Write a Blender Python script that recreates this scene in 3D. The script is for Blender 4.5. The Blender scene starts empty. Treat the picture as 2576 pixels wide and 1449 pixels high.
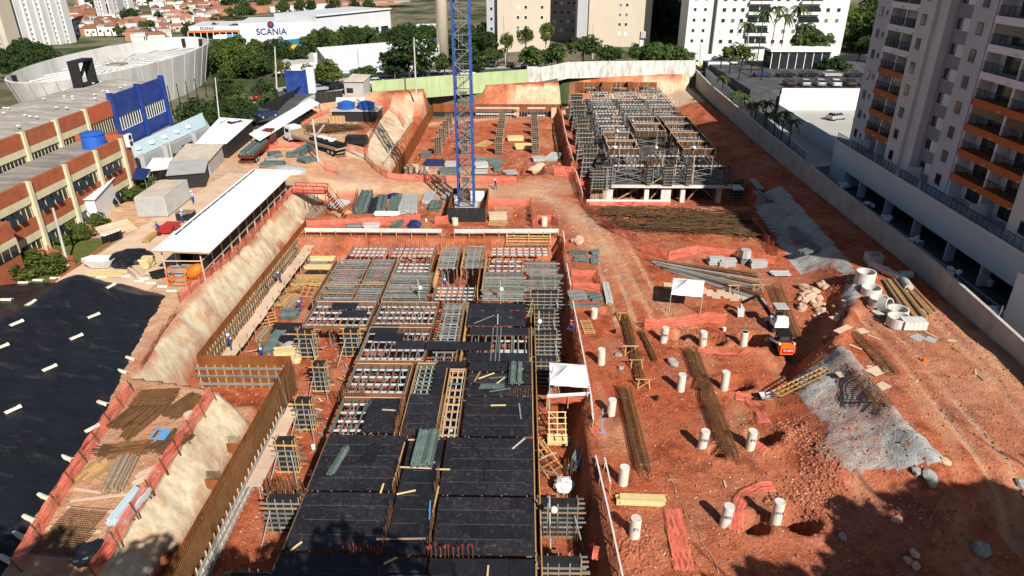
import bpy, bmesh, math, random
import numpy as np
from mathutils import Vector, Matrix, Euler
R = math.radians
random.seed(11)
rnd = random.uniform
SC = bpy.context.scene
COL = SC.collection
# ---------------------------------------------------------------- camera
PITCH, YAW, CAMZ = R(26.0), R(0.9), 33.0
cam = bpy.data.cameras.new('camera')
cam.sensor_width = 36.0
cam.lens = 36.0 * 2600 / 3840
cam.clip_start, cam.clip_end = 0.5, 9000
camo = bpy.data.objects.new('camera', cam)
camo.location = (0, 0, CAMZ)
camo.rotation_euler = (math.pi / 2 - PITCH, 0, YAW)
COL.objects.link(camo)
SC.camera = camo
# ---------------------------------------------------------------- sky, sun, exposure
SUN_EL = R(37)
SUN_DIR = Vector((-0.46, 0.89, 0)).normalized() * math.cos(SUN_EL) + Vector((0, 0, -math.sin(SUN_EL)))   # way the light travels
w = bpy.data.worlds.new('World')
SC.world = w
w.use_nodes = True
nt = w.node_tree
sky = nt.nodes.new('ShaderNodeTexSky')
sky.sky_type = 'NISHITA'
sky.sun_disc = False
sky.sun_elevation = SUN_EL
sky.sun_rotation = math.atan2(-SUN_DIR.x, -SUN_DIR.y)
sky.altitude = 750
sky.dust_density = 1.5
nt.links.new(sky.outputs[0], nt.nodes['Background'].inputs[0])
nt.nodes['Background'].inputs[1].default_value = 0.05
sl = bpy.data.lights.new('sun', 'SUN')
sl.energy = 5.0
sl.angle = R(0.5)
sl.color = (1.0, 0.95, 0.87)
slo = bpy.data.objects.new('sun', sl)
slo.rotation_euler = SUN_DIR.to_track_quat('-Z', 'Y').to_euler()
slo.location = (60, -90, 90)
COL.objects.link(slo)
vs = SC.view_settings
vs.view_transform = 'Standard'
vs.look = 'None'
vs.exposure = 0.45
vs.gamma = 1.0
SC.cycles.max_bounces = 5
SC.cycles.diffuse_bounces = 1
SC.cycles.glossy_bounces = 2
SC.cycles.transmission_bounces = 3
SC.cycles.transparent_max_bounces = 6
SC.cycles.use_denoising = True
SC.cycles.use_adaptive_sampling = True
SC.cycles.adaptive_threshold = 0.02
# ---------------------------------------------------------------- survey helper: a sighted point at height z
FS = 2600 / 3840 * 2576
def T(x, y, z=0.0):
    u, v = (x - 1288) / FS, (724.5 - y) / FS
    d = (u, math.cos(PITCH) + v * math.sin(PITCH), -math.sin(PITCH) + v * math.cos(PITCH))
    c, s = math.cos(YAW), math.sin(YAW)
    t = (z - CAMZ) / d[2]
    return Vector(((d[0] * c - d[1] * s) * t, (d[0] * s + d[1] * c) * t, z))
def TY(x, y, Y):
    """sighted point on the vertical plane at distance Y"""
    u, v = (x - 1288) / FS, (724.5 - y) / FS
    d = (u, math.cos(PITCH) + v * math.sin(PITCH), -math.sin(PITCH) + v * math.cos(PITCH))
    c, s = math.cos(YAW), math.sin(YAW)
    dx, dy = d[0] * c - d[1] * s, d[0] * s + d[1] * c
    t = Y / dy
    return Vector((dx * t, Y, CAMZ + d[2] * t))
# ---------------------------------------------------------------- scene helpers
WM = {}
I4 = Matrix.Identity(4)
def V(*a): return Vector(a)
def TR(x, y=None, z=None):
    return Matrix.Translation(x if y is None else Vector((x, y, z)))
def thing(name, label, cat, loc=(0, 0, 0), group=None):
    o = bpy.data.objects.new(name, None)
    o.empty_display_size = 0.3
    COL.objects.link(o)
    o.location = loc
    WM[o] = TR(Vector(loc))
    tag(o, label, cat, group)
    return o
def tag(o, label=None, cat=None, group=None, kind=None):
    if label: o['label'] = label
    if cat: o['category'] = cat
    if group: o['group'] = group
    if kind: o['kind'] = kind
    return o
def part(name, me, parent=None, M=None):
    o = bpy.data.objects.new(name, me)
    COL.objects.link(o)
    M = I4.copy() if M is None else M
    if parent is not None:
        o.parent = parent
        o.matrix_parent_inverse = WM[parent].inverted()
    o.matrix_basis = M
    WM[o] = M
    return o
def dup(root, loc, rz=0.0, label=None, group=None, sc=1.0):
    """a copy of a thing with copies of its parts and sub-parts"""
    r = root.copy()
    COL.objects.link(r)
    r.location = loc
    r.rotation_euler = (0, 0, rz)
    r.scale = (sc, sc, sc) if isinstance(sc, (int, float)) else sc
    if label: r['label'] = label
    if group: r['group'] = group
    for ch in root.children:
        c = ch.copy(); COL.objects.link(c); c.parent = r
        for g in ch.children:
            d = g.copy(); COL.objects.link(d); d.parent = c
    return r
def place(root, loc, rz=0.0, sc=1.0):
    root.location = loc
    root.rotation_euler = (0, 0, rz)
    root.scale = (sc, sc, sc) if isinstance(sc, (int, float)) else sc
    return root
def barM(a, b, w, h, roll=0.0):
    a, b = Vector(a), Vector(b)
    x = b - a
    L = max(x.length, 1e-5)
    x = x / L
    up = Vector((0, 0, 1)) if abs(x.z) < 0.97 else Vector((0, 1, 0))
    y = up.cross(x).normalized()
    z = x.cross(y)
    if roll:
        y, z = y * math.cos(roll) + z * math.sin(roll), z * math.cos(roll) - y * math.sin(roll)
    m = (a + b) / 2
    return Matrix(((x.x * L, y.x * w, z.x * h, m.x), (x.y * L, y.y * w, z.y * h, m.y), (x.z * L, y.z * w, z.z * h, m.z), (0, 0, 0, 1)))
def boxM(c, d, rz=0.0):
    return TR(Vector(c)) @ Matrix.Rotation(rz, 4, 'Z') @ Matrix.Diagonal((d[0], d[1], d[2], 1))
CUBE_V = [(-.5, -.5, -.5), (.5, -.5, -.5), (.5, .5, -.5), (-.5, .5, -.5), (-.5, -.5, .5), (.5, -.5, .5), (.5, .5, .5), (-.5, .5, .5)]
CUBE_F = [(0, 3, 2, 1), (4, 5, 6, 7), (0, 1, 5, 4), (1, 2, 6, 5), (2, 3, 7, 6), (3, 0, 4, 7)]
class MB:
    """collects shapes; mesh() makes one mesh of them"""
    def __init__(s): s.v, s.f, s.m, s.k = [], [], [], 0
    def add(s, vs, fs, M=None):
        n = len(s.v)
        if M is not None: vs = [tuple(M @ Vector(v)) for v in vs]
        s.v += [tuple(v) for v in vs]
        s.f += [tuple(i + n for i in f) for f in fs]
        s.m += [s.k] * len(fs)
        return s
    def mat(s, k): s.k = k; return s
    def box(s, c, d, rz=0.0): return s.add(CUBE_V, CUBE_F, boxM(c, d, rz))
    def box2(s, a, b): return s.box([(a[i] + b[i]) / 2 for i in range(3)], [abs(b[i] - a[i]) for i in range(3)])
    def bar(s, a, b, w, h, roll=0.0): return s.add(CUBE_V, CUBE_F, barM(a, b, w, h, roll))
    def cone(s, a, b, r0, r1, n=8, caps=True):
        a, b = Vector(a), Vector(b)
        x = (b - a).normalized()
        y = x.orthogonal().normalized(); z = x.cross(y)
        vs = []
        for p, r in ((a, r0), (b, r1)):
            for i in range(n):
                t = 2 * math.pi * i / n
                vs.append(p + (y * math.cos(t) + z * math.sin(t)) * r)
        fs = [(i, (i + 1) % n, n + (i + 1) % n, n + i) for i in range(n)]
        if caps: fs += [tuple(range(n - 1, -1, -1)), tuple(range(n, 2 * n))]
        return s.add(vs, fs)
    def tube(s, pts, r, n=6):
        pts = [Vector(p) for p in pts]
        rs = r if isinstance(r, (list, tuple)) else [r] * len(pts)
        vs = []
        for i, p in enumerate(pts):
            d = (pts[min(i + 1, len(pts) - 1)] - pts[max(i - 1, 0)]).normalized()
            u = Vector((0, 0, 1)) if abs(d.z) < 0.95 else Vector((1, 0, 0))
            y = u.cross(d).normalized(); z = d.cross(y)
            for k in range(n):
                t = 2 * math.pi * k / n
                vs.append(p + (y * math.cos(t) + z * math.sin(t)) * rs[i])
        fs = []
        for i in range(len(pts) - 1):
            for k in range(n):
                fs.append((i * n + k, i * n + (k + 1) % n, (i + 1) * n + (k + 1) % n, (i + 1) * n + k))
        fs += [tuple(range(n - 1, -1, -1)), tuple(range((len(pts) - 1) * n, len(pts) * n))]
        return s.add(vs, fs)
    def prism(s, poly, z0, z1):
        """upright prism over a plan outline given anticlockwise"""
        n = len(poly)
        vs = [(p[0], p[1], z0) for p in poly] + [(p[0], p[1], z1) for p in poly]
        fs = [(i, (i + 1) % n, n + (i + 1) % n, n + i) for i in range(n)] + [tuple(range(n - 1, -1, -1)), tuple(range(n, 2 * n))]
        return s.add(vs, fs)
    def loft(s, rings, caps=True):
        n = len(rings[0]); vs = [p for r in rings for p in r]; fs = []
        for i in range(len(rings) - 1):
            for k in range(n):
                fs.append((i * n + k, i * n + (k + 1) % n, (i + 1) * n + (k + 1) % n, (i + 1) * n + k))
        if caps: fs += [tuple(range(n - 1, -1, -1)), tuple(range((len(rings) - 1) * n, len(rings) * n))]
        return s.add(vs, fs)
    def sheet(s, grid):
        """grid[i][j] of points"""
        ni, nj = len(grid), len(grid[0])
        return s.add([p for r in grid for p in r], [(i * nj + j, i * nj + j + 1, (i + 1) * nj + j + 1, (i + 1) * nj + j) for i in range(ni - 1) for j in range(nj - 1)])
    def mesh(s, name, mats, smooth=False):
        me = bpy.data.meshes.new(name)
        me.from_pydata(s.v, [], s.f)
        for m in (mats if isinstance(mats, (list, tuple)) else [mats]): me.materials.append(M_[m] if isinstance(m, str) else m)
        if any(s.m): me.polygons.foreach_set('material_index', s.m)
        if smooth: me.polygons.foreach_set('use_smooth', [True] * len(s.f))
        me.update()
        return me
    def obj(s, name, mats, parent=None, smooth=False, M=None): return part(name, s.mesh(name, mats, smooth), parent, M)
_unit = {}
def UB(m):
    if ('b', m) not in _unit: _unit[('b', m)] = MB().add(CUBE_V, CUBE_F).mesh('unit_' + m, m)
    return _unit[('b', m)]
def UC(m, n=12):
    if ('c', m, n) not in _unit: _unit[('c', m, n)] = MB().cone((-.5, 0, 0), (.5, 0, 0), .5, .5, n).mesh('round_' + m, m)
    return _unit[('c', m, n)]
def pbar(name, a, b, w, h, m, parent, roll=0.0): return part(name, UB(m), parent, barM(a, b, w, h, roll))
def pbox(name, c, d, m, parent, rz=0.0): return part(name, UB(m), parent, boxM(c, d, rz))
def pcyl(name, a, b, r, m, parent, n=12): return part(name, UC(m, n), parent, barM(a, b, 2 * r, 2 * r))
def ball(mb, c, r, seg=8, rings=5, sq=(1, 1, 1)):
    vs, fs = [(c[0], c[1], c[2] + r * sq[2])], []
    for i in range(1, rings):
        p = math.pi * i / rings
        for k in range(seg):
            t = 2 * math.pi * k / seg
            vs.append((c[0] + r * sq[0] * math.sin(p) * math.cos(t), c[1] + r * sq[1] * math.sin(p) * math.sin(t), c[2] + r * sq[2] * math.cos(p)))
    vs.append((c[0], c[1], c[2] - r * sq[2]))
    for k in range(seg): fs.append((0, 1 + k, 1 + (k + 1) % seg))
    for i in range(rings - 2):
        for k in range(seg):
            a = 1 + i * seg
            fs.append((a + k, a + seg + k, a + seg + (k + 1) % seg, a + (k + 1) % seg))
    a = 1 + (rings - 2) * seg
    for k in range(seg): fs.append((a + k, len(vs) - 1, a + (k + 1) % seg))
    return mb.add(vs, fs)
def rock_mesh(name, m, seed, sub=1, sq=(1, 1, .7), amp=.35):
    rg = random.Random(seed)
    bm = bmesh.new()
    bmesh.ops.create_icosphere(bm, subdivisions=sub, radius=1)
    for v in bm.verts:
        k = 1 + rg.uniform(-amp, amp)
        v.co = Vector((v.co.x * sq[0] * k, v.co.y * sq[1] * k, v.co.z * sq[2] * k))
    me = bpy.data.meshes.new(name); bm.to_mesh(me); bm.free()
    me.materials.append(M_[m])
    return me
ONES = 'zeroth first second third fourth fifth sixth seventh eighth ninth tenth eleventh twelfth thirteenth fourteenth fifteenth sixteenth seventeenth eighteenth nineteenth'.split()
TENS = ['', '', 'twenty', 'thirty', 'forty', 'fifty', 'sixty', 'seventy', 'eighty', 'ninety']
def ordinal(n):
    if n >= 100: return 'hundred and ' + ordinal(n - 100) if n > 100 else 'hundredth'
    if n < 20: return ONES[n]
    return TENS[n // 10][:-1] + 'ieth' if n % 10 == 0 else TENS[n // 10] + '-' + ONES[n % 10]
def bearing(o): return math.atan2(o.location.x, o.location.y)
def number_off(objs, fmt):
    for i, o in enumerate(sorted(objs, key=bearing)): o['label'] = fmt % ordinal(i + 1)
# ---------------------------------------------------------------- materials
M_ = {}
def mat(name, col, rough=.75, var=.12, scale=1.2, bump=.0, bscale=18., metal=0., rand=.0, spec=.3, dirt=None, dscale=.6, damt=.5, stretch=None, dl=.48, dh=.68):
    m = bpy.data.materials.new(name); m.use_nodes = True
    n, l = m.node_tree.nodes, m.node_tree.links
    b = n['Principled BSDF']
    b.inputs['Roughness'].default_value = rough
    b.inputs['Metallic'].default_value = metal
    b.inputs['Specular IOR Level'].default_value = spec
    geo = n.new('ShaderNodeNewGeometry')
    src = geo.outputs['Position']
    if stretch:
        mp = n.new('ShaderNodeMapping'); mp.inputs['Scale'].default_value = stretch
        l.new(src, mp.inputs[0]); src = mp.outputs[0]
    nz = n.new('ShaderNodeTexNoise'); nz.inputs['Scale'].default_value = scale; nz.inputs['Detail'].default_value = 5; nz.inputs['Roughness'].default_value = .6
    l.new(src, nz.inputs['Vector'])
    mr = n.new('ShaderNodeMapRange'); mr.inputs[1].default_value = .3; mr.inputs[2].default_value = .7
    mr.inputs[3].default_value = 1 - var; mr.inputs[4].default_value = 1 + var
    l.new(nz.outputs['Fac'], mr.inputs[0])
    fac = mr.outputs[0]
    if rand:
        oi = n.new('ShaderNodeObjectInfo')
        mr2 = n.new('ShaderNodeMapRange'); mr2.inputs[3].default_value = 1 - rand; mr2.inputs[4].default_value = 1 + rand
        l.new(oi.outputs['Random'], mr2.inputs[0])
        mu = n.new('ShaderNodeMath'); mu.operation = 'MULTIPLY'
        l.new(fac, mu.inputs[0]); l.new(mr2.outputs[0], mu.inputs[1]); fac = mu.outputs[0]
    base = n.new('ShaderNodeRGB'); base.outputs[0].default_value = (*col, 1)
    cur = base.outputs[0]
    if dirt:
        dn = n.new('ShaderNodeTexNoise'); dn.inputs['Scale'].default_value = dscale; dn.inputs['Detail'].default_value = 7; dn.inputs['Roughness'].default_value = .7
        l.new(src, dn.inputs['Vector'])
        dr = n.new('ShaderNodeMapRange'); dr.inputs[1].default_value = dl; dr.inputs[2].default_value = dh; dr.inputs[4].default_value = damt
        l.new(dn.outputs['Fac'], dr.inputs[0])
        mx = n.new('ShaderNodeMix'); mx.data_type = 'RGBA'
        l.new(dr.outputs[0], mx.inputs[0]); l.new(cur, mx.inputs[6]); mx.inputs[7].default_value = (*dirt, 1)
        cur = mx.outputs[2]
    vm = n.new('ShaderNodeVectorMath'); vm.operation = 'SCALE'
    l.new(cur, vm.inputs[0]); l.new(fac, vm.inputs['Scale'])
    l.new(vm.outputs[0], b.inputs['Base Color'])
    if bump:
        bn = n.new('ShaderNodeTexNoise'); bn.inputs['Scale'].default_value = bscale; bn.inputs['Detail'].default_value = 4
        l.new(src, bn.inputs['Vector'])
        bp = n.new('ShaderNodeBump'); bp.inputs['Strength'].default_value = bump; bp.inputs['Distance'].default_value = .05
        l.new(bn.outputs['Fac'], bp.inputs['Height']); l.new(bp.outputs[0], b.inputs['Normal'])
    M_[name] = m
    return m
mat('timber', (.47, .28, .11), .8, .15, 3, rand=.25, dirt=(.36, .2, .1), dscale=.9)
mat('new_pine', (.66, .50, .24), .75, .12, 3, rand=.15)
mat('old_timber', (.30, .22, .15), .85, .2, 3, rand=.3, dirt=(.35, .16, .09))
mat('pale_board', (.62, .46, .33), .8, .12, 1.2, rand=.1, dirt=(.5, .25, .14), damt=.7)
mat('grey_beam', (.17, .19, .182), .55, .15, 2, rand=.35, spec=.4, dirt=(.36, .3, .26), dscale=1.4, damt=.45)
mat('green_beam', (.10, .14, .125), .6, .15, 2, rand=.3, dirt=(.3, .3, .27), dscale=1.4, damt=.35)
mat('alu_beam', (.50, .52, .52), .42, .1, 2, rand=.12, spec=.5, dirt=(.45, .36, .3), dscale=1.2, damt=.4)
mat('steel_prop', (.30, .31, .31), .5, .15, 2, rand=.2)
mat('black_ply', (.016, .017, .021), .42, .25, .8, rand=.3, spec=.35, dirt=(.07, .055, .055), dscale=2.5, damt=.5, dl=.5, dh=.75)
mat('dirty_ply', (.018, .018, .022), .5, .25, .8, rand=.2, spec=.3, dirt=(.17, .125, .12), dscale=3.6, damt=.5, dl=.53, dh=.72)
mat('black_paint', (.02, .02, .021), .6, .2, 1)
mat('brown_ply', (.23, .075, .022), .55, .25, .9, rand=.1, spec=.3, dirt=(.10, .035, .014), dscale=.8, damt=.8, stretch=(1, 1, .25))
mat('edge_board', (.17, .075, .035), .7, .3, 1.2, rand=.25)
mat('rust', (.16, .07, .03), .85, .3, 2, rand=.25)
mat('rebar', (.17, .085, .032), .85, .35, 1.5, rand=.3)
mat('rebar_dark', (.085, .05, .028), .85, .3, 1.5, rand=.3)
mat('concrete', (.48, .46, .42), .85, .12, .8, .15, 9, dirt=(.33, .3, .26), dscale=.5)
mat('pale_concrete', (.62, .60, .55), .85, .1, .8, .1, 9, dirt=(.42, .33, .26), dscale=.6, damt=.5)
mat('pvc', (.64, .60, .50), .5, .05, 1, spec=.4, dirt=(.50, .30, .2), dscale=1.6, damt=.5)
mat('white_paint', (.78, .77, .75), .6, .05, 1, dirt=(.6, .45, .36), dscale=1.2, damt=.4)
mat('white_metal', (.80, .80, .80), .45, .04, .6, dirt=(.6, .55, .5), dscale=.5, damt=.25)
mat('white_cloth', (.82, .82, .82), .7, .03, 2, .06, 4)
mat('blue_tank', (.02, .10, .42), .4, .1, 1, spec=.5)
mat('royal_blue', (.013, .04, .21), .55, .12, .6, dirt=(.05, .08, .2))
mat('crane_blue', (.022, .065, .25), .5, .15, 1, rand=.15, dirt=(.1, .09, .1), dscale=1.5)
mat('crane_grey', (.17, .18, .19), .55, .15, 1, rand=.2)
mat('light_blue', (.12, .33, .60), .5, .08, 1)
mat('orange', (.75, .16, .02), .5, .1, 1)
mat('red', (.45, .02, .02), .4, .1, 1)
mat('dark_red', (.16, .025, .02), .55, .2, 1)
mat('yellow', (.65, .38, .03), .5, .1, 1)
mat('shaded_concrete', (.07, .065, .06), .85, .3, .8, dirt=(.2, .16, .13), dscale=.8)  # concrete darkened: the deep shade inside the scaffolded frame is put into its colour
mat('office_dark', (.16, .15, .145), .8, .2, 3)
mat('black', (.012, .012, .013), .55, .2, 1)
mat('rubber', (.02, .02, .02), .85, .2, 2)
mat('glass_dark', (.02, .024, .028), .12, .1, .5, spec=.6)
mat('skin', (.30, .16, .10), .6, .05, 3)
mat('uniform_blue', (.025, .05, .22), .85, .15, 6)
mat('helmet_green', (.02, .35, .12), .35, .03, 3)
mat('helmet_white', (.8, .8, .8), .35, .03, 3)
mat('helmet_red', (.5, .03, .02), .35, .03, 3)
mat('vest', (.6, .65, .6), .7, .05, 3)
# ---------------------------------------------------------------- lettering and figures (made first, while the scene is empty)
TXT = {}
for b_ in ('SCANIA', 'P1', 'P06', 'P5', 'P30', 'P02', 'P14', 'TS SERV'):
    cu = bpy.data.curves.new('lettering', 'FONT'); cu.body = b_; cu.size = 1; cu.extrude = .05; cu.align_x = 'CENTER'; cu.align_y = 'CENTER'; cu.offset = .012
    o = bpy.data.objects.new('lettering', cu); COL.objects.link(o)
    TXT[b_] = bpy.data.meshes.new_from_object(o.evaluated_get(bpy.context.evaluated_depsgraph_get())); bpy.data.objects.remove(o)
def figure(bend=0.0, arm=.5, stride=.1, crouch=0.0, top='uniform_blue'):
    """one continuous body: pelvis, trunk, head, arms with hands and fingers, legs"""
    vs, es, rs, tg = [], [], [], []
    def v(p, r, parent, k):
        vs.append(Vector(p)); rs.append(r); tg.append(k)
        if parent is not None: es.append((parent, len(vs) - 1))
        return len(vs) - 1
    hz = .93 - crouch
    def up(p): # bend the trunk about the hips
        y, z = p[1], p[2] - .93; c, s = math.cos(bend), math.sin(bend); return (p[0], y * c + z * s, hz + z * c - y * s)
    pe = v((0, 0, hz), .135, None, 1); be = v(up((0, .01, 1.12)), .125, pe, 0); ch = v(up((0, 0, 1.34)), .145, be, 0); nk = v(up((0, .01, 1.49)), .055, ch, 2); hd = v(up((0, .03, 1.58)), .085, nk, 2); v(up((0, .03, 1.69)), .085, hd, 2); v(up((0, .125, 1.57)), .022, hd, 2)
    for s in (-1, 1):
        sh = v(up((.18 * s, 0, 1.41)), .062, ch, 0); a = arm + .25 * s
        q = Vector((.25 * s, .27 * math.sin(a) * .9, 1.41 - .28 * math.cos(a))); el = v(up(q), .045, sh, 0)
        q2 = q + Vector((-.03 * s, .24 * math.sin(a + .7), -.24 * math.cos(a + .7))); wr = v(up(q2), .032, el, 0)
        dr = Vector((0, math.sin(a + .8), -math.cos(a + .8))); q3 = q2 + dr * .07; pl = v(up(q3), .034, wr, 2)
        for k, (o, l) in enumerate(((-.03, .075), (-.01, .09), (.012, .085), (.032, .065))): v(up(q3 + dr * l + Vector((0, o * .8, o * .3))), .009, pl, 2)
        v(up(q3 + dr * .03 + Vector((-.05 * s, .03, 0))), .01, pl, 2)
        hp = v((.09 * s, 0, hz - .05), .095, pe, 1); st = stride * s; kn = v((.11 * s, .1 * crouch / .3 + st * .6 + .04, hz * .52), .066, hp, 1); an = v((.115 * s, st, .1), .045, kn, 1); v((.13 * s, st + .15, .05), .042, an, 3)
    me = bpy.data.meshes.new('body'); me.from_pydata(vs, es, []); ob = bpy.data.objects.new('body', me); COL.objects.link(ob)
    md = ob.modifiers.new('skin', 'SKIN'); md.use_smooth_shade = True
    if not me.skin_vertices:
        bm = bmesh.new(); bm.from_mesh(me); bm.verts.layers.skin.verify(); bm.to_mesh(me); bm.free()
    for i, r in enumerate(rs): me.skin_vertices[0].data[i].radius = (r, r); me.skin_vertices[0].data[i].use_root = i == 0
    sb = ob.modifiers.new('sub', 'SUBSURF'); sb.levels = 1; sb.render_levels = 1
    out = bpy.data.meshes.new_from_object(ob.evaluated_get(bpy.context.evaluated_depsgraph_get())); bpy.data.objects.remove(ob)
    out.materials.clear()
    for m in (top, 'uniform_blue', 'skin', 'black'): out.materials.append(M_[m])
    seg = [(vs[a], vs[b], tg[b]) for a, b in es]
    for p in out.polygons:
        best, bk = 9, 0
        for a, b, k in seg:
            d = b - a; t = max(0, min(1, (p.center - a).dot(d) / max(d.length_squared, 1e-6))); q = (p.center - a - d * t).length
            if q < best: best, bk = q, k
        p.material_index = bk
    return out, vs[5], bend
mat('shirt_pale', (.25, .4, .55), .85, .1, 5)
FIG = {'stand': figure(.1, .5, .08), 'bend': figure(.95, .9, .12), 'walk': figure(.08, .3, .22), 'crouch': figure(.6, .9, .1, .3), 'pale': figure(.15, .6, .08, 0, 'shirt_pale')}
# ---- special materials
def nodes_of(m): return m.node_tree.nodes, m.node_tree.links
def net_mat(name, col, hole=.3):
    m = mat(name, col, .8, .12, 3, dirt=(.62, .3, .22), dscale=.8, damt=.4)
    n, l = nodes_of(m)
    b = n['Principled BSDF']; out = n['Material Output']
    tr = n.new('ShaderNodeBsdfTransparent'); mx = n.new('ShaderNodeMixShader')
    wv = n.new('ShaderNodeTexNoise'); wv.inputs['Scale'].default_value = 6; mp = n.new('ShaderNodeMapping'); mp.inputs['Scale'].default_value = (.12, .12, 2.2)
    geo = n.new('ShaderNodeNewGeometry'); l.new(geo.outputs['Position'], mp.inputs[0]); l.new(mp.outputs[0], wv.inputs['Vector'])
    mr = n.new('ShaderNodeMapRange'); mr.inputs[1].default_value = .4; mr.inputs[2].default_value = .62; mr.inputs[3].default_value = hole * .4; mr.inputs[4].default_value = hole * 1.7
    l.new(wv.outputs['Fac'], mr.inputs[0]); l.new(mr.outputs[0], mx.inputs[0])
    l.new(b.outputs[0], mx.inputs[1]); l.new(tr.outputs[0], mx.inputs[2]); l.new(mx.outputs[0], out.inputs[0])
    return m
net_mat('net', (.78, .17, .11), .42)
def leaf_mat(name, c0, c1, c2=None):
    m = bpy.data.materials.new(name); m.use_nodes = True
    n, l = nodes_of(m); b = n['Principled BSDF']
    g = n.new('ShaderNodeNewGeometry'); cr = n.new('ShaderNodeValToRGB')
    cr.color_ramp.elements[0].color = (*c0, 1); cr.color_ramp.elements[1].color = (*c1, 1)
    if c2: e = cr.color_ramp.elements.new(.9); e.color = (*c1, 1); cr.color_ramp.elements[-1].color = (*c2, 1)
    oi = n.new('ShaderNodeObjectInfo'); ad = n.new('ShaderNodeMath'); ad.operation = 'MULTIPLY_ADD'; ad.inputs[1].default_value = .35; 
    l.new(oi.outputs['Random'], ad.inputs[0]); mu = n.new('ShaderNodeMath'); mu.operation = 'MULTIPLY'; mu.inputs[1].default_value = .7
    l.new(g.outputs['Random Per Island'], mu.inputs[0]); l.new(mu.outputs[0], ad.inputs[2])
    l.new(ad.outputs[0], cr.inputs[0]); l.new(cr.outputs[0], b.inputs['Base Color'])
    b.inputs['Roughness'].default_value = .6; b.inputs['Specular IOR Level'].default_value = .25
    tl = n.new('ShaderNodeBsdfTranslucent'); l.new(cr.outputs[0], tl.inputs[0]); mx = n.new('ShaderNodeMixShader'); mx.inputs[0].default_value = .25
    l.new(b.outputs[0], mx.inputs[1]); l.new(tl.outputs[0], mx.inputs[2]); l.new(mx.outputs[0], n['Material Output'].inputs[0])
    M_[name] = m
leaf_mat('leaf', (.022, .045, .009), (.085, .13, .028), (.14, .16, .04))
leaf_mat('leaf_dark', (.012, .03, .008), (.05, .082, .02))
leaf_mat('leaf_light', (.045, .075, .012), (.12, .15, .03))
leaf_mat('grass_blade', (.05, .075, .012), (.14, .16, .04))
mat('bark', (.12, .085, .06), .9, .3, 4)
# ---------------------------------------------------------------- ground heights
def sst(a, b, x):
    t = np.clip((x - a) / (b - a), 0, 1)
    return t * t * (3 - 2 * t)
def lin(xp, fp, x): return np.interp(x, xp, fp)
def vnoise(x, y, s, seed=0):
    x, y = x / s + seed * 17.3, y / s - seed * 9.1
    xi, yi = np.floor(x), np.floor(y)
    fx, fy = x - xi, y - yi
    fx, fy = fx * fx * (3 - 2 * fx), fy * fy * (3 - 2 * fy)
    def h(a, b):
        v = np.sin(a * 127.1 + b * 311.7 + seed * 74.7) * 43758.5453
        return v - np.floor(v)
    return (h(xi, yi) * (1 - fx) + h(xi + 1, yi) * fx) * (1 - fy) + (h(xi, yi + 1) * (1 - fx) + h(xi + 1, yi + 1) * fx) * fy
def fbm(x, y, s, o=4, seed=0):
    v, a = 0, .5
    for i in range(o):
        v = v + a * (vnoise(x, y, s, seed + i) - .5); s *= .5; a *= .55
    return v
PIPES = [(7.2, 61.0), (7.1, 52.5), (7.1, 45.0), (7.0, 36.9), (7.1, 32.1), (13.3, 56.5), (16.8, 55.7), (20.5, 55.6), (13.3, 48.5), (16.9, 48.5), (13.3, 40.9), (16.8, 40.8), (13.0, 33.3), (16.2, 33.3)]
HOLES = [(18.2, 49.4, 1.2, 1.4), (18.1, 56.6, 1.0, 1.3), (21.9, 56.6, 1.3, 1.4), (14.8, 57.4, .9, 1.1), (14.3, 40.3, .6, 1.3), (18.2, 42, 1.2, 1.3), (14.9, 33.3, .9, 1.2), (17.8, 33.8, 1.3, 1.6), (8.6, 62, .8, .7), (15.0, 49.2, .7, .9)]
ROCKY = [(7.1, 32.0, 2.0, .35), (7.0, 36.8, 1.7, .2)]
def terrace(x, y):
    e0 = lin([0, 43.6, 45.2, 56, 88, 97, 101, 122, 150, 260], [-23.4, -23.4, -30.4, -31.5, -31.5, -31.7, -34, -28.5, -29.0, -29.0], y)
    e1 = lin([0, 43.6, 45.2, 56, 88, 97, 101, 122, 150, 260], [-21.2, -21.2, -29.2, -29.5, -29.5, -29.8, -18, -23.8, -23.8, -23.8], y)
    wob = fbm(x, y, 3.5, 3, 5) * .9
    t = np.clip((e1 - x - wob) / (e1 - e0), 0, 1)
    return 3.0 * t, t
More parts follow.
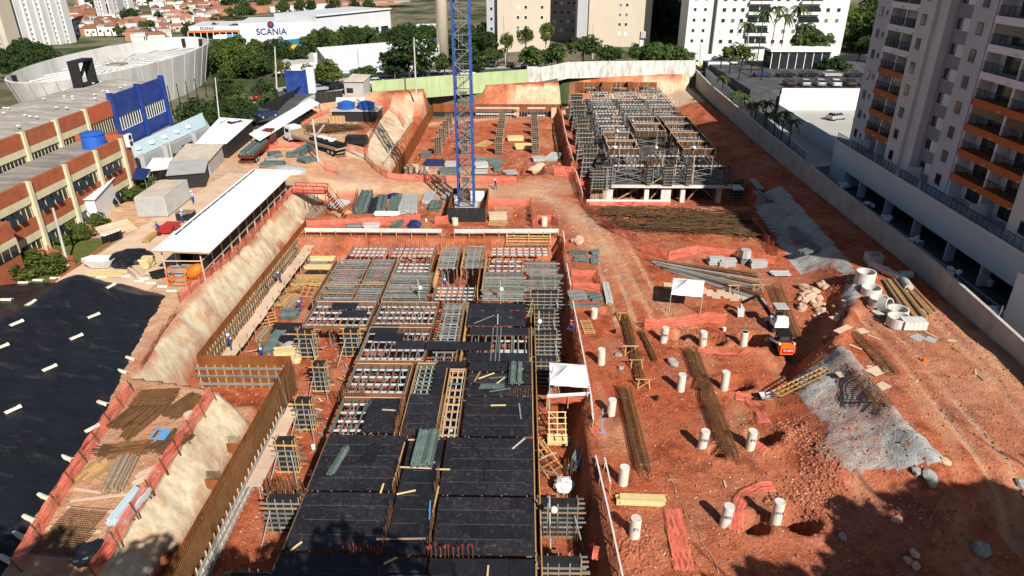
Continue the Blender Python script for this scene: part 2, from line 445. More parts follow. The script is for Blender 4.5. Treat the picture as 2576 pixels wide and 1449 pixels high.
def ground(x, y):
    n1 = fbm(x, y, 9, 4, 1)
    n2 = fbm(x, y, 1.3, 3, 2)
    tz, tt = terrace(x, y)
    zone = np.zeros(x.shape + (8,))      # 0 red soil 1 pale dust 2 cream cut 3 shotcrete 4 grass 5 far ground 6 asphalt-ish 7 clods
    z = tz + .0 * x
    # pits
    def pitmask(x0, x1, y0, y1, w=.5):
        return sst(x0 - w, x0 + w, x) * (1 - sst(x1 - w, x1 + w, x)) * sst(y0 - w, y0 + w, y) * (1 - sst(y1 - w, y1 + w, y))
    pa = np.maximum(pitmask(-29.4, 4.6, 46.2, 81.3, .5), pitmask(-21.0, 4.6, -5, 54.5, .6))
    pb = pitmask(-22.0, 8.0, 110.5, 165.8, .5)
    ramp = sst(2, 4, x) * (1 - sst(6.5, 8.5, x)) * (1 - sst(110, 130, y)) * sst(105, 108, y)
    pc = pitmask(9.0, 34.5, 95.3, 181.5, .6)
    depth = np.maximum(np.maximum(pa, pc), pb * (1 - ramp))
    # street at the back and behind the terrace
    ys = lin([-60, -34, 1.3, 9, 12, 46, 60], [150, 156, 169, 170, 180.5, 183.5, 184], x)
    bk = sst(0, 1, (y - ys + lin([-60, 5, 12, 50], [14, 5, 1.6, 1.6], x)) / lin([-60, 5, 12, 50], [12, 4.5, 1.6, 1.6], x))
    z = z * (1 - bk) + 4.6 * bk
    z = z * (1 - depth) - 2.5 * depth + depth * n1 * .25
    z = np.where((depth > .5), z, z)
    # right plateau
    xt = lin([20, 33, 34.6, 36.8, 38.8, 42.3, 46.4, 52, 55, 59, 65, 75, 93, 110, 190], [40, 30, 25.7, 22.2, 19.4, 20.8, 20.8, 23.9, 26.3, 28.7, 32.2, 32.2, 33.5, 36, 37], y)
    xc = lin([20, 33, 36, 41, 48.4, 51, 59, 67, 78.6, 99, 120, 190], [44, 34, 27.4, 26.5, 26.4, 26.4, 31.6, 35.4, 36.4, 37.8, 39.5, 40.5], y)
    xc = np.maximum(xc, xt + .8)
    ph = lin([20, 31, 37, 50, 60, 120, 150, 185], [.2, .6, 2.4, 2.8, 2.2, 1.5, 1.0, 1.0], y)
    pt = np.clip((x - xt + fbm(x, y, 2.2, 3, 8) * 1.3) / (xc - xt), 0, 1) * (1 - bk)
    z = z + ph * pt * (1 - depth)
    crest = np.exp(-((x - xc) / .8) ** 2) * sst(35, 38, y) * (1 - sst(58, 62, y)) * .6
    z = z + crest * (1 - depth)
    # holes by the piles, spoil round them
    for hx, hy, r, d in HOLES:
        q = np.hypot(x - hx, (y - hy) * 1.1) + fbm(x, y, .8, 2, 3) * .5
        z = z - 1.6 * d * (1 - sst(r * .72, r * 1.08, q)) + .22 * np.exp(-((q - r * 1.35) / .45) ** 2)
    for hx, hy, r, d in ROCKY:
        q = np.hypot(x - hx, y - hy)
        z = z + d * (1 - sst(r * .5, r * 1.1, q)) * (.6 + n2)
    # the red mounds below the grey bank
    for hx, hy, r, d in [(20.2, 41.6, 2.4, .7), (21.5, 37.6, 2.0, .7), (25.5, 34.2, 2.6, .8), (33.8, 66.5, 2.4, .9), (23.4, 52.2, 1.2, -1.0), (25.3, 54.6, 1.5, -.9), (-17.5, 103, 3, .5)]:
        q = np.hypot(x - hx, y - hy)
        z = z + d * np.exp(-(q / r) ** 2)
    site = sst(-33, -30, x) * (1 - sst(41, 42.5, x)) * (1 - sst(150, 156, y))
    rough = site * (1 - .55 * sst(60, 100, y))
    clod = site * sst(.02, .16, fbm(x, y, 4.2, 3, 12) + .12 * np.exp(-((x - 23) / 4) ** 2 - ((y - 39) / 5) ** 2))
    z = z + rough * (n1 * .28 + n2 * .07) + clod * np.abs(fbm(x, y, .55, 3, 21)) * .26
    # wheel ruts on the plateau and the bottom right
    rut = 0 * x
    for k, (ax, bx) in enumerate([((9.5, 58), (8.5, 92)), ((11.3, 58), (10.2, 92)), ((13.5, 56), (10.8, 90)), ((15.2, 56), (12.5, 90)), ((30.5, 30), (31.5, 60)), ((32.2, 30), (33.3, 60)), ((35.3, 33), (38.6, 60)), ((37.0, 33), (40.2, 60))]):
        xl = ax[0] + (bx[0] - ax[0]) * (y - ax[1]) / (bx[1] - ax[1])
        g_ = np.exp(-((x - xl) / .3) ** 2) * sst(ax[1] - 1, ax[1] + 3, y) * (1 - sst(bx[1] - 4, bx[1], y))
        z = z - (.2 if ax[0] > 20 else .1) * g_ + .07 * np.exp(-((np.abs(x - xl) - .5) / .18) ** 2) * g_.clip(0, .3); rut = np.maximum(rut, g_)
    far = np.maximum(sst(46, 52, np.abs(x + 2)), sst(186, 196, y))
    z = z + far * 0
    # right of the boundary wall: driveway level
    dr = sst(42.1, 42.6, x)
    z = z * (1 - dr) + np.where(y > 183, 4.6, 1.4) * dr
    val = np.maximum(sst(200, 345, y) * (1 - sst(-28, 4, x)), sst(95, 190, -x) * sst(150, 260, y))
    z = z - 29 * val
    hill = sst(255, 420, y) * sst(-5, 30, x) * 26 + sst(700, 2500, y) * (60 + 70 * vnoise(x, y, 900, 3))
    z = z + hill
    # zones
    pale = np.maximum(sst(-29.5, -33, x), 0) * 1.0
    rampz = sst(94, 98, y) * (1 - sst(120, 126, y)) * (1 - sst(-10, -3, x))
    road = np.exp(-((y - 100 - .06 * (x + 10) ** 2 * (x > -10) * .2) / 4.2) ** 2) * (1 - sst(4, 12, x))
    road2 = np.exp(-((x - lin([55, 75, 90, 100], [12.5, 11, 8.2, 3], y)) / 2.3) ** 2) * sst(60, 80, y) * (1 - sst(100, 108, y))
    pale = np.clip(np.maximum(np.maximum(pale, rampz * .9), np.maximum(road * 1.0, road2 * .9)) + .5 * n1, 0, 1)
    pale = np.maximum(pale, np.where((x < -21.5) & (y < 46), .7 + n1, 0))
    pale = np.maximum(pale, rut * .75)
    tracks = sst(29, 33, x) * (1 - sst(41, 42, x)) * sst(28, 33, y) * (1 - sst(58, 64, y)) * .55
    pale = np.maximum(pale, tracks * (.6 + 1.2 * n1) )
    cream = (tt > .04) * (tt < .93) * sst(10, 20, y) * np.where(y < 97, 1, np.where(y > 112, 1, 0)) * (1 - bk) * (1 - depth)
    cream = np.maximum(cream, bk * (bk < .93) * (x < 46) * (x > -26) * .9)
    cream = np.where((x > -21.5) & (x < 43) & (y > 164) & (bk < .95), np.maximum(cream, .8 * sst(164, 167, y)), cream)
    band = np.clip((x - xt) / (xc - xt), 0, 1)
    shot = ((band > .02 + .45 * vnoise(x, y, 2.6, 3)) & (band <= 1) & (x < xc + 1.0) & (y > 35.4 + 2.2 * vnoise(x, y, 2.2, 4)) & (y < 50)).astype(float)
    z = z + shot * (np.abs(fbm(x, y, 1.8, 4, 41)) * .75 + np.abs(np.sin(x * 2.2 + y * .9 + 4 * fbm(x, y, 3, 2, 6))) * .12)
    shot = np.maximum(shot, ((x > xt - .5) & (x < xc + .4) & (y > 70 + 3 * vnoise(x, y, 2, 6)) & (y < 99)).astype(float))
    shot = np.maximum(shot, ((x > xc - 1.2) & (x < xc + .8 * vnoise(x, y, 1, 7)) & (y > 60) & (y < 74)).astype(float) * .8)
    grass = ((x < -46.6) & (y > 60.5) & (y < 74) & (x > -54)).astype(float)
    zone[..., 1] = pale * (1 - cream) ; zone[..., 2] = cream; zone[..., 3] = shot; zone[..., 7] = clod
    zone[..., 4] = grass
    zone[..., 5] = np.maximum(np.maximum((y > ys + 1.2), x > 42.3), (x < -70) | ((x < -50) & (y > 120)) )
    return z, zone
def spans(*segs):
    out = []
    for a, b, st in segs: out += list(np.arange(a, b, st))
    out.append(segs[-1][1]); return np.array(out)
xs = spans((-3500, -600, 480), (-600, -130, 50), (-130, -60, 5), (-60, -33, 1.0), (-33, -29, .45), (-29, -14, .4), (-14, 4, .8), (4, 31, .28), (31, 44, .4), (44, 70, 2.5), (70, 150, 8), (150, 700, 55), (700, 3500, 560))
ys_ = spans((-200, 20, 22), (20, 62, .28), (62, 100, .42), (100, 190, .9), (190, 300, 8), (300, 1000, 70), (1000, 6000, 1000))
GX, GY = np.meshgrid(xs, ys_)
ZZ, ZN = ground(GX, GY)
ny, nx = GX.shape
def GZ(x, y):
    i = min(max(int(np.searchsorted(ys_, y)) - 1, 0), len(ys_) - 2); j = min(max(int(np.searchsorted(xs, x)) - 1, 0), len(xs) - 2)
    f, g = (y - ys_[i]) / (ys_[i + 1] - ys_[i]), (x - xs[j]) / (xs[j + 1] - xs[j])
    return float((ZZ[i, j] * (1 - g) + ZZ[i, j + 1] * g) * (1 - f) + (ZZ[i + 1, j] * (1 - g) + ZZ[i + 1, j + 1] * g) * f)
co = np.stack([GX, GY, ZZ], -1).reshape(-1, 3)
idx = np.arange(nx * ny).reshape(ny, nx)
quads = np.stack([idx[:-1, :-1], idx[:-1, 1:], idx[1:, 1:], idx[1:, :-1]], -1).reshape(-1, 4)
gme = bpy.data.meshes.new('ground')
gme.vertices.add(len(co)); gme.vertices.foreach_set('co', co.ravel())
gme.loops.add(quads.size); gme.loops.foreach_set('vertex_index', quads.ravel())
gme.polygons.add(len(quads)); gme.polygons.foreach_set('loop_start', np.arange(len(quads)) * 4); gme.polygons.foreach_set('loop_total', np.full(len(quads), 4))
gme.polygons.foreach_set('use_smooth', np.ones(len(quads), bool))
gme.update()
zn = ZN.reshape(-1, 8)
a1 = gme.color_attributes.new('zone_a', 'FLOAT_COLOR', 'POINT'); a1.data.foreach_set('color', np.ascontiguousarray(zn[:, [1, 2, 3, 7]]).ravel())
a2 = gme.color_attributes.new('zone_b', 'FLOAT_COLOR', 'POINT'); b_ = np.ones((len(zn), 4)); b_[:, 0] = zn[:, 4]; b_[:, 1] = zn[:, 5]; a2.data.foreach_set('color', b_.ravel())
def soil_mat():
    m = bpy.data.materials.new('soil'); m.use_nodes = True
    n, l = nodes_of(m); b = n['Principled BSDF']; b.inputs['Roughness'].default_value = .95; b.inputs['Specular IOR Level'].default_value = .1
    geo = n.new('ShaderNodeNewGeometry'); P = geo.outputs['Position']
    def noise(sc, det=6, ro=.62, st=None):
        t = n.new('ShaderNodeTexNoise'); t.inputs['Scale'].default_value = sc; t.inputs['Detail'].default_value = det; t.inputs['Roughness'].default_value = ro
        if st:
            mp = n.new('ShaderNodeMapping'); mp.inputs['Scale'].default_value = st; l.new(P, mp.inputs[0]); l.new(mp.outputs[0], t.inputs['Vector'])
        else: l.new(P, t.inputs['Vector'])
        return t.outputs['Fac']
    def rng(s, a, b_, c=0., d=1.):
        r = n.new('ShaderNodeMapRange'); r.inputs[1].default_value = a; r.inputs[2].default_value = b_; r.inputs[3].default_value = c; r.inputs[4].default_value = d
        l.new(s, r.inputs[0]); return r.outputs[0]
    def mix(f, a, c):
        x = n.new('ShaderNodeMix'); x.data_type = 'RGBA'
        if isinstance(f, float): x.inputs[0].default_value = f
        else: l.new(f, x.inputs[0])
        for s, k in ((a, 6), (c, 7)):
            if isinstance(s, tuple): x.inputs[k].default_value = (*s, 1)
            else: l.new(s, x.inputs[k])
        return x.outputs[2]
    def mul(a, c):
        x = n.new('ShaderNodeMath'); x.operation = 'MULTIPLY'; l.new(a, x.inputs[0])
        if isinstance(c, float): x.inputs[1].default_value = c
        else: l.new(c, x.inputs[1])
        return x.outputs[0]
    za = n.new('ShaderNodeVertexColor'); za.layer_name = 'zone_a'; sa = n.new('ShaderNodeSeparateColor'); l.new(za.outputs['Color'], sa.inputs[0])
    zb = n.new('ShaderNodeVertexColor'); zb.layer_name = 'zone_b'; sb = n.new('ShaderNodeSeparateColor'); l.new(zb.outputs['Color'], sb.inputs[0])
    big, mid, fine = noise(.13), noise(.9, 8, .7), noise(5.5, 6, .7)
    red = mix(rng(mid, .35, .65), (.31, .058, .022), (.53, .134, .054))
    red = mix(mul(rng(big, .45, .62), .6), red, (.56, .20, .10))
    red = mix(mul(rng(fine, .52, .72), .55), red, (.58, .29, .19))
    red = mix(mul(rng(noise(2.1, 7, .75), .6, .72), .75), red, (.60, .36, .25))
    red = mix(mul(rng(noise(.32, 6, .7), .52, .62), .75), red, (.20, .042, .02))
    red = mix(mul(rng(noise(.21, 5, .6, (1, .35, 1)), .56, .66), .5), red, (.62, .34, .2))
    pale = mix(rng(mid, .35, .65), (.60, .33, .18), (.74, .48, .30))
    pale = mix(mul(rng(big, .52, .62), .6), pale, (.50, .42, .34))
    c = mix(mul(sa.outputs[0], rng(mid, .15, .6, .65, 1.)), red, pale)
    streak = noise(1.5, 6, .65, (1.1, 1.1, .28))
    cream = mix(rng(streak, .36, .6), (.48, .37, .23), (.64, .55, .40))
    cream = mix(mul(rng(noise(.45), .54, .66), .6), cream, (.52, .25, .12))
    cream = mix(mul(rng(noise(2.2, 5, .7), .62, .7), .5), cream, (.30, .28, .22))
    c = mix(sa.outputs[1], c, cream)
    shot = mix(rng(noise(1.6, 8, .7), .35, .65), (.30, .295, .28), (.53, .52, .49))
    shot = mix(mul(rng(noise(.8), .58, .66), .7), shot, (.42, .16, .09))
    c = mix(rng(sa.outputs[2], .35, .65), c, shot)
    cl = mix(rng(fine, .4, .65), (.30, .095, .055), (.52, .24, .17))
    c = mix(mul(mul(za.outputs['Alpha'], .6), rng(mid, .3, .6)), c, cl)
    gr = mix(rng(fine, .35, .65), (.07, .095, .02), (.17, .18, .05))
    c = mix(sb.outputs[0], c, gr)
    fg = mix(rng(noise(.03), .42, .58), (.045, .065, .02), (.20, .17, .12))
    c = mix(sb.outputs[1], c, fg)
    l.new(c, b.inputs['Base Color'])
    bp = n.new('ShaderNodeBump'); bp.inputs['Strength'].default_value = 1.0; bp.inputs['Distance'].default_value = .3
    ad = n.new('ShaderNodeMath'); ad.operation = 'MULTIPLY_ADD'; ad.inputs[1].default_value = .45; l.new(fine, ad.inputs[0]); l.new(mid, ad.inputs[2])
    l.new(rng(sa.outputs[1], 0, 1, 1., .22), bp.inputs['Strength'])
    l.new(ad.outputs[0], bp.inputs['Height']); l.new(bp.outputs[0], b.inputs['Normal'])
    M_['soil'] = m
soil_mat()
gme.materials.append(M_['soil'])
go = part('ground', gme); tag(go, kind='structure')
# ================================================================ formwork in the main pit
ZT, ZF = .5, -2.5
def jit(a): return rnd(-a, a)
def props(t, pts, z1, z0=ZF, r=.035):
    for x, y in pts:
        pcyl('prop', (x, y, z0), (x + jit(.03), y + jit(.03), z1), r, 'steel_prop', t, 6)
def braces(t, x0, x1, y0, y1, n):
    for i in range(n):
        a = (rnd(x0, x1), rnd(y0, y1), rnd(-2.2, -1.4)); dx = random.choice((-1.6, 1.6, .4))
        pbar('brace', a, (min(max(a[0] + dx, x0), x1), min(max(a[1] + jit(1.2), y0), y1), a[2] + rnd(.8, 1.6)), .05, .05, 'steel_prop', t)
def edges(t, x0, x1, y0, y1, which, z=ZT, h=.55):
    for s in which:
        a, b = {'w': ((x0, y0), (x0, y1)), 'e': ((x1, y0), (x1, y1)), 's': ((x0, y0), (x1, y0)), 'n': ((x0, y1), (x1, y1))}[s]
        o = {'w': (-.05, 0), 'e': (.05, 0), 's': (0, -.05), 'n': (0, .05)}[s]
        pbar('side_board', (a[0] + o[0], a[1] + o[1], z - h / 2 + .02), (b[0] + o[0], b[1] + o[1], z - h / 2 + .02), .03, h, 'edge_board', t)
        pbar('edge_timber', (a[0], a[1], z - .01), (b[0], b[1], z - .01), .045, .06, 'old_timber' if s in 'we' else 'pale_board', t)
def grid_bay(label, x0, x1, y0, y1, along='y', sp=.7, prim=None, ew='', jm='grey_beam', pm='alu_beam', over=.25, z=ZT, joist=.09, zf=ZF, skip=0.0):
    t = thing('slab_formwork', label, 'formwork', ((x0 + x1) / 2, (y0 + y1) / 2, zf), 'slab formwork bays in the main pit')
    L = (x1 - x0) if along == 'y' else (y1 - y0)
    W_ = (y1 - y0) if along == 'y' else (x1 - x0)
    n = max(2, int(L / sp)); npm = (prim or 2) + (pm == 'alu_beam')
    pp = []
    for i in range(npm):
        f = (i + .5) / npm if npm > 2 else (.16, .84)[i]
        for k in (0,):
            if along == 'y':
                y = y0 + f * (y1 - y0) + k
                pbar('main_beam', (x0 + .1 + jit(.12), y, z - .30), (x1 - .1 + jit(.12), y, z - .30), .09, .16, pm, t)
            else:
                x = x0 + f * (x1 - x0) + k
                pbar('main_beam', (x, y0 + .05, z - .28), (x, y1 - .05, z - .28), .09, .15, pm, t)
        m = max(2, int((x1 - x0 if along == 'y' else y1 - y0) / 1.45))
        for q in range(m):
            g = (q + .5) / m
            pp.append((x0 + g * (x1 - x0), y0 + f * (y1 - y0)) if along == 'y' else (x0 + f * (x1 - x0), y0 + g * (y1 - y0)))
    props(t, pp, z - .38, zf)
    for i in range(n + 1):
        if random.random() < skip: continue
        f = i / n; a0, a1 = jit(over), jit(over)
        mm = jm if random.random() < .88 else random.choice(('green_beam', 'timber', jm))
        if along == 'y':
            x = x0 + .12 + f * (x1 - x0 - .24) + jit(.04); sk = jit(.12)
            pbar('joist', (x, y0 + abs(a0) * .6, z - .15), (x + sk, y1 - abs(a1) * .6, z - .15), joist, .14, mm, t)
        else:
            y = y0 + .08 + f * (y1 - y0 - .16) + jit(.05); sk = jit(.06)
            pbar('joist', (x0 + a0, y, z - .14), (x1 + a1, y + sk, z - .14 + jit(.02)), joist, .14, mm, t)
    braces(t, x0, x1, y0, y1, int((x1 - x0) * (y1 - y0) / 3.5))
    if ew: edges(t, x0, x1, y0, y1, ew, z)
    return t
def sheet_on(t, x0, x1, y0, y1, z=ZT, m='black_ply', rz=0.0):
    return pbox('plywood_sheet', ((x0 + x1) / 2, (y0 + y1) / 2, z - .03), (x1 - x0, y1 - y0, .03), m, t, rz)
def deck(label, x0, x1, y0, y1, m='dirty_ply', ew='', gap=.012, rows=None, lx=2.44, seam=None, group='black plywood decks in the main pit'):
    t = thing('plywood_deck', label, 'deck', ((x0 + x1) / 2, (y0 + y1) / 2, ZF), group)
    rows = rows or []
    if not rows:
        k = max(1, round((y1 - y0) / 1.22)); h = (y1 - y0) / k
        rows = [(y0 + i * h, y0 + (i + 1) * h) for i in range(k)]
    for r, (a, b) in enumerate(rows):
        k = max(1, round((x1 - x0) / lx)); wd = (x1 - x0) / k
        off = (r % 2) * wd * .5 if k > 1 else 0
        cuts = [x0] + [x0 + i * wd - off for i in range(1, k + (1 if off else 0)) if x0 + i * wd - off < x1 - .2] + [x1]
        for c0, c1 in zip(cuts[:-1], cuts[1:]):
            sheet_on(t, c0 + gap, c1 - gap, a + gap, b - gap, ZT + jit(.006), m)
    for k, (a, b) in enumerate(rows):
        if k: pbar('joint_tape', (x0 + rnd(0, .8), a, ZT + .012), (x1 - rnd(0, 1.2), a + jit(.02), ZT + .012), .016, .004, 'office_dark', t)
    for i in range(max(2, int((x1 - x0) / 1.3))):
        x = x0 + .3 + i * 1.3
        if x < x1: pbar('joist', (x, y0 + .1, ZT - .13), (x, y1 - .1, ZT - .13), .09, .14, 'grey_beam', t)
    for y in (y0 + .7, y1 - .7): pbar('main_beam', (x0 + .1, y, ZT - .29), (x1 - .1, y, ZT - .29), .1, .16, 'alu_beam', t)
    props(t, [(x0 + .5, y0 + .6), (x1 - .5, y0 + .6), (x0 + .5, y1 - .6), (x1 - .5, y1 - .6)], ZT - .37)
    if ew: edges(t, x0, x1, y0, y1, ew, ZT - .04)
    return t
# far rows
grid_bay('open formwork bay in the far row, corner nearest the timber stacks', -20.6, -16.2, 75.4, 78.4, 'y', .62, 2, 'w')
grid_bay('open formwork bay in the far row, second from the timber stacks', -15.6, -10.5, 75.3, 78.4, 'y', .62, 2, 'ew')
grid_bay('narrow far-row formwork bay of close grey joists between brown beam forms', -9.6, -7.5, 71.9, 78.4, 'x', .5, 2, '')
grid_bay('narrow far-row formwork bay with scattered timber between brown beam forms', -6.8, -4.6, 72.2, 78.6, 'x', .52, 2, '')
grid_bay('wide far-row formwork bay with bright aluminium beams by the soil road', -3.8, 3.4, 75.9, 78.6, 'y', .75, 2, '')
grid_bay('short formwork bay with bright aluminium beams behind the dense grey joists', -3.8, .2, 71.0, 75.0, 'y', .72, 2, '')
grid_bay('short formwork bay with aluminium beams ahead of the second far-row bay', -14.3, -10.4, 70.9, 73.8, 'y', .6, 2, '')
grid_bay('long formwork bay of close grey joists beside the timber stacks', -21.2, -17.7, 63.7, 74.2, 'x', .55, 3, '', pm='green_beam', over=.5)
grid_bay('long formwork bay of close grey joists between two dark beam forms', -17.3, -14.9, 63.7, 74.2, 'x', .55, 2, '', pm='green_beam', over=.1)
grid_bay('broad formwork bay of close grey joists with a pale surveying pole', -14.4, -9.9, 63.9, 70.6, 'x', .48, 3, 'e', pm='green_beam', over=.15)
grid_bay('formwork bay of pale skewed joists ahead of the worker in the gap', -9.2, -4.9, 64.0, 67.5, 'y', .55, 3, 'w', over=.5)
grid_bay('formwork bay of close grey joists behind the black deck', -4.2, .3, 63.9, 70.8, 'x', .48, 3, '', pm='timber', over=.25)
grid_bay('outer formwork bay of overhanging grey joists beside the soil road', .5, 4.3, 66.6, 74.0, 'x', .5, 3, '', pm='timber', over=.35)
# middle rows
c1 = grid_bay('open formwork bay with two loose black sheets on its joists', -21.1, -14.9, 58.1, 63.2, 'y', .68, 3, 'wens')
sheet_on(c1, -19.3, -16.7, 61.6, 62.95, ZT + .0); sheet_on(c1, -17.95, -15.4, 59.9, 61.35, ZT + .0)
grid_bay('open formwork bay fully framed with brown boards, no sheets on it', -14.4, -8.5, 58.5, 63.2, 'y', .58, 3, 'wens')
grid_bay('narrow bay of skewed grey joists between the framed bay and black deck', -7.9, -5.9, 55.5, 63.2, 'x', .55, 2, 'we')
d1 = grid_bay('formwork bay with three staggered black sheets before the framed bay', -14.5, -8.6, 51.9, 57.9, 'y', .6, 3, 'wens')
for a in ((-14.4, -11.75, 56.85, 58.3), (-13.75, -11.0, 55.35, 56.8), (-11.55, -8.85, 54.0, 55.4)): sheet_on(d1, *a, ZT)
e1 = grid_bay('formwork bay of green joists with blue pipes showing below', -14.4, -9.5, 46.9, 51.4, 'y', .62, 3, 'wens', jm='green_beam')
f1 = grid_bay('formwork bay half covered in black sheets beside the rebar cage wall', -14.3, -9.4, 41.8, 46.3, 'y', .6, 3, 'wen', jm='green_beam')
for i, (a, b) in enumerate(((44.1, 46.2), (41.8, 44.05))): sheet_on(f1, -12.1 + .1 * i, -9.5, a, b, ZT + .005, 'dirty_ply')
grid_bay('narrow bay of green joists beside the black channel deck', -9.0, -7.5, 46.9, 51.5, 'x', .6, 2, 'wn', jm='green_beam', over=.05)
grid_bay('narrow bay bridged by the black walkway sheet', -8.0, -5.8, 51.9, 53.6, 'x', .6, 2, '', over=.05)
sh = grid_bay('timber-rimmed open shaft in the black deck with a worker inside', -6.1, -4.75, 41.6, 50.6, 'x', .95, 2, 'wen', jm='timber', over=.05, z=ZT)
# black decks
k1 = deck('newly laid black deck with bare gaps behind the cut-out strip', -5.4, .4, 58.3, 63.0, 'black_ply', 'w', rows=[(61.65, 63.0), (60.1, 61.5), (58.4, 59.95)], lx=2.9)
pbar('loose_batten', (-4.6, 58.7, ZT + .03), (-2.7, 60.4, ZT + .03), .07, .05, 'grey_beam', k1)
pbar('loose_batten', (-2.3, 58.6, ZT + .03), (-2.35, 60.6, ZT + .03), .09, .06, 'alu_beam', k1)
k2 = deck('black deck with a cut-out strip showing beams', -4.9, .7, 52.0, 58.0, 'black_ply', 'e', rows=[(52.0, 53.4), (56.5, 58.0)], lx=2.1)
for i in range(9):
    x = -4.6 + i * .62
    pbar('joist', (x, 53.2, ZT - .13), (x + jit(.05), 56.7, ZT - .13), .1, .14, 'grey_beam', k2)
for y in (53.9, 54.2, 55.9): pbar('main_beam', (-2.6, y, ZT - .28), (.5, y, ZT - .28), .1, .15, 'alu_beam', k2)
for x in (-2.7, -2.3, -1.95): pbar('long_joist', (x, 51.95, ZT + .03), (x, 58.05, ZT + .03), .1, .08, 'grey_beam', k2)
wk = thing('plywood_walkway', 'long black plywood walkway laid across three formwork bays', 'walkway', (-5.8, 54.5, ZT))
for i in range(3): sheet_on(wk, -8.7 + i * 1.97, -6.75 + i * 1.97, 53.75 - .04 * i, 55.25 - .05 * i, ZT + .07 + .004 * i)
k3 = deck('dusty black deck strewn with battens under the bundle of green planks', -4.5, .95, 46.75, 51.9, 'dirty_ply', 'e', rows=[(50.35, 51.9), (48.5, 50.1), (46.75, 48.3)])
k4 = deck('dusty black deck with a lone batten before the bundle of planks', -4.45, .95, 41.5, 46.6, 'dirty_ply', 'e')
k5 = deck('black channel deck between the rebar wall and open shaft', -9.1, -6.3, 41.6, 46.8, 'dirty_ply', 'e', lx=1.4)
k5b = deck('small black landing deck at the head of the open shaft', -7.3, -4.8, 50.75, 51.9, 'black_ply', '', lx=1.2)
k5c = deck('black deck strip beside the narrow bay of green joists', -7.4, -6.3, 46.9, 51.5, 'black_ply', '', lx=1.2)
k6 = deck('dusty black deck carrying one narrow black plank and green planks', -14.3, -8.45, 35.6, 41.5, 'dirty_ply', 'w', lx=2.9)
k7 = deck('long black centre deck carrying the bundle of green planks', -8.2, -5.65, 30.2, 41.3, 'black_ply', '', lx=1.3)
k8 = deck('broad dusty black deck with white splashes beside the outer forms', -5.45, .95, 35.3, 41.3, 'dirty_ply', 'e', lx=3.2)
k9 = deck('black deck with red capped starter bars along its near edge', -14.3, -8.3, 30.4, 35.4, 'dirty_ply', 'w', lx=3.0)
k10 = deck('black deck with cream paint splashes and capped starter bars', -5.35, .95, 30.2, 35.1, 'dirty_ply', 'e', lx=3.2)
k11 = deck('nearest black deck lying in the tree shade', -14.4, -8.3, 24.5, 30.2, 'black_ply', 'w', lx=3.0)
k12 = deck('nearest black deck between the capped starter bars', -8.2, -5.5, 24.5, 30.0, 'black_ply', '', lx=1.4)
k13 = deck('nearest black deck with a long pale batten', -5.35, .95, 24.5, 29.95, 'black_ply', 'e', lx=3.2)
pbar('loose_batten', (-7.4, 28.5, ZT + .03), (-3.6, 28.5, ZT + .03), .1, .06, 'new_pine', k13)
pbar('loose_batten', (-1.9, 27.0, ZT + .03), (-1.85, 29.4, ZT + .03), .1, .06, 'new_pine', k13)
# beam forms running away from the camera: brown troughs
def trough(label, x, y0, y1, wd=.5, z0=-.9, m='brown_ply', cap='timber'):
    t = thing('beam_formwork', label, 'formwork', (x, (y0 + y1) / 2, ZF), 'brown beam forms between bays')
    for s in (-1, 1):
        pbar('side_board', (x + s * wd / 2, y0, (ZT + z0) / 2), (x + s * wd / 2, y1, (ZT + z0) / 2), .03, ZT - z0, m, t)
        n = int((y1 - y0) / .55)
        for i in range(n + 1):
            y = y0 + (y1 - y0) * i / n
            pbar('stud', (x + s * (wd / 2 + .06), y, z0 - .1), (x + s * (wd / 2 + .06), y, ZT - rnd(0, .12)), .07, .07, cap, t)
    pbar('bottom_board', (x, y0, z0), (x, y1, z0), wd - .04, .03, 'edge_board', t)
    for s in (-1, 1): pbar('edge_timber', (x + s * (wd / 2 + .05), y0, ZT), (x + s * (wd / 2 + .05), y1, ZT), .06, .06, cap, t)
    k = max(2, int((y1 - y0) / 1.5))
    props(t, [(x, y0 + (y1 - y0) * (i + .5) / k) for i in range(k)], z0 - .02)
    return t
trough('brown beam form left of the gap where a worker stands', -10.0, 68.0, 77.2, .55)
trough('brown beam form right of the gap where a worker stands', -4.5, 66.6, 77.0, .4)
trough('dark beam form between narrow far-row bays', -7.2, 72.0, 78.2, .35)
trough('dark beam form beside the bay nearest the timber stacks', -21.5, 63.6, 74.0, .3, m='edge_board', cap='old_timber')
trough('dark beam form between the first two long bays', -17.5, 63.6, 74.0, .25, m='edge_board', cap='old_timber')
trough('dark beam form between the long bay and the surveying pole bay', -14.65, 63.6, 74.0, .25, m='edge_board', cap='old_timber')
trough('brown beam form along the narrow skewed-joist bay', -5.6, 51.9, 63.2, .28, m='edge_board')
trough('tall brown beam form beside the open shaft', -9.25, 41.6, 52.0, .3, m='brown_ply')
trough('tall brown beam form rimming the open shaft', -6.25, 41.6, 50.7, .2, m='brown_ply')
trough('outer brown beam form along the black deck edge', 1.1, 41.3, 63.0, .25, z0=-.6, m='edge_board')
trough('outer brown beam form along the near black deck edge', 1.12, 25, 41.2, .25, z0=-.6, m='edge_board')
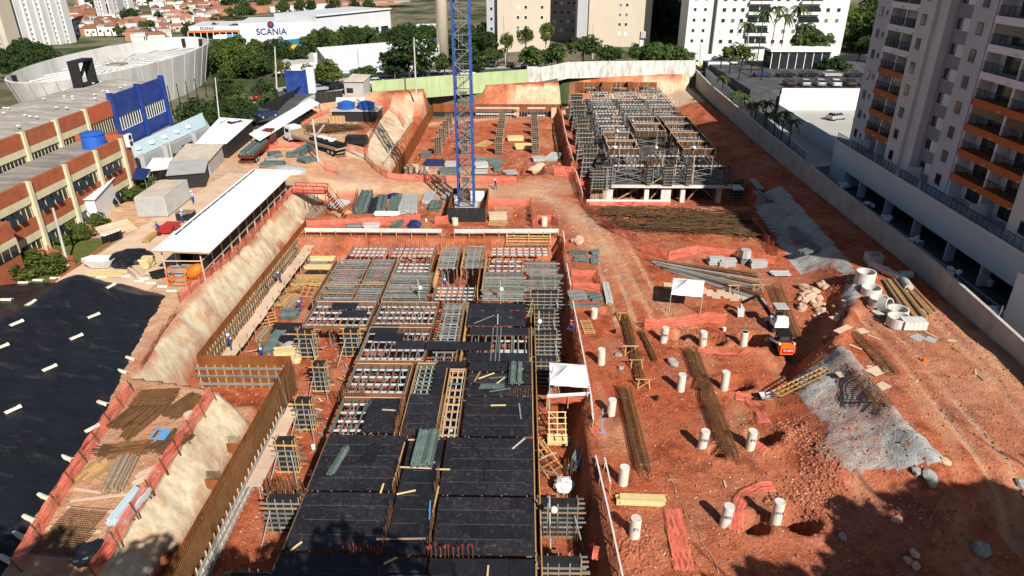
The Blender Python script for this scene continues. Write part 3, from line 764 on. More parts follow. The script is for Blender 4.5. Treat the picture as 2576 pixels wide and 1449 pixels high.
# column forms: black panels gridded with timber and grey walers
def column_form(wd=1.4, dp=.7, h=3.0, ns=3, nw=6, ext=.45, wm='grey_beam', sm='timber'):
    t = thing('column_formwork', 'column form', 'formwork')
    pbox('form_panel', (0, 0, h / 2), (wd, dp, h), 'black_paint', t)
    for f in (-1, 1):
        for i in range(ns):
            x = -wd / 2 + wd * i / (ns - 1)
            pbar('stud', (x, f * (dp / 2 + .05), -.02), (x, f * (dp / 2 + .05), h + rnd(.05, .3)), .065, .07, sm, t)
        for i in range(nw):
            z = .3 + (h - .5) * i / (nw - 1)
            e0, e1 = ext + jit(.2), ext + jit(.2)
            pbar('waler', (-wd / 2 - e0, f * (dp / 2 + .14), z), (wd / 2 + e1, f * (dp / 2 + .14), z + jit(.03)), .09, .09, wm if i % 5 else sm, t)
    for f in (-1, 1):
        pbar('stud', (f * (wd / 2 + .05), 0, 0), (f * (wd / 2 + .05), 0, h + .1), .07, .07, sm, t)
        if dp < .8: pcyl('push_prop', (f * (wd / 2 - .2), -dp / 2 - .2, h * .75), (f * (wd / 2 + .5), -dp / 2 - 1.5, .02), .045, 'steel_prop', t, 6)
    return t
CFG = 'gridded black column forms'
CF = [column_form(), column_form(2.6, .6, 3.0, 5, 7, .5, 'grey_beam', 'old_timber'), column_form(1.25, .9, 3.0, 4, 8, .1, 'old_timber', 'old_timber')]
_cfu = [0, 0, 0]
def cform(k, x, y, label, z=ZF, rz=0.0, sc=1.0):
    if _cfu[k] == 0:
        _cfu[k] = 1; o = place(CF[k], (x, y, z), rz, sc); o['label'] = label; o['group'] = CFG; return o
    return dup(CF[k], (x, y, z), rz, label, CFG, sc)
cform(0, -20.5, 57.2, 'black column form at the corner of the bay with two loose sheets')
cform(0, -16.2, 57.4, 'black column form against the bay with three staggered sheets')
cform(0, -17.7, 51.5, 'black column form before the stacked pine boards', sc=(.75, 1, 1))
cform(0, -17.5, 46.0, 'black column form beside the leaning dark panel', sc=(.85, 1, 1))
cform(0, -17.4, 40.9, 'black column form beside the pale walkway boards', sc=(.9, 1, 1))
cform(1, -15.6, 34.9, 'wide black column form crowned by a row of starter bars', sc=(.8, 1, 1))
cform(1, -15.7, 28.4, 'wide black column form at the dark near corner', sc=(.8, 1, 1))
cform(1, 2.45, 34.8, 'wide black column form beside the wrapped white bale')
cform(1, 2.3, 29.9, 'wide black column form nearest the camera by the guard rail')
cform(1, 2.2, 57.3, 'wide black column form beside the leaning grey board', sc=(.85, 1, 1))
cform(1, 2.2, 52.6, 'wide black column form behind the near white canopy', sc=(.7, 1, 1))
cform(1, 2.2, 61.5, 'wide black column form near the worker in the red helmet', sc=(.85, 1, 1))
cform(1, 2.4, 66.0, 'wide black column form under overhanging grey joists', sc=(1.1, 1, 1))
for i, (y, lb) in enumerate(((131.6, 'nearest'), (139.0, 'second'), (146.0, 'third'), (153.5, 'farthest'))):
    cform(2, -16.3, y, '%s black column form of the row along the brown sheet wall' % lb)
    if i < 3: cform(2, -11.2, y + .5, '%s black column form of the row half hidden by the crane mast' % lb)
    cform(2, -4.6, y + .5, '%s black column form of the row right behind the crane mast' % lb)
    cform(2, 2.5, y + .9, '%s black column form of the row by the curved rail' % lb)
# wall forms with studs
def wall_form(name, label, a, b, z0, z1, face, studs=.6, m='brown_ply', sm='timber', walers=3, top=.45, studlen=None, back=False, panel=2.44):
    a, b = Vector((*a, 0)), Vector((*b, 0)); d = (b - a); L = d.length; d /= L
    nrm = Vector((d.y, -d.x, 0)) * face
    t = thing(name, label, 'formwork wall', tuple((a + b) / 2 + Vector((0, 0, z0))))
    n = max(1, round(L / panel))
    for i in range(n):
        p, q = a + d * (L * i / n + .01), a + d * (L * (i + 1) / n - .01)
        k = jit(.012)
        pbar('form_panel', p + nrm * k + V(0, 0, (z0 + z1) / 2), q + nrm * k + V(0, 0, (z0 + z1) / 2), .05, z1 - z0, m, t)
    if studs:
        k = int(L / studs)
        for i in range(k + 1):
            p = a + d * (L * i / k) + nrm * .08
            pbar('stud', p + V(0, 0, z0), p + V(0, 0, z1 - top + jit(.06)), .09, .1, sm, t)
        for j in range(walers):
            z = z0 + (z1 - z0 - top) * (j + .6) / walers
            m2 = max(1, int(L / 4.5))
            for i in range(m2):
                p, q = a + d * (L * i / m2 - .2), a + d * (L * (i + 1) / m2 + .2)
                for dz in (-.07, .07): pbar('waler', p + nrm * .17 + V(0, 0, z + dz), q + nrm * .17 + V(0, 0, z + dz + jit(.04)), .08, .09, 'grey_beam', t)
    return t
w1 = wall_form('wall_formwork', 'long brown formwork wall with timber studs below the cut slope', (-28.7, 52.0), (-28.7, 86.0), ZF, ZT + .35, 1, top=.75)
for y in (85.2, 80, 74, 69): pbar('push_prop', (-28.4, y, -.4), (-26.0, y - 1.5, ZF), .09, .09, 'grey_beam', w1)
wall_form('wall_formwork', 'short brown formwork wall facing the camera with yellow studs', (-28.7, 51.9), (-20.3, 51.9), ZF, ZT + .35, 1, .75, top=.9)
w3 = wall_form('wall_formwork', 'brown formwork wall with an exposed rebar mesh beside the near slope', (-20.5, 26.0), (-20.5, 51.6), ZF, ZT + .15, -1, 0)
mesh = MB()
for i in range(150): mesh.bar((-20.05, 26 + i * .17, ZF), (-20.05, 26 + i * .17, ZT + rnd(.1, .5)), .02, .02)
for i in range(17): mesh.bar((-20.02, 26, ZF + .2 + i * .17), (-20.02, 51.5, ZF + .2 + i * .17), .02, .02)
for i in range(150): mesh.bar((-20.3, 26 + i * .17, ZF), (-20.3, 26 + i * .17, ZT + rnd(.0, .3)), .02, .02)
tag(mesh.obj('rebar_mesh', 'rebar', w3), kind='stuff')
pbar('concrete_kicker', (-19.7, 26, -1.9), (-19.7, 46.5, -1.9), .12, 1.2, 'pale_concrete', w3)
for i in range(30): pbar('stud', (-19.55, 26.5 + i * .68, ZF), (-19.55, 26.5 + i * .68, -.55 + jit(.1)), .07, .09, 'pale_board', w3)
for z in (-2.1, -1.5, -.9): pbar('waler', (-19.43, 26, z), (-19.43, 46.6, z), .08, .09, 'grey_beam', w3)
for y in (36.2, 40.0):
    pbox('corbel_panel', (-20.95, y, .35), (.9, .08, .8), 'brown_ply', w3)
    for i in range(10): pbar('starter_bar', (-21.3 + .1 * i, y + .15, -.4), (-21.3 + .1 * i, y + .2, 1.3), .025, .025, 'rust', w3)
w4 = thing('wall_formwork', 'brown tapered formwork panel with rebar teeth beside pine stack', 'formwork wall', (-19.9, 51.5, ZF))
for i in range(5): pbar('form_panel', (-20.2, 46.7 + i, -.9), (-20.2, 47.7 + i, -.9), .05, 3.1, 'brown_ply', w4)
for i in range(22): pbar('starter_bar', (-19.9, 46.8 + i * .22, -2.3), (-19.9, 46.8 + i * .22, .6), .025, .025, 'rust', w4)
pcyl('lamp_pole', (-19.6, 48.0, ZF), (-20.3, 48.4, 1.4), .06, 'grey_beam', w4, 8)
# pit two: plain brown walls
def sheet_wall(label, a, b, z0, z1):
    return wall_form('sheet_wall', label, a, b, z0, z1, 1, 0, panel=1.25)
sw = sheet_wall('tall brown sheet wall receding beside the white slope of the far pit', (-21.3, 109.5), (-21.3, 164.9), -2.6, ZT)
sb_ = sheet_wall('brown sheet wall across the back of the far pit', (-21.2, 165.0), (9.0, 165.0), -2.6, ZT)
for i in range(24):
    x = -20.6 + i * 1.25
    pbox('black_panel', (x, 164.85, -1.9), (1.2, .06, 1.1), 'black_paint', sb_)
for i, x in enumerate((-2.6, 6)):
    pbox('loose_panel', (x + 1.2, 163.6, -1.2), (1.2, .05, 2.4), 'pale_board' if i else 'timber', sb_)
for x0, x1, z in ((-11, -.9, .1), (-11, -.9, -1.3), (1, 5.2, .1), (1, 5.2, -1.6)):
    pbar('alu_waler', (x0, 162.5, z), (x1, 162.5, z), .2, .3, 'alu_beam', sb_)
for i in range(26): pcyl('prop', (-11 + i * .63, 162.5, ZF), (-11 + i * .63, 162.5, .2), .04, 'steel_prop', sb_, 6)
# ================================================================ right side: boundary wall, tower, car park
mat('tower_grey', (.52, .53, .57), .85, .06, .4)
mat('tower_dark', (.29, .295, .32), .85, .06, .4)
mat('tower_cream', (.62, .61, .59), .85, .06, .4)
mat('tower_white', (.76, .76, .77), .8, .05, .4)
mat('tower_orange', (.50, .13, .035), .8, .08, .5)
mat('podium', (.60, .61, .63), .85, .06, .3, dirt=(.5, .49, .48), dscale=.3, damt=.4)
mat('shutter', (.13, .135, .13), .6, .1, 1, rand=.2)
mat('shutter_white', (.72, .72, .73), .6, .04, 1)
mat('block_wall', (.40, .37, .33), .9, .12, .5, .1, 6, dirt=(.27, .2, .16), dscale=.35, damt=.6)
mat('asphalt', (.065, .065, .07), .9, .2, .5, dirt=(.11, .105, .1), dscale=.25, damt=.7)
mat('paving', (.42, .40, .37), .9, .1, .5, dirt=(.3, .28, .25), dscale=.25)
mat('stucco_white', (.70, .69, .67), .85, .04, .3, dirt=(.66, .63, .58), dscale=.25, damt=.35)
def pwin(par, X, y, z, wd, h, m='glass_dark', fr='shutter', axis='x', dep=.08):
    """window on a wall that faces -x (axis x) or -y (axis y)"""
    if axis == 'x':
        f = pbox('window', (X - .02, y, z), (dep, wd, h), fr, par)
        pbox('pane', (X - dep / 2 - .035, y - wd * .02, z), (.03, wd * .84, h * .84), m, f)
        s = pbox('sill', (X - .06, y, z - h / 2 - .05), (.18, wd + .12, .07), 'tower_grey', f)
    else:
        f = pbox('window', (y, X - .02, z), (wd, dep, h), fr, par)
        pbox('pane', (y, X - dep / 2 - .035, z), (wd * .84, .03, h * .84), m, f)
    return f
tw = thing('apartment_tower', 'tall grey and cream apartment tower with orange balcony bands', 'building', (50, 80, 1.4))
ZB, FH, NF = 7.0, 2.8, 10
ztop = ZB + FH * NF
def wall(x0, x1, y0, y1, z0, z1, m, name='wall', par=None): return MB().box2((x0, y0, z0), (x1, y1, z1)).obj(name, m, par or tw)
wall(49.5, 66, 101, 105.2, ZB, ztop, 'tower_grey')
wall(51.0, 66, 93, 100.98, ZB, ztop, 'tower_white')
wall(48.9, 66, 89.3, 92.98, ZB, ztop, 'tower_cream')
wall(49.3, 66, 87.2, 89.28, ZB, ztop, 'tower_cream')
wall(50.3, 66, 82.4, 87.18, ZB, ztop, 'tower_dark')
wall(49.3, 66, 78.5, 82.38, ZB, ztop, 'tower_grey')
wall(51.0, 66, 66.5, 78.48, ZB, ztop, 'tower_white')
wall(48.9, 66, 61.5, 66.48, ZB, ztop, 'tower_cream')
wall(49.8, 66, 44, 61.48, ZB, ztop, 'tower_grey')
wall(49.45, 51, 100.7, 100.98, ZB, ztop, 'tower_white', 'fin'); wall(49.45, 51, 96.75, 97.0, ZB, ztop, 'tower_white', 'fin'); wall(49.45, 51, 72.2, 72.5, ZB, ztop, 'tower_white', 'fin'); wall(49.45, 51, 78.2, 78.47, ZB, ztop, 'tower_white', 'fin')
rail_y = {}
def railing(par, X, y0, y1, z, h=1.05, name='railing', axis='x'):
    mb = MB(); L = y1 - y0; n = max(2, int(L / .16))
    P = (lambda t, zz: (X, t, zz)) if axis == 'x' else (lambda t, zz: (t, X, zz))
    mb.bar(P(y0, z + h), P(y1, z + h), .05, .06); mb.bar(P(y0, z + .1), P(y1, z + .1), .04, .04)
    for i in range(n + 1): mb.bar(P(y0 + L * i / n, z), P(y0 + L * i / n, z + h), .022 if i % 6 else .05, .022 if i % 6 else .05)
    return mb.obj(name, 'black', par)
for k in range(NF):
    z = ZB + FH * k
    for (a, b, mid) in ((93.0, 100.7, 97.0), (66.5, 78.2, 72.5)):
        col = 'tower_orange' if 1 <= k <= 4 else 'tower_white'
        if k: pbox('balcony_slab', (50.1, (a + b) / 2, z - .1), (1.7, b - a - .02, .75), col, tw)
        for (p, q) in ((a, mid - .25), (mid, b)):
            if k: railing(tw, 49.32, p + .1, q - .1, z + .22)
            d = pbox('balcony_door', (50.97, (p + q) / 2 + .5, z + 1.3), (.1, (q - p) * .45, 2.1), 'glass_dark', tw)
            pbox('door_frame', (50.93, (p + q) / 2 + .5, z + 1.3), (.06, .08, 2.1), 'shutter', d)
            if (k + int(p)) % 3 == 0 and k > 1: pbox('balcony_glazing', (49.6, (p + q) / 2, z + 1.95), (.05, q - p - .3, 1.2), 'glass_dark', tw)
            pcyl('drain_spout', (49.3, p + .5, z - .2), (48.9, p + .5, z - .25), .07, 'tower_white', tw, 8)
    for y, wd, h, X in ((103.6, .85, 1.15, 49.5), (102.0, .5, .6, 49.5), (91.3, 1.05, 1.25, 48.9), (80.4, 1.1, 1.3, 49.3), (64.2, 1.1, 1.3, 48.9), (58.5, 1.1, 1.3, 49.8), (54.5, .6, .6, 49.8)):
        pwin(tw, X, y, z + 1.55, wd, h, 'glass_dark' if (k * 7 + int(y)) % 3 else 'shutter')
    pwin(tw, 50.3, 85.9, z + 1.55, 1.2, 1.3); pbox('shutter_panel', (50.22, 84.5, z + 1.55), (.12, 1.35, 1.35), 'shutter_white', tw)
    pwin(tw, 50.3, 83.55, z + 1.55, .45, 1.2)
# podium with open car ports
pd = thing('tower_podium', 'white podium with dark open car ports under the apartment tower', 'podium', (52, 80, 1.4))
MB().box2((47.5, 57, 3.7), (66, 105.2, 6.99)).obj('band', 'podium', pd)
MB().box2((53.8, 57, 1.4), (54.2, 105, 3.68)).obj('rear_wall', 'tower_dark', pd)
for y in (103.5, 95.2, 87.3, 80.0, 72.6, 66.2, 60.5):
    pbox('column', (48.1, y, 2.55), (1.0, .35, 2.28), 'podium', pd)
MB().box2((47.5, 100, 1.4), (53.7, 105.2, 3.69)).obj('end_wall', 'podium', pd)
MB().box2((44.3, 40, 1.4), (66, 56.9, 7.2)).obj('projecting_block', 'podium', pd)
MB().box2((47.4, 57, 6.99), (47.75, 105.2, 7.2)).obj('parapet', 'stucco_white', pd)
for a, b in ((57.2, 66), (66.3, 75), (75.4, 80.6), (81.5, 86), (87, 92.4), (93, 100.5), (101, 105)): railing(pd, 47.6, a, b, 7.2)
for y in (84.8, 99.0, 71.0): pbox('divider_wall', (48.7, y, 7.9), (2.0, .15, 1.6), 'podium', pd)
# driveway, car park, ramp
dv = MB().box2((42.9, 38, 1.2), (53.7, 111.9, 1.404)).obj('driveway', 'asphalt'); tag(dv, kind='structure')
MB().box((47.0, 80, 1.46), (.16, 62, .1)).obj('kerb', 'concrete', dv)
for y in (97, 87, 74, 66): MB().box((45.3 + jit(.8), y, 1.412), (.6, .6, .012)).obj('drain_cover', 'black', dv)
wl = thing('boundary_wall', 'long grey block boundary wall between the red yard and tower driveway', 'wall', (42.3, 90, 0))
pts = [(44.3, 186.0, 5.4), (43.4, 165, 4.9), (42.9, 140, 4.7), (42.4, 120, 4.6), (42.2, 100, 4.5), (42.1, 80, 4.5), (42.0, 65, 4.5), (41.2, 55, 4.5), (40.6, 48, 4.5), (39.9, 40, 4.5)]
BW = pts
for (a, b) in zip(pts[:-1], pts[1:]):
    n = max(1, int(math.hypot(a[0] - b[0], a[1] - b[1]) / 5))
    for i in range(n):
        p = [a[k] + (b[k] - a[k]) * i / n for k in range(3)]; q = [a[k] + (b[k] - a[k]) * (i + 1) / n for k in range(3)]
        pbar('wall_panel', (p[0], p[1], (p[2]) / 2), (q[0], q[1], q[2] / 2), .24, p[2], 'block_wall', wl)
        pbar('coping', (p[0], p[1], p[2] + .04), (q[0], q[1], q[2] + .04), .32, .07, 'concrete', wl)
for i in range(14):
    y = 46 + i * 7.5; x = float(np.interp(y, [p[1] for p in pts][::-1], [p[0] for p in pts][::-1])) + .2
    pcyl('wire_post', (x, y, 4.5), (x + .15, y + .1, 5.5), .025, 'steel_prop', wl, 5)
rp = MB(); rp.prism([(47.2, 110), (53.0, 112), (53.0, 160), (47.2, 184)], 1.2, 1.41).obj('access_ramp', 'paving'); tag(bpy.data.objects['access_ramp'], kind='structure')
rw = thing('ramp_wall', 'pale blue-grey ramp wall behind the row of young palms', 'wall', (46.5, 145, 1))
for i in range(9):
    y0, y1 = 112 + i * 8, 120 + i * 8
    pbar('wall_panel', (46.3 + .03 * i, y0, 2.2 + .15 * i), (46.3 + .03 * (i + 1), y1, 2.2 + .15 * (i + 1)), .2, 2.6 + .28 * i, 'podium', rw)
MB().box2((46.7, 183, 1.2), (54, 183.3, 7.6)).obj('end_wall', 'podium', rw)
lot = MB().box2((53.3, 112, 1.2), (74, 147, 3.0)).obj('car_park', 'paving'); tag(lot, kind='structure')
lw = thing('car_park_wall', 'sunlit white retaining wall behind the two parked cars', 'wall', (62, 147, 3))
MB().box2((53.3, 147.0, 1.3), (76, 147.4, 7.4)).obj('wall_panel', 'stucco_white', lw)
MB().box2((53.0, 112, 1.2), (53.29, 146.98, 4.2)).obj('side_wall', 'podium', lw)
MB().box2((53.0, 146.5, 3), (54.3, 146.95, 6.2)).obj('buttress', 'stucco_white', lw)
railing(lw, 147.2, 53.4, 75, 7.4, 2.0, 'fence', 'y')
up = MB().box2((47, 147.45, 1.3), (100, 190, 7.0)).obj('upper_car_park', 'asphalt'); tag(up, kind='structure')
pg = thing('pergola', 'dark steel pergola frame at the top of the ramp', 'pergola', (50, 178, 5))
for x in (48.0, 53.0):
    for y in (160, 168, 176): pbar('post', (x, y, 1.4), (x, y, 9.2), .25, .25, 'black', pg)
for y in (160, 168, 176): pbar('beam', (47.8, y, 9.2), (53.2, y, 9.2), .25, .3, 'black', pg)
for x in (48, 53): pbar('beam', (x, 159.8, 9.45), (x, 176.2, 9.45), .2, .2, 'black', pg)
# rubbish bags along the driveway
def bag_heap(label, x, y, z=1.41):
    t = thing('sack_heap', label, 'sacks', (x, y, z), 'heaps of white sacks on the driveway')
    for i in range(9):
        part('sack', SACK[i % 3], t, TR(x + jit(.6), y + jit(.5), z + .22 + (i > 5) * .3) @ Euler((jit(.4), jit(.4), rnd(0, 6))).to_matrix().to_4x4() @ Matrix.Diagonal((.42, .32, .26, 1)))
SACK = [rock_mesh('sack', 'white_cloth', s, 2, (1, 1, 1), .16) for s in range(3)]
for m_ in SACK: m_.polygons.foreach_set('use_smooth', [True] * len(m_.polygons))
for lb, px, py in (('heap of white sacks on the driveway, farthest from the camera', 2122, 472), ('white sack heap on the driveway before the first open bay', 2182, 520), ('white sack heap on the driveway before the second open bay', 2232, 555), ('white sack heap on the driveway beside the dark trench', 2296, 610), ('broad white sack heap in the middle of the shaded driveway', 2392, 692), ('white sack heap tucked by a car port column', 2480, 715), ('white sack heap nearest the projecting white block', 2505, 790)):
    p = T(px, py, 1.4); bag_heap(lb, p.x, p.y)
# ================================================================ shored concrete frame, far right of the site
fr = thing('building_skeleton', 'pale concrete slab on square columns under the scaffolded upper floor', 'building frame', (22, 135, -2.5))
MB().box2((12.2, 103.5, .05), (32.4, 172, .4)).obj('slab', 'shaded_concrete', fr); MB().box2((12.2, 103.0, .05), (32.4, 103.49, .42)).obj('slab_edge', 'pale_concrete', fr)
for x in (13.3, 19.3, 22.3, 24.9, 30.5):
    for y in (103.9, 112, 120): MB().box2((x - (.75 if x in (13.3, 22.3) else .35), y - .35, -2.5), (x + (.75 if x in (13.3, 22.3) else .35), y + .35, .04)).obj('column', 'pale_concrete', fr)
MB().box2((12.3, 122, -2.5), (32.3, 122.3, .04)).obj('rear_wall', 'shaded_concrete', fr)
for i in range(16): pcyl('prop', (14 + i * 1.08, 105.6 + (i % 3), -2.5), (14 + i * 1.08 + jit(.2), 105.6 + (i % 3), .05), .05, 'steel_prop', fr, 6)
for a, b in (((15, -2.3), (18.5, -.2)), ((20, -2.4), (21.8, -.1)), ((26, -2.3), (27.5, -.3)), ((28, -.4), (30, -2.2))): pbar('raking_board', (a[0], 104.6, a[1]), (b[0], 104.6, b[1]), .1, .2, 'old_timber', fr)
for i in range(9): pbar('leaning_board', (10.3 + i * .28, 101.5, -2.4), (10.9 + i * .28, 102.9, .9 + jit(.3)), .22, .05, 'old_timber', fr)
MB().box2((32.0, 101.6, .2), (33.6, 103.8, .42)).obj('slab_stub', 'pale_concrete', fr)
def tower_bay(lb, x0, x1, y0, y1, kind):
    t = thing('slab_formwork', lb, 'formwork', ((x0 + x1) / 2, (y0 + y1) / 2, .4), 'scaffolded formwork bays on the concrete frame')
    z = 3.5
    for y in (y0 + .5, y1 - .9):
        pbar('main_beam', (x0 + jit(.2), y, z - .25), (x1 + jit(.2), y, z - .25), .16, .22, 'alu_beam', t)
    n = int((x1 - x0) / .62)
    for i in range(n + 1):
        x = x0 + .1 + (x1 - x0 - .2) * i / n
        pbar('joist', (x, y0 + jit(.2), z - .1), (x + jit(.1), y1 + jit(.3), z - .1), .08, .12, random.choice(('black', 'crane_grey', 'old_timber', 'rebar_dark')), t)
    for x in (x0 + .4, x1 - .4):
        for y in (y0 + .7, y1 - .7): pcyl('prop', (x, y, .4), (x, y, z - .36), .05, 'steel_prop', t, 6)
    for k in range(3):
        pbar('brace', (x0 + .4, y0 + .7, .6 + k * .9), (x1 - .4, y0 + .7, 1.4 + k * .9), .045, .045, 'steel_prop', t)
        pbar('brace', (x1 - .4, y0 + .68, .6 + k * .9), (x0 + .4, y0 + .68, 1.4 + k * .9), .045, .045, 'steel_prop', t)
    for k in range(4): x = rnd(x0, x1); y = rnd(y0, y1); pbar('upright', (x, y, .4), (x + jit(.1), y, z + rnd(.5, 1.6)), .07, .07, random.choice(('pale_board', 'old_timber', 'steel_prop')), t)
    for k in range(3): x = rnd(x0, x1 - 1.2); y = rnd(y0, y1); pbox('loose_panel', (x + .6, y, z - rnd(0, .5)), (rnd(1, 2.2), rnd(.4, 1.4), .06), random.choice(('edge_board', 'black_paint', 'brown_ply', 'old_timber')), t, jit(.1))
    if kind == 'box':
        for a, b in (((x0, y0), (x1, y0)), ((x0, y1), (x1, y1)), ((x0, y0), (x0, y1)), ((x1, y0), (x1, y1))):
            pbar('side_board', (*a, z - .1), (*b, z - .1), .05, 1.1, 'rebar_dark', t)
            pbar('edge_timber', (*a, z + .47), (*b, z + .47), .08, .08, 'pale_board', t)
        m = int((x1 - x0) / .75)
        for i in range(m + 1):
            for y in (y0 - .06, y1 - .06): pbar('stud', (x0 + (x1 - x0) * i / m, y, z - .6), (x0 + (x1 - x0) * i / m, y, z + .45), .07, .06, 'old_timber', t)
    if kind == 'sheet':
        pbox('plywood_sheet', ((x0 + x1) / 2, y0 + 1.2, z), (x1 - x0 - .5, 2.2, .03), 'crane_grey', t)
    return t
YR = [(103.6, 110.6), (111.6, 116.4), (117.2, 122.8), (124, 129.4), (130.2, 135.6), (136.8, 142.6), (143.8, 149.4), (150.6, 156.4), (157.6, 163.4), (164.6, 171.6)]
rowname = ['front', 'second', 'third', 'fourth', 'fifth', 'sixth', 'seventh', 'eighth', 'ninth', 'rearmost']
for i, (a, b) in enumerate(YR):
    for j, (x0, x1) in enumerate(((13.9, 18.8), (19.8, 25.2), (26.0, 31.2))):
        k = 'box' if (j == 2 and 1 <= i <= 4) or (j == 0 and i in (1, 2)) or (j == 1 and i in (3, 4)) else ('sheet' if (i + j) % 4 == 3 else 'open')
        if j == 1 and i in (1, 2): continue
        tower_bay('%s row formwork bay on the %s of the scaffolded frame' % (rowname[i], ['crane side', 'centre line', 'boundary wall side'][j]), x0 + .12 * i, x1 + .12 * i, a, b, k)
def fr_form(k, x, y, lb, z, sc): cform(k, x, y, lb, z, 0, sc)
for i, (x, y, z, s) in enumerate(((11.6, 101.5, 0.2, (.8, 1, 1.1)), (13.0, 103.0, .2, (.5, 1, 1.15)), (11.4, 116, -2.5, (.9, 1, 1.9)), (11.5, 127, -2.5, (.9, 1, 1.9)), (11.8, 138, -2.5, (.8, 1, 1.9)), (12.0, 150, -2.5, (.9, 1, 2.0)), (12.2, 161, -2.5, (1, 1, 2.0)), (22.3, 103.2, .42, (.5, 1, 1.05)), (22.5, 113, .42, (.6, 1, 1.0)), (19.3, 103.3, .42, (.18, 1, 1.1)), (25.3, 103.3, .42, (.2, 1, 1.1)), (31.3, 103.3, .42, (.2, 1, 1.1)), (33.5, 104.5, -2.5, (.6, 1, 1.2)))):
    cform(1, x, y, ['tall dark column form at the front corner of the scaffolded frame', 'narrow dark column form beside the front white column', 'tall dark form on the crane side, first behind the corner', 'tall dark form on the crane side, second behind the corner', 'tall dark form on the crane side, third behind the corner', 'tall dark form on the crane side, fourth behind the corner', 'tall dark form at the rear crane-side corner', 'ladder-like column form in the middle of the front row', 'ladder-like column form behind the middle front one', 'thin timber column form left of the crossed braces', 'thin timber column form right of the crossed braces', 'thin timber column form at the front boundary-side corner', 'dark column form on the soil beside the frame corner'][i], z, 0, s)
rw_ = thing('wall_formwork', 'rusty brown wall form along the rear of the scaffolded frame', 'formwork wall', (22, 172.3, .4))
for i in range(9): pbar('form_panel', (12.6 + i * 2.2, 172.6, 3.0), (14.7 + i * 2.2, 172.6, 3.0), .08, 2.6, 'brown_ply', rw_)
for x in (19.5, 25.6): pbox('pier_form', (x, 171.2, 3.2), (1.3, 2.4, 2.6), 'brown_ply', rw_)
bx = thing('shoring_cross', 'crossed pale raking timbers at the centre of the frame front', 'brace', (22, 103.3, .4))
for a, b in (((19.7, .6), (21.6, 2.0)), ((21.7, .6), (23.6, 2.6))): pbar('raking_timber', (a[0], 103.1, a[1]), (b[0], 103.1, b[1]), .12, .12, 'timber', bx)
for i, (px, py, yy) in enumerate(((1553, 330, 123.0), (1546, 372, 111.8), (1650, 368, 111.8), (1745, 370, 111.8), (1900, 300, 0))):
    if yy:
        p = TY(px, py, yy); c = thing('lamp_pole', ['tall pale pole with round lamp behind the framed crane-side bay', 'tall pale pole at the crane-side front bay', 'pale pole with round lamp at the centre bay', 'pale pole at the boundary-side front bay'][i], 'pole', (p.x, yy, 2))
        pcyl('pole', (p.x, yy - .3, 1), (p.x, yy - .3, 6.4), .06, 'steel_prop', c, 6)
        q = MB(); ball(q, (p.x, yy - .45, 4.2), .3); q.obj('lamp', 'white_paint', c, True)
# ================================================================ nets, rails, fences
def net_fence(label, pts, h=1.1, lean=0.0, z=None, posts=True, sag=.12, m='net', grp='red safety net fences'):
    P = [Vector((p.x, p.y, (GZ(p.x, p.y) if z is None else z))) for p in pts]
    t = thing('safety_net_fence', label, 'fence', tuple(P[0]), grp)
    for a, b in zip(P[:-1], P[1:]):
        L = (b - a).length; d = (b - a) / max(L, .01); nr = Vector((d.y, -d.x, 0)); n = max(2, int(L / .45)); m_ = max(1, round(L / 2.2))
        g = []
        for k in range(5):
            row = []
            for i in range(n + 1):
                f = i / n; s = abs(math.sin(f * m_ * math.pi))
                p = a + d * (L * f)
                gz = GZ(p.x, p.y) if z is None else p.z
                zz = gz + .03 + h * k / 4 * (1 - sag * s * .6) 
                o = .10 * math.sin(i * 1.7 + k * 1.3) * (1 - abs(k - 2) / 3) + lean * k / 4 + .06 * s
                row.append((p.x + nr.x * o, p.y + nr.y * o, zz))
            g.append(row)
        MB().sheet(g).obj('net', m, t, True)
        if posts:
            for i in range(m_ + 1):
                p = a + d * (L * i / m_); gz = GZ(p.x, p.y) if z is None else p.z
                pbar('post', (p.x - nr.x * .06, p.y - nr.y * .06, gz - .2), (p.x + nr.x * (lean - .06), p.y + nr.y * (lean - .06), gz + h + .12), .06, .06, 'rust', t)
    return t
def G(x, y, z=0): return T(x, y, z)
NF = net_fence
NF('long red net fence along the crest between white shed and cut slope', [G(735, 487, 3), G(600, 636, 3), G(452, 762, 3.0)], 1.0, z=3.0)
NF('crumpled red net sagging beside the black tarpaulin edge', [G(440, 795, 3), G(400, 850, 3), G(352, 930, 3)], 1.2, -.5, z=2.95, posts=False, sag=.5)
NF('long red net fence along the tarpaulin, beside the rebar piles', [G(337, 985, 3), G(250, 1115, 3), G(150, 1275, 3), G(55, 1440, 3)], .9, .35, z=3.0)
NF('long red net fence between the rebar piles and near cut slope', [G(541, 1000, 3), G(450, 1140, 3), G(345, 1300, 3), G(245, 1460, 3)], 1.0, .25, z=3.0)
NF('red board fence beside the grass at the left edge', [G(0, 700, 3), G(75, 655, 3), G(128, 648, 3), G(190, 672, 3)], 1.3, z=3.0)
NF('red net fence across the front of the far pit', [G(940, 440), G(975, 458), G(1080, 462), G(1190, 462), G(1300, 462)], 1.2)
NF('red net fence climbing the edge of the white slope', [G(940, 440), G(921, 405, 1.5), G(918, 375, 2.5), G(935, 335, 3), G(957, 295, 3), G(985, 262, 3)], 1.2)
NF('red net fence turning up beside the ramp into the far pit', [G(1302, 458), G(1313, 420), G(1323, 395)], 1.2)
NF('red net fence behind the white rail of the main pit', [G(772, 575), G(850, 572), G(925, 569), G(995, 564), G(1058, 559)], 1.2)
NF('short red net fence beside the crane base', [G(1094, 566), G(1128, 562)], 1.2)
NF('red net fence right of the crane base', [G(1227, 518), G(1285, 519), G(1334, 521), G(1338, 562)], 1.2)
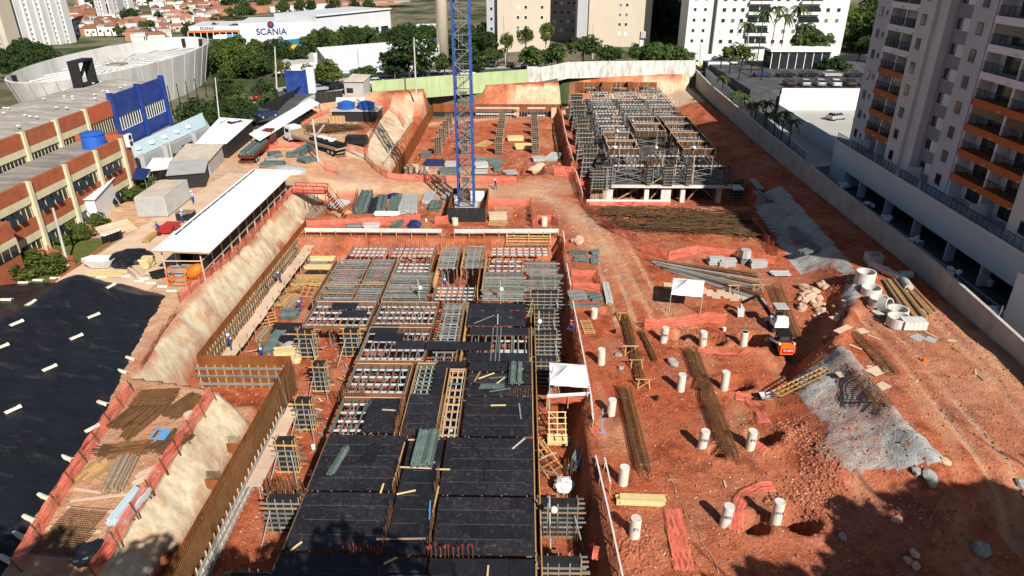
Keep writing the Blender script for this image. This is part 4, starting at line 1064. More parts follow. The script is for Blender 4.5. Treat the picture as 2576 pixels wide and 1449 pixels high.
NF('red net fence round the pile by the crane stores', [G(1340, 575), G(1350, 563), G(1388, 562), G(1402, 575)], 1.2)
NF('small red net by the ramp bank', [G(822, 455, .8), G(852, 462, .6)], 1.2)
NF('red net fence by the metal stair stores', [G(850, 500), G(900, 497), G(892, 540)], 1.2)
NF('red net fence descending beside the soil road towards the rebar yard', [G(1437, 432), G(1455, 490), G(1470, 520), G(1500, 556), G(1545, 588), G(1590, 607)], 1.2)
NF('pink net wall between far pit and scaffolded frame', [G(1394, 442), G(1470, 442)], 1.6)
NF('red net fence before the tangled rebar yard', [G(1612, 633), G(1680, 655), G(1755, 640), G(1850, 650), G(1950, 668)], 1.2)
NF('red net fence behind the row of three pile casings', [G(1620, 828), G(1700, 824), G(1780, 812), G(1826, 816)], 1.2)
NF('red net screen round the pile beside the steel bundles', [G(1437, 698), G(1500, 700), G(1512, 735), G(1440, 728)], 1.0)
NF('red net fence at the foot of the shaded grey bank', [G(1888, 558), G(1920, 600), G(1952, 648)], 1.2)
NF('red net fence around the truck material store', [G(648, 388, 3), G(700, 372, 3), G(775, 372, 3), G(802, 398, 3)], 1.0, z=3.0)
NF('red net fence along the yard of tangled bars', [G(760, 320, 3), G(800, 295, 3), G(828, 285, 3)], 1.0, z=3.0)
NF('red net fence below the crane truck', [G(850, 370, 3), G(925, 388, 3)], 1.1, z=2.9)
NF('red net fence in front of the long white shed gable', [G(640, 440, 3), G(690, 436, 3)], 1.0, z=3.0)
NF('torn red net heaped at the far pit corner', [G(975, 285, 2), G(1000, 300, 1), G(1015, 320, .5)], 1.0, -.6, posts=False)
def lying_net(label, pts, wd):
    t = thing('loose_net', label, 'net', tuple(pts[0]), 'red nets lying loose on the yard')
    g = []
    for i in range(len(pts) - 1):
        for f in (0, .33, .66):
            p = pts[i].lerp(pts[i + 1], f); d = (pts[i + 1] - pts[i]).normalized(); nr = Vector((-d.y, d.x, 0))
            g.append([(p.x + nr.x * wd * (k / 9 - .5), p.y + nr.y * wd * (k / 9 - .5), GZ(p.x, p.y) + .06 + .16 * abs(math.sin(k * 1.9 + i)) + .06 * math.sin(i * 2.1 + f * 9)) for k in range(10)])
    MB().sheet(g).obj('net', 'net', t, True)
lying_net('red net lying straight down the yard before the pine boards', [G(1690, 1285), G(1702, 1345), G(1714, 1400), G(1724, 1460)], 1.2)
lying_net('curved red net lying round the open pile hole', [G(1850, 1345), G(1852, 1295), G(1870, 1250), G(1915, 1230), G(1960, 1228)], .9)
lying_net('red net draped over the hole beside the rebar cage end', [G(1912, 1040), G(1925, 1090), G(1930, 1130), G(1890, 1150)], 1.0)
lying_net('crumpled red net beside the wheelbarrow', [G(1850, 1000), G(1885, 1005), G(1910, 1040)], .9)
lying_net('red net heaped at the foot of the leaning rail', [G(1495, 1340), G(1512, 1375), G(1505, 1410)], .9)
lying_net('red net scrap round the row of three pile casings', [G(1755, 880), G(1800, 890), G(1862, 895), G(1900, 880)], .6)
lying_net('red net scrap under the blue stand', [G(1490, 1075), G(1500, 1095), G(1515, 1105)], .7)
def guard_rail(label, pts, h=1.1, net=True, z=None, wd=.3, ps=2.0, m='white_paint', side=-1, hang=1.0):
    t = thing('guard_rail', label, 'guard rail', tuple(pts[0]), 'white guard rails on pit edges')
    for a, b in zip(pts[:-1], pts[1:]):
        za, zb = (GZ(a.x, a.y), GZ(b.x, b.y)) if z is None else (z, z)
        if z is None: za = max(za, -.3); zb = max(zb, -.3)
        A, B = Vector((a.x, a.y, za + h)), Vector((b.x, b.y, zb + h)); d = (B - A); L = d.length; d /= L
        pbar('rail_board', A, B, .1, wd, m, t, .25)
        n = max(1, round(L / ps))
        for i in range(n + 1):
            p = A + d * (L * i / n); pbar('post', (p.x, p.y, p.z - h - .3), (p.x, p.y, p.z + .05), .08, .08, 'timber', t)
        if net:
            nr = Vector((d.y, -d.x, 0)) * side; g = []
            for k in range(4): g.append([tuple(A + d * (L * i / (n * 3)) + nr * (.08 + .1 * k * abs(math.sin(i * 1.1))) + Vector((0, 0, -.1 - (h - .1) * hang * k / 3))) for i in range(n * 3 + 1)])
            MB().sheet(g).obj('net', 'net', t, True)
    return t
GR = guard_rail
def at(x, y): return Vector((x, y, 0))
GR('long white rail board across the far edge of the main pit', [at(-27.6, 82.0), at(-10.2, 82.0)], 1.0, False, wd=.5)
GR('white rail board across the far pit edge, right of the gap', [at(-8.6, 82.0), at(4.6, 82.2)], 1.0, False, wd=.5)
GR('short white rail returning at the pit corner by the soil road', [at(5.2, 82.0), at(5.2, 78.5)], 1.0, True)
GR('white rail with red net beside the net-screened pile', [at(5.1, 72.0), at(5.2, 66.5)], 1.0, True)
GR('white rail with red net behind the near white canopy', [at(5.2, 62.5), at(5.5, 52), at(5.6, 46.5)], 1.0, True, hang=2.2)
GR('white rail crossing in front of the near white canopy', [at(.9 + 1.2, 46.4), at(5.5, 46.4)], 1.0, True)
GR('white rail continuing below the near white canopy', [at(5.6, 46.3), at(5.5, 43.0)], 1.0, True, hang=1.8)
GR('leaning white rail with red net nearest the camera', [at(5.3, 38.6), at(5.6, 33.5), at(5.9, 27)], 1.0, True, hang=2.4)
GR('second leaning white board beside the nearest rail', [at(5.9, 38.4), at(6.0, 36.0)], 1.0, False)
GR('white rail with pink net across the front of the scaffolded frame', [at(9.2, 95.0), at(21.2, 95.0)], 1.0, True, side=1)
GR('curved white rail between the far pit and scaffolded frame', [at(8.7, 155), at(8.4, 142), at(8.4, 128), at(8.7, 117)], 1.0, True)
GR('white rail segments beside the pink net wall', [at(8.6, 111), at(8.8, 104), at(8.9, 98.5)], 1.0, True)
GR('white pipe rail down the ledge of the white slope', [at(-23.2, 146), at(-23.0, 112)], 1.0, False, wd=.14)
# ================================================================ crane
cr = thing('tower_crane', 'blue and grey lattice mast of a tower crane rising out of view', 'crane', (-7.9, 93.6, 0))
cx, cy, hw = -7.9, 93.6, 1.05
for sx in (-1, 1):
    for sy in (-1, 1):
        pbox('mast_leg', (cx + sx * hw, cy + sy * hw, 23), (.26, .26, 47), 'crane_blue' if True else '', cr)
nsec = 26
for k in range(nsec):
    z0 = .6 + k * 1.75; z1 = z0 + 1.75; s = 1 if k % 2 else -1
    for f in ((-1, -1, 1, -1), (-1, 1, 1, 1), (-1, -1, -1, 1), (1, -1, 1, 1)):
        a, b = (cx + f[0] * hw, cy + f[1] * hw), (cx + f[2] * hw, cy + f[3] * hw)
        pbar('lattice_bar', (*a, z0), (*b, z0), .09, .09, 'crane_grey', cr)
        if s < 0: a, b = b, a
        pbar('lattice_bar', (*a, z0), (*b, z1), .1, .1, 'crane_grey', cr)
for x in (-.25, .25): pbar('ladder_rail', (cx + x - .2, cy + .3, .5), (cx + x - .2, cy + .3, 46), .06, .06, 'crane_grey', cr)
lad = MB()
for i in range(150): lad.bar((cx - .45, cy + .3, .6 + i * .3), (cx + .05, cy + .3, .6 + i * .3), .035, .035)
lad.obj('ladder_rungs', 'crane_grey', cr)
for k in range(7): pbox('rest_platform', (cx + (.45 if k % 2 else -.1), cy + .2, 4 + k * 6), (1.1, 1.6, .08), 'crane_grey', cr)
cb = thing('crane_base_form', 'black and brown panel box round the crane foot', 'formwork', (-8.5, 92, 0))
a, b, c_, d_ = T(1127, 558, 0), T(1222, 556, 0), None, None
x0, x1, y0, y1 = a.x, b.x, a.y, 97.0
for i in range(4): pbox('front_panel', (x0 + (x1 - x0) * (i + .5) / 4, y0, 1.0), ((x1 - x0) / 4 - .015, .06, 2.0), 'black_paint', cb)
pbox('side_panel', (x0, (y0 + y1) / 2, .9), (.06, y1 - y0, 1.8), 'brown_ply', cb); pbox('side_panel', (x1, (y0 + y1) / 2, .9), (.06, y1 - y0, 1.8), 'brown_ply', cb)
pbox('rear_panel', ((x0 + x1) / 2, y1, .9), (x1 - x0, .06, 1.8), 'brown_ply', cb)
pbox('white_board', (x1 - 1.6, y1 - .5, .8), (2.0, .08, 1.5), 'white_paint', cb); pbox('white_board', (x0 + .5, y1 - 1.5, .7), (.6, 1.8, 1.0), 'white_paint', cb)
pbox('concrete_foot', (cx, cy, .25), (3.2, 3.2, .5), 'concrete', cb)
# ================================================================ left side: brick works building, offices, sheds
mat('brick_orange', (.37, .105, .045), .85, .18, 1.2, .1, 12, dirt=(.25, .09, .05), dscale=.5, damt=.6)
mat('smooth_orange', (.45, .10, .05), .7, .1, .5)
mat('cream_paint', (.62, .55, .36), .8, .1, .8, dirt=(.42, .38, .27), dscale=.7)
mat('roof_grey', (.22, .20, .18), .85, .25, .6, dirt=(.42, .39, .36), dscale=.9, damt=.6, stretch=(.25, 1, 1))
mat('pale_blue_metal', (.48, .62, .66), .5, .06, .6, dirt=(.55, .55, .5), dscale=.5)
mat('office_grey', (.38, .38, .38), .8, .06, .5)
mat('galv', (.42, .42, .41), .5, .1, .8, dirt=(.4, .32, .26), dscale=.7, damt=.5)
mat('old_roof', (.52, .45, .36), .8, .12, .7, dirt=(.3, .26, .22), dscale=.5)
mat('tarp_navy', (.015, .03, .11), .55, .15, 1)
def corrugated(name, m, par, P, n=40, amp=.05, th=0.0):
    """corrugated sheet over four corners P = a, b (eave), c, d (ridge); waves run from eave to ridge"""
    a, b, c, d = [Vector(p) for p in P]
    nr = (b - a).cross(d - a).normalized()
    if nr.z < 0: nr = -nr
    g = [[], []]
    for i in range(n * 2 + 1):
        f = i / (n * 2); o = nr * (amp if i % 2 else -amp)
        g[0].append(tuple(a.lerp(b, f) + o)); g[1].append(tuple(d.lerp(c, f) + o))
    mb = MB().sheet(g)
    return mb.obj(name, m, par)
# upper brick works
ub = thing('works_building', 'long brick works building with weathered corrugated roof and blue end', 'building', (-68, 90, 3))
XU = -60.0
ys0 = [62.0, 68.5, 75.0, 81.5, 88.0, 94.6]
MB().box2((-71.5, 55, 3), (XU - .3, 101.2, 12.7)).obj('core', 'glass_dark', ub)
for a, b in zip([55.5] + ys0[:-1], ys0):
    pbox('parapet_panel', (XU, (a + b) / 2, 12.45), (.4, b - a - .5, 1.8), 'brick_orange', ub)
    pbox('lintel_beam', (XU + .03, (a + b) / 2, 11.15), (.4, b - a - .5, .78), 'cream_paint', ub)
    w_ = pbox('window', (XU - .05, (a + b) / 2, 9.95), (.2, b - a - .7, 1.6), 'glass_dark', ub)
    for i in range(9): pbox('mullion', (XU + .07, a + .5 + (b - a - 1) * i / 8, 9.95), (.06, .07, 1.6), 'cream_paint', w_)
    pbox('spandrel', (XU, (a + b) / 2, 8.6), (.4, b - a - .5, 1.1), 'brick_orange', ub)
for y in ys0: pbox('pier', (XU + .15, y, 8.2), (.6, .5, 10.6), 'cream_paint', ub)
pbox('orange_panel', (XU, 98.1, 12.3), (.4, 6.4, 2.2), 'smooth_orange', ub); pbox('orange_panel', (XU, 98.1, 8.2), (.4, 6.4, 2.0), 'smooth_orange', ub); pbox('orange_base', (XU, 98.1, 5), (.4, 6.4, 4), 'brick_orange', ub)
w_ = pbox('window', (XU - .05, 98.1, 10.2), (.2, 6, 1.9), 'glass_dark', ub)
for i in range(10): pbox('mullion', (XU + .07, 95.4 + i * .6, 10.2), (.06, .07, 1.9), 'cream_paint', w_)
for a, b in ((101.4, 109.2), (109.2, 117.0)):
    pbox('blue_panel', (XU, (a + b) / 2, 12.4), (.5, b - a - .3, 3.2), 'royal_blue', ub); pbox('blue_panel', (XU, (a + b) / 2, 7.6), (.5, b - a - .3, 2.2), 'royal_blue', ub)
    pbox('grey_base', (XU - .1, (a + b) / 2, 4.75), (.5, b - a - .3, 3.5), 'office_grey', ub)
    w_ = pbox('window', (XU - .05, (a + b) / 2, 9.75), (.3, b - a - .8, 2.1), 'glass_dark', ub)
    for i in range(10): pbox('mullion', (XU + .13, a + .6 + (b - a - 1.2) * i / 9, 9.75), (.06, .09, 2.1), 'tower_white', w_)
    for dz in (-1.05, 1.05): pbox('transom', (XU + .13, (a + b) / 2, 9.75 + dz), (.06, b - a - .9, .12), 'tower_white', w_)
for y in (101.4, 109.2, 117.0): pbox('blue_pier', (XU + .2, y, 8.7), (.8, .55, 11.4), 'royal_blue', ub)
MB().box2((-71.5, 101.3, 3), (XU - .3, 117.2, 13.0)).obj('blue_block', 'royal_blue', ub)
for i in range(9):
    y0, y1 = 55.5 + i * 6.85, 55.5 + (i + 1) * 6.85
    zz = 13.3
    corrugated('roof_sheet', 'roof_grey', ub, ((XU - .2, y0, zz), (XU - .2, y1 - .05, zz), (-66, y1 - .05, zz + .5), (-66, y0, zz + .5)), 14, .09)
    corrugated('roof_sheet', 'roof_grey', ub, ((-71.7, y0, zz), (-71.7, y1 - .05, zz), (-66, y1 - .05, zz + .5), (-66, y0, zz + .5)), 14, .09)
for k in range(60): pbox('roof_clip', (rnd(-70, XU - 1), rnd(57, 115), 13.9), (.35, .25, .12), 'white_paint', ub)
dp = thing('roof_dog_house', 'dark angular stair housing on the blue end roof', 'roof house', (-70, 113, 14))
dp2 = MB()
for a in ((-69.5, 110.2), (-69.5, 114.2)):
    dp2.bar((a[0], a[1], 13.4), (a[0], a[1], 17.4), 1.6, .3)
dp2.bar((-69.5, 110.0, 17.4), (-69.5, 114.4, 17.4), 1.6, .3).bar((-69.5, 110.0, 13.8), (-69.5, 114.4, 13.8), 1.6, .3).bar((-69.5, 114.0, 17.3), (-69.5, 110.4, 14.3), .3, .4)
dp2.obj('housing', 'black_paint', dp)
# lower wing
lwg = thing('works_wing', 'two storey brick wing with cream piers before the works building', 'building', (-56, 76, 3))
XL = -53.0
MB().box2((XU + .35, 58, 3), (XL - .35, 91.2, 9.9)).obj('core', 'glass_dark', lwg)
MB().box2((XU + .3, 57.9, 9.9), (XL - .3, 91.4, 10.0)).obj('roof_deck', 'roof_grey', lwg)
yl = [57.5, 64.0, 70.5, 77.0, 83.3, 89.3]
for a, b in zip(yl[:-1], yl[1:]):
    for k, zt_ in enumerate((10.8, 7.0)):
        pbox('spandrel', (XL, (a + b) / 2, zt_ - .75), (.4, b - a - .5, 1.5), 'brick_orange', lwg)
        pbox('lintel_beam', (XL + .03, (a + b) / 2, zt_ - 1.9), (.42, b - a - .5, .78), 'cream_paint', lwg)
        w_ = pbox('window', (XL - .06, (a + b) / 2, zt_ - 3.05), (.2, b - a - .6, 1.5), 'glass_dark', lwg)
        for i in range(8): pbox('mullion', (XL + .07, a + .5 + (b - a - 1) * i / 7, zt_ - 3.05), (.06, .07, 1.5), 'cream_paint', w_)
        for i in range(3): pbar('open_sash', (XL + .1, a + 1 + i * 1.3, zt_ - 2.4), (XL + .7, a + 1 + i * 1.3, zt_ - 3.5), .9, .05, 'glass_dark', w_)
for y in yl: pbox('pier', (XL + .18, y, 6.9), (.62, .5, 7.8), 'cream_paint', lwg)
pbox('end_panel', (XL, 90.4, 6.9), (.4, 1.9, 7.8), 'brick_orange', lwg)
MB().box2((-60, 91.2, 3), (-53.2, 91.6, 10.8)).obj('end_wall', 'brick_orange', lwg)
MB().box2((-53, 57.4, 3), (-50.6, 63.6, 8.9)).obj('porch_block', 'brick_orange', lwg)
MB().box2((-50.62, 57.4, 5.6), (-50.5, 63.6, 7.2)).obj('porch_band', 'cream_paint', lwg)
for i in range(5): pbox('porch_window', (-50.52, 58.2 + i * 1.15, 6.1), (.1, 1.0, 1.0), 'glass_dark', lwg)
tk = thing('water_tank', 'round blue water tank on the brick wing roof', 'tank', tuple(T(240, 372, 10)))
p = T(240, 370, 10.0)
MB().cone((p.x, p.y, 10), (p.x, p.y, 11.7), 1.5, 1.35, 20).obj('tank_body', 'blue_tank', tk, False)
MB().cone((p.x, p.y, 11.7), (p.x, p.y, 12.0), 1.5, 1.0, 20).obj('lid', 'blue_tank', tk)
ac = thing('air_conditioner', 'white double fan air conditioner at the brick wing end', 'air conditioner', tuple(T(325, 360, 10)))
p = T(327, 366, 9.5); pbox('casing', (p.x, p.y, 10.2), (.5, 1.1, 1.6), 'white_metal', ac)
for z in (9.8, 10.6): pcyl('fan', (p.x + .26, p.y, z), (p.x + .3, p.y, z), .33, 'black', ac)
# grey site office with pale blue roof
of = thing('site_office', 'low grey site office with pale blue metal roof', 'office', (-55, 112, 3))
A, B, C2, D2 = T(349, 398, 6), T(528, 317, 6), T(510, 290, 6), T(330, 372, 6)
MB().prism([(A.x, A.y), (B.x, B.y), (C2.x, C2.y), (D2.x, D2.y)], 3, 5.9).obj('wall', 'office_grey', of)
corrugated('roof', 'pale_blue_metal', of, ((A.x - .6, A.y, 6.0), (B.x - .6, B.y, 6.0), (C2.x, C2.y, 6.5), (D2.x, D2.y, 6.5)), 40, .03)
d = (B - A).normalized(); nr = Vector((d.y, -d.x, 0))
for f, z, wd, h, m in ((.2, 4.4, .9, .9, 'glass_dark'), (.62, 4.1, 3.2, 1.8, 'glass_dark'), (.36, 5.1, .9, .9, 'white_paint'), (.93, 4.5, .9, .9, 'glass_dark')):
    p = A.lerp(B, f); o = part('window', UB(m), of, barM(p - d * wd / 2 + nr * .04 + V(0, 0, z - 6), p + d * wd / 2 + nr * .04 + V(0, 0, z - 6), .1, h))
for f in (.05, .34, .75): p = A.lerp(B, f); pbox('pilaster', (p.x + .1, p.y, 4.6), (.9, 1.6, 3.3), 'office_grey', of)
for i in range(5): p = A.lerp(B, .15 + i * .17); pbox('roof_vent', (p.x - 2, p.y + .5, 6.6), (.6, .6, .5), 'white_metal', of)
def simple_shed(name, label, base, ztop, zeave, wall_m, roof_m, corr=18, posts=False, over=.4):
    """base: four plan points a, b (near side), c, d; roof falls towards a-b"""
    a, b, c, d = [Vector((p.x, p.y, 0)) for p in base]
    t = thing(name, label, 'shed', (a.x, a.y, 3))
    if not posts:
        z0 = 3.0
        mb = MB().add([(a.x, a.y, z0), (b.x, b.y, z0), (c.x, c.y, z0), (d.x, d.y, z0), (a.x, a.y, zeave - .05), (b.x, b.y, zeave - .05), (c.x, c.y, ztop - .05), (d.x, d.y, ztop - .05)], [(0, 1, 5, 4), (1, 2, 6, 5), (2, 3, 7, 6), (3, 0, 4, 7), (4, 5, 6, 7)])
        mb.obj('wall', wall_m, t)
    else:
        for p, z in ((a, zeave), (b, zeave), (c, ztop), (d, ztop), (a.lerp(b, .5), zeave), (c.lerp(d, .5), ztop)): pbox('post', (p.x, p.y, (3 + z) / 2), (.12, .12, z - 3), 'black_paint', t)
    cen = (a + b + c + d) / 4
    e = [p + (p - cen).normalized() * over for p in (a, b, c, d)]
    corrugated('roof', roof_m, t, ((e[0].x, e[0].y, zeave), (e[1].x, e[1].y, zeave), (e[2].x, e[2].y, ztop), (e[3].x, e[3].y, ztop)), corr, .035)
    return t
# the long white shed
A, B, C2, D2 = V(-35.6, 62.6, 0), V(-31.9, 62.6, 0), V(-31.9, 89.5, 0), V(-35.6, 89.5, 0)
ls = thing('long_shed', 'long open shed with bright white roof above the cut slope', 'shed', (-33.8, 76, 3))
corrugated('roof', 'white_metal', ls, ((-30.5, 62.0, 6.4), (-30.5, 90.2, 6.4), (-36.2, 90.2, 6.6), (-36.2, 62.0, 6.6)), 60, .02)
for i in range(12):
    y = 62.7 + i * 2.43
    for x, z in ((-31.9, 6.15), (-35.7, 6.75)): pbar('post', (x, y, 3), (x, y, z), .12, .12, 'pale_board', ls)
    if i < 11: pbox('dark_panel', (-32.0, y + 1.2, 4.0), (.04, 2.2, 1.9), 'black_paint', ls)
for z in (5.2, 4.1): pbar('rail', (-31.85, 62.7, z), (-31.85, 89.4, z), .07, .1, 'pale_board', ls); pbar('rail', (-31.9, 62.6, z), (-35.7, 62.6, z), .07, .1, 'pale_board', ls)
MB().box2((-35.75, 66, 3), (-35.65, 89.4, 6.7)).obj('rear_panel', 'black_paint', ls)
pbar('fascia', (-30.6, 62.05, 6.28), (-36.1, 62.05, 6.48), .06, .18, 'timber', ls); MB().box2((-35.6, 89.5, 3), (-31.9, 89.6, 6.1)).obj('end_panel', 'black_paint', ls)
for k, y in enumerate((64.5, 68, 72, 77, 82)): pbox('bench', (-33.8, y, 3.4), (2.6, 1.4, .8), 'old_timber', ls)
# motorcycle roof and other sheds going up to the gate
simple_shed('motorcycle_shelter', 'long narrow white shelter roof over the parked motorcycles', [G(655, 350, 5.6), G(803, 258, 5.6), G(780, 252, 5.6), G(630, 340, 5.6)], 5.9, 5.4, 'black_paint', 'white_metal', 40, True)
bw = thing('black_hoarding', 'black hoarding behind the motorcycle shelter', 'hoarding', tuple(G(700, 330, 3)))
p, q = G(598, 352, 3), G(775, 262, 3)
for i in range(12): pbar('hoarding_panel', p.lerp(q, i / 12) + V(-2.6, 0, 1.5), p.lerp(q, (i + .96) / 12) + V(-2.6, 0, 1.5), .06, 3.0, 'black_paint', bw)
bw2 = thing('black_hoarding', 'black gate hoarding beside the dark gatehouse', 'gate', tuple(G(820, 262, 3)))
p, q = G(797, 272, 3), G(865, 266, 3)
for i in range(5): pbar('hoarding_panel', p.lerp(q, i / 5) + V(0, 0, 1.6), p.lerp(q, (i + .97) / 5) + V(0, 0, 1.6), .06, 3.2, 'black_paint', bw2)
gh = simple_shed('gatehouse', 'dark gatehouse with cream roof at the street gate', [G(870, 258, 3), G(917, 258, 3), G(935, 246, 3), G(893, 243, 3)], 8.0, 7.4, 'office_grey', 'old_roof', 14)
p = G(880, 258, 3); pbox('window', (p.x + .3, p.y - .05, 5.6), (1.4, .1, 1.0), 'glass_dark', gh)
simple_shed('tool_shed', 'white roofed tool shed behind the red truck', [G(500, 398, 3), G(575, 398, 3), G(640, 345, 3), G(560, 338, 3)], 6.0, 5.4, 'black_paint', 'white_metal', 24)
simple_shed('tool_shed', 'tan roofed low shed beside the grey office', [G(436, 447, 3), G(530, 440, 3), G(565, 405, 3), G(478, 403, 3)], 5.6, 5.2, 'galv', 'old_roof', 20)
simple_shed('tool_shed', 'dark walled small shed with grey ribbed roof near the container', [G(430, 478, 3), G(518, 470, 3), G(528, 442, 3), G(440, 448, 3)], 5.5, 5.1, 'black_paint', 'galv', 20)
simple_shed('entrance_shelter', 'white entrance shelter by the brick wing steps', [G(192, 560, 3), G(252, 560, 3), G(302, 512, 3), G(215, 510, 3)], 6.6, 6.0, 'white_metal', 'white_metal', 18)
simple_shed('porch_roof', 'small grey roofed dark porch at the left edge', [G(-20, 668, 3), G(45, 660, 3), G(52, 610, 3), G(-10, 610, 3)], 6.5, 6.2, 'black_paint', 'galv', 12)
ct = thing('shipping_container', 'grey steel shipping container on the beige yard', 'container', tuple(G(410, 530, 3)))
A, B, C2 = G(350, 548, 3), G(424, 546, 3), G(481, 500, 3)
u, v = (B - A), (C2 - B)
MB().prism([(A.x, A.y), (B.x, B.y), (C2.x, C2.y), ((A + v).x, (A + v).y)], 3.1, 5.6).obj('body', 'galv', ct)
rb = MB()
for i in range(30): p = B + v * (i / 30); rb.bar(p + V(.04, -.02, .2), p + V(.04, -.02, 2.55), .06, .12)
for i in range(14): p = A + u * (i / 14); rb.bar(p + V(0, -.05, .2), p + V(0, -.05, 2.55), .06, .1)
rb.obj('ribs', 'galv', ct); MB().prism([(A.x, A.y), (B.x, B.y), (C2.x, C2.y), ((A + v).x, (A + v).y)], 5.61, 5.68).obj('top', 'old_roof', ct)
tn = thing('canopy_tent', 'dark blue canopy tent by the brick wing', 'tent', tuple(G(330, 450, 3)))
A, B, C2, D2 = G(297, 452, 5.3), G(365, 452, 5.3), G(380, 425, 5.3), G(318, 420, 5.3); m_ = (A + B + C2 + D2) / 4 + V(0, 0, .9)
MB().add([A, B, C2, D2, m_], [(0, 1, 4), (1, 2, 4), (2, 3, 4), (3, 0, 4)]).obj('canopy', 'tarp_navy', tn)
for P in (A, B, C2, D2): pbar('leg', (P.x, P.y, 3), (P.x, P.y, 5.3), .06, .06, 'steel_prop', tn)
simple_shed('white_awning', 'narrow white corrugated awning between tent and sheds', [G(372, 470, 3), G(425, 462, 3), G(440, 440, 3), G(395, 440, 3)], 5.5, 5.2, 'black_paint', 'white_metal', 12, True)
# steps
st = thing('concrete_steps', 'beige concrete steps rising to the brick wing entrance', 'steps', tuple(G(300, 570, 3)))
A, B = G(262, 600, 3), G(345, 575, 3); d = (B - A).normalized(); nr = Vector((-d.y, d.x, 0))
for i in range(5): pbar('step', A + nr * (.45 * i + .2) + V(0, 0, .09 + .16 * i), B + nr * (.45 * i + .2) + V(0, 0, .09 + .16 * i), .45, .17, 'pale_board', st)
# metal stair and pink net landing beside the shed end
ms = thing('metal_stair', 'dark metal landing and stair with pink netting below the shed end', 'stair', tuple(G(770, 500, 1)))
p0, p1, p2 = V(-31.5, 91.5, 3), V(-27.0, 91.2, 3), V(-24.3, 89.5, .2)
pbar('landing', p0, p1, 1.6, .12, 'dark_red', ms)
for k in range(11): p = p1.lerp(p2, k / 10); pbox('tread', (p.x, p.y, p.z), (.3, 1.2, .05), 'dark_red', ms)
for s in (-.7, .7):
    for h in (.5, 1.05): pbar('rail', p0 + V(0, s, h), p1 + V(0, s, h), .06, .06, 'dark_red', ms); pbar('rail', p1 + V(0, s, h), p2 + V(0, s, h), .06, .06, 'dark_red', ms)
    g = [[tuple(p0.lerp(p1, i / 8) + V(0, s, .08 + .95 * k / 2)) for i in range(9)] for k in range(3)]; MB().sheet(g).obj('net', 'net', ms)
    for f in (0, .33, .66, 1): p = p0.lerp(p1, f); pbar('post', (p.x, p.y + s, GZ(p.x, p.y) - .1), (p.x, p.y + s, 4.05), .07, .07, 'dark_red', ms)
# beige yard paving and lawn edging
pv = MB().prism([(-47.2, 60), (-36.6, 60), (-36.6, 100), (-44, 100)], 2.9, 3.012).obj('yard_paving', 'pale_board'); tag(pv, kind='structure')
kb = thing('garden_kerb', 'brick kerb between lawn and beige yard', 'kerb', (-47, 68, 3)); pbar('kerb_stone', (-47.0, 61, 3.06), (-47.0, 76, 3.06), .25, .18, 'brick_orange', kb)
# concrete poles
def cpole(label, base, top, r=.16, lamp=False):
    t = thing('utility_pole', label, 'pole', tuple(base)); MB().cone(base, top, r, r * .65, 8).obj('shaft', 'concrete', t)
    return t
def pole_px(label, bx, by, z, tx, ty, r=.16): b = T(bx, by, z); return cpole(label, b, TY(tx, ty, b.y), r)
pole_px('leaning concrete pole on the lawn', 171, 668, 3, 133, 523)
pole_px('slim pole before the brick wing windows', 295, 480, 3, 272, 388, .1)
pole_px('concrete pole beside the grey office', 438, 425, 3, 423, 348)
pole_px('concrete pole standing in the green beam store', 801, 408, 3, 786, 299, .2)
pole_px('dark leaning pole by the office end', 556, 343, 3, 541, 195, .14)
# tarpaulin stockpile
mat('tarp', (.010, .011, .014), .42, .3, 1.5, .25, 3, spec=.45, dirt=(.15, .12, .105), dscale=1.1, damt=.3, dl=.56, dh=.74, stretch=(.3, 1, 1))
tx = np.arange(-64, -26, .22); ty = np.arange(20, 64, .22)
TX_, TY_ = np.meshgrid(tx, ty)
xr = lin([20, 26, 43, 54, 60, 64], [-27.0, -27.6, -30.6, -33.4, -34.6, -36], TY_)
yt = lin([-64, -52, -47, -40, -34], [57, 61.5, 62.2, 62.0, 59], TX_)
din = np.minimum(xr - TX_, (yt - TY_))
din = din + fbm(TX_, TY_, 3, 2, 4) * 1.0
ridge = np.exp(-((TX_ - lin([25, 42, 60], [-45.5, -42.2, -40.5], TY_)) / 3.2) ** 2) + .8 * np.exp(-((TX_ - lin([25, 60], [-55, -53], TY_)) / 3.0) ** 2)
hz = 3.0 + sst(0, 5.5, din) * (1.2 + 1.7 * ridge + fbm(TX_, TY_, 8, 3, 9) * .9) + sst(0, 1.2, din) * .12
wr = np.abs(np.sin(TX_ * 1.6 + TY_ * 1.1 + 3 * fbm(TX_, TY_, 5, 2, 2))) * .05 + np.abs(fbm(TX_ * .22 + TY_ * .1, TY_ * .9 - TX_ * .25, 2.6, 2, 31)) * .6
hz = np.where(din > 0, hz + wr * sst(0, .8, din) + .02, 3.02 + din * .9)
keep = din > -.9
mbv = [(float(a), float(b), float(c)) for a, b, c in zip(TX_.ravel(), TY_.ravel(), hz.ravel())]
nxx = len(tx); fs = [(i * nxx + j, i * nxx + j + 1, (i + 1) * nxx + j + 1, (i + 1) * nxx + j) for i in range(len(ty) - 1) for j in range(nxx - 1) if keep[i, j]]
tp = MB().add(mbv, fs).obj('tarpaulin', 'tarp', None, True); tag(tp, 'huge wrinkled black tarpaulin over the stockpile', 'tarpaulin')
def TZp(x, y):
    i, j = min(max(int((y - 20) / .22), 0), len(ty) - 1), min(max(int((x + 64) / .22), 0), len(tx) - 1)
    return max(float(hz[i, j]), 3.0)
tile = MB()
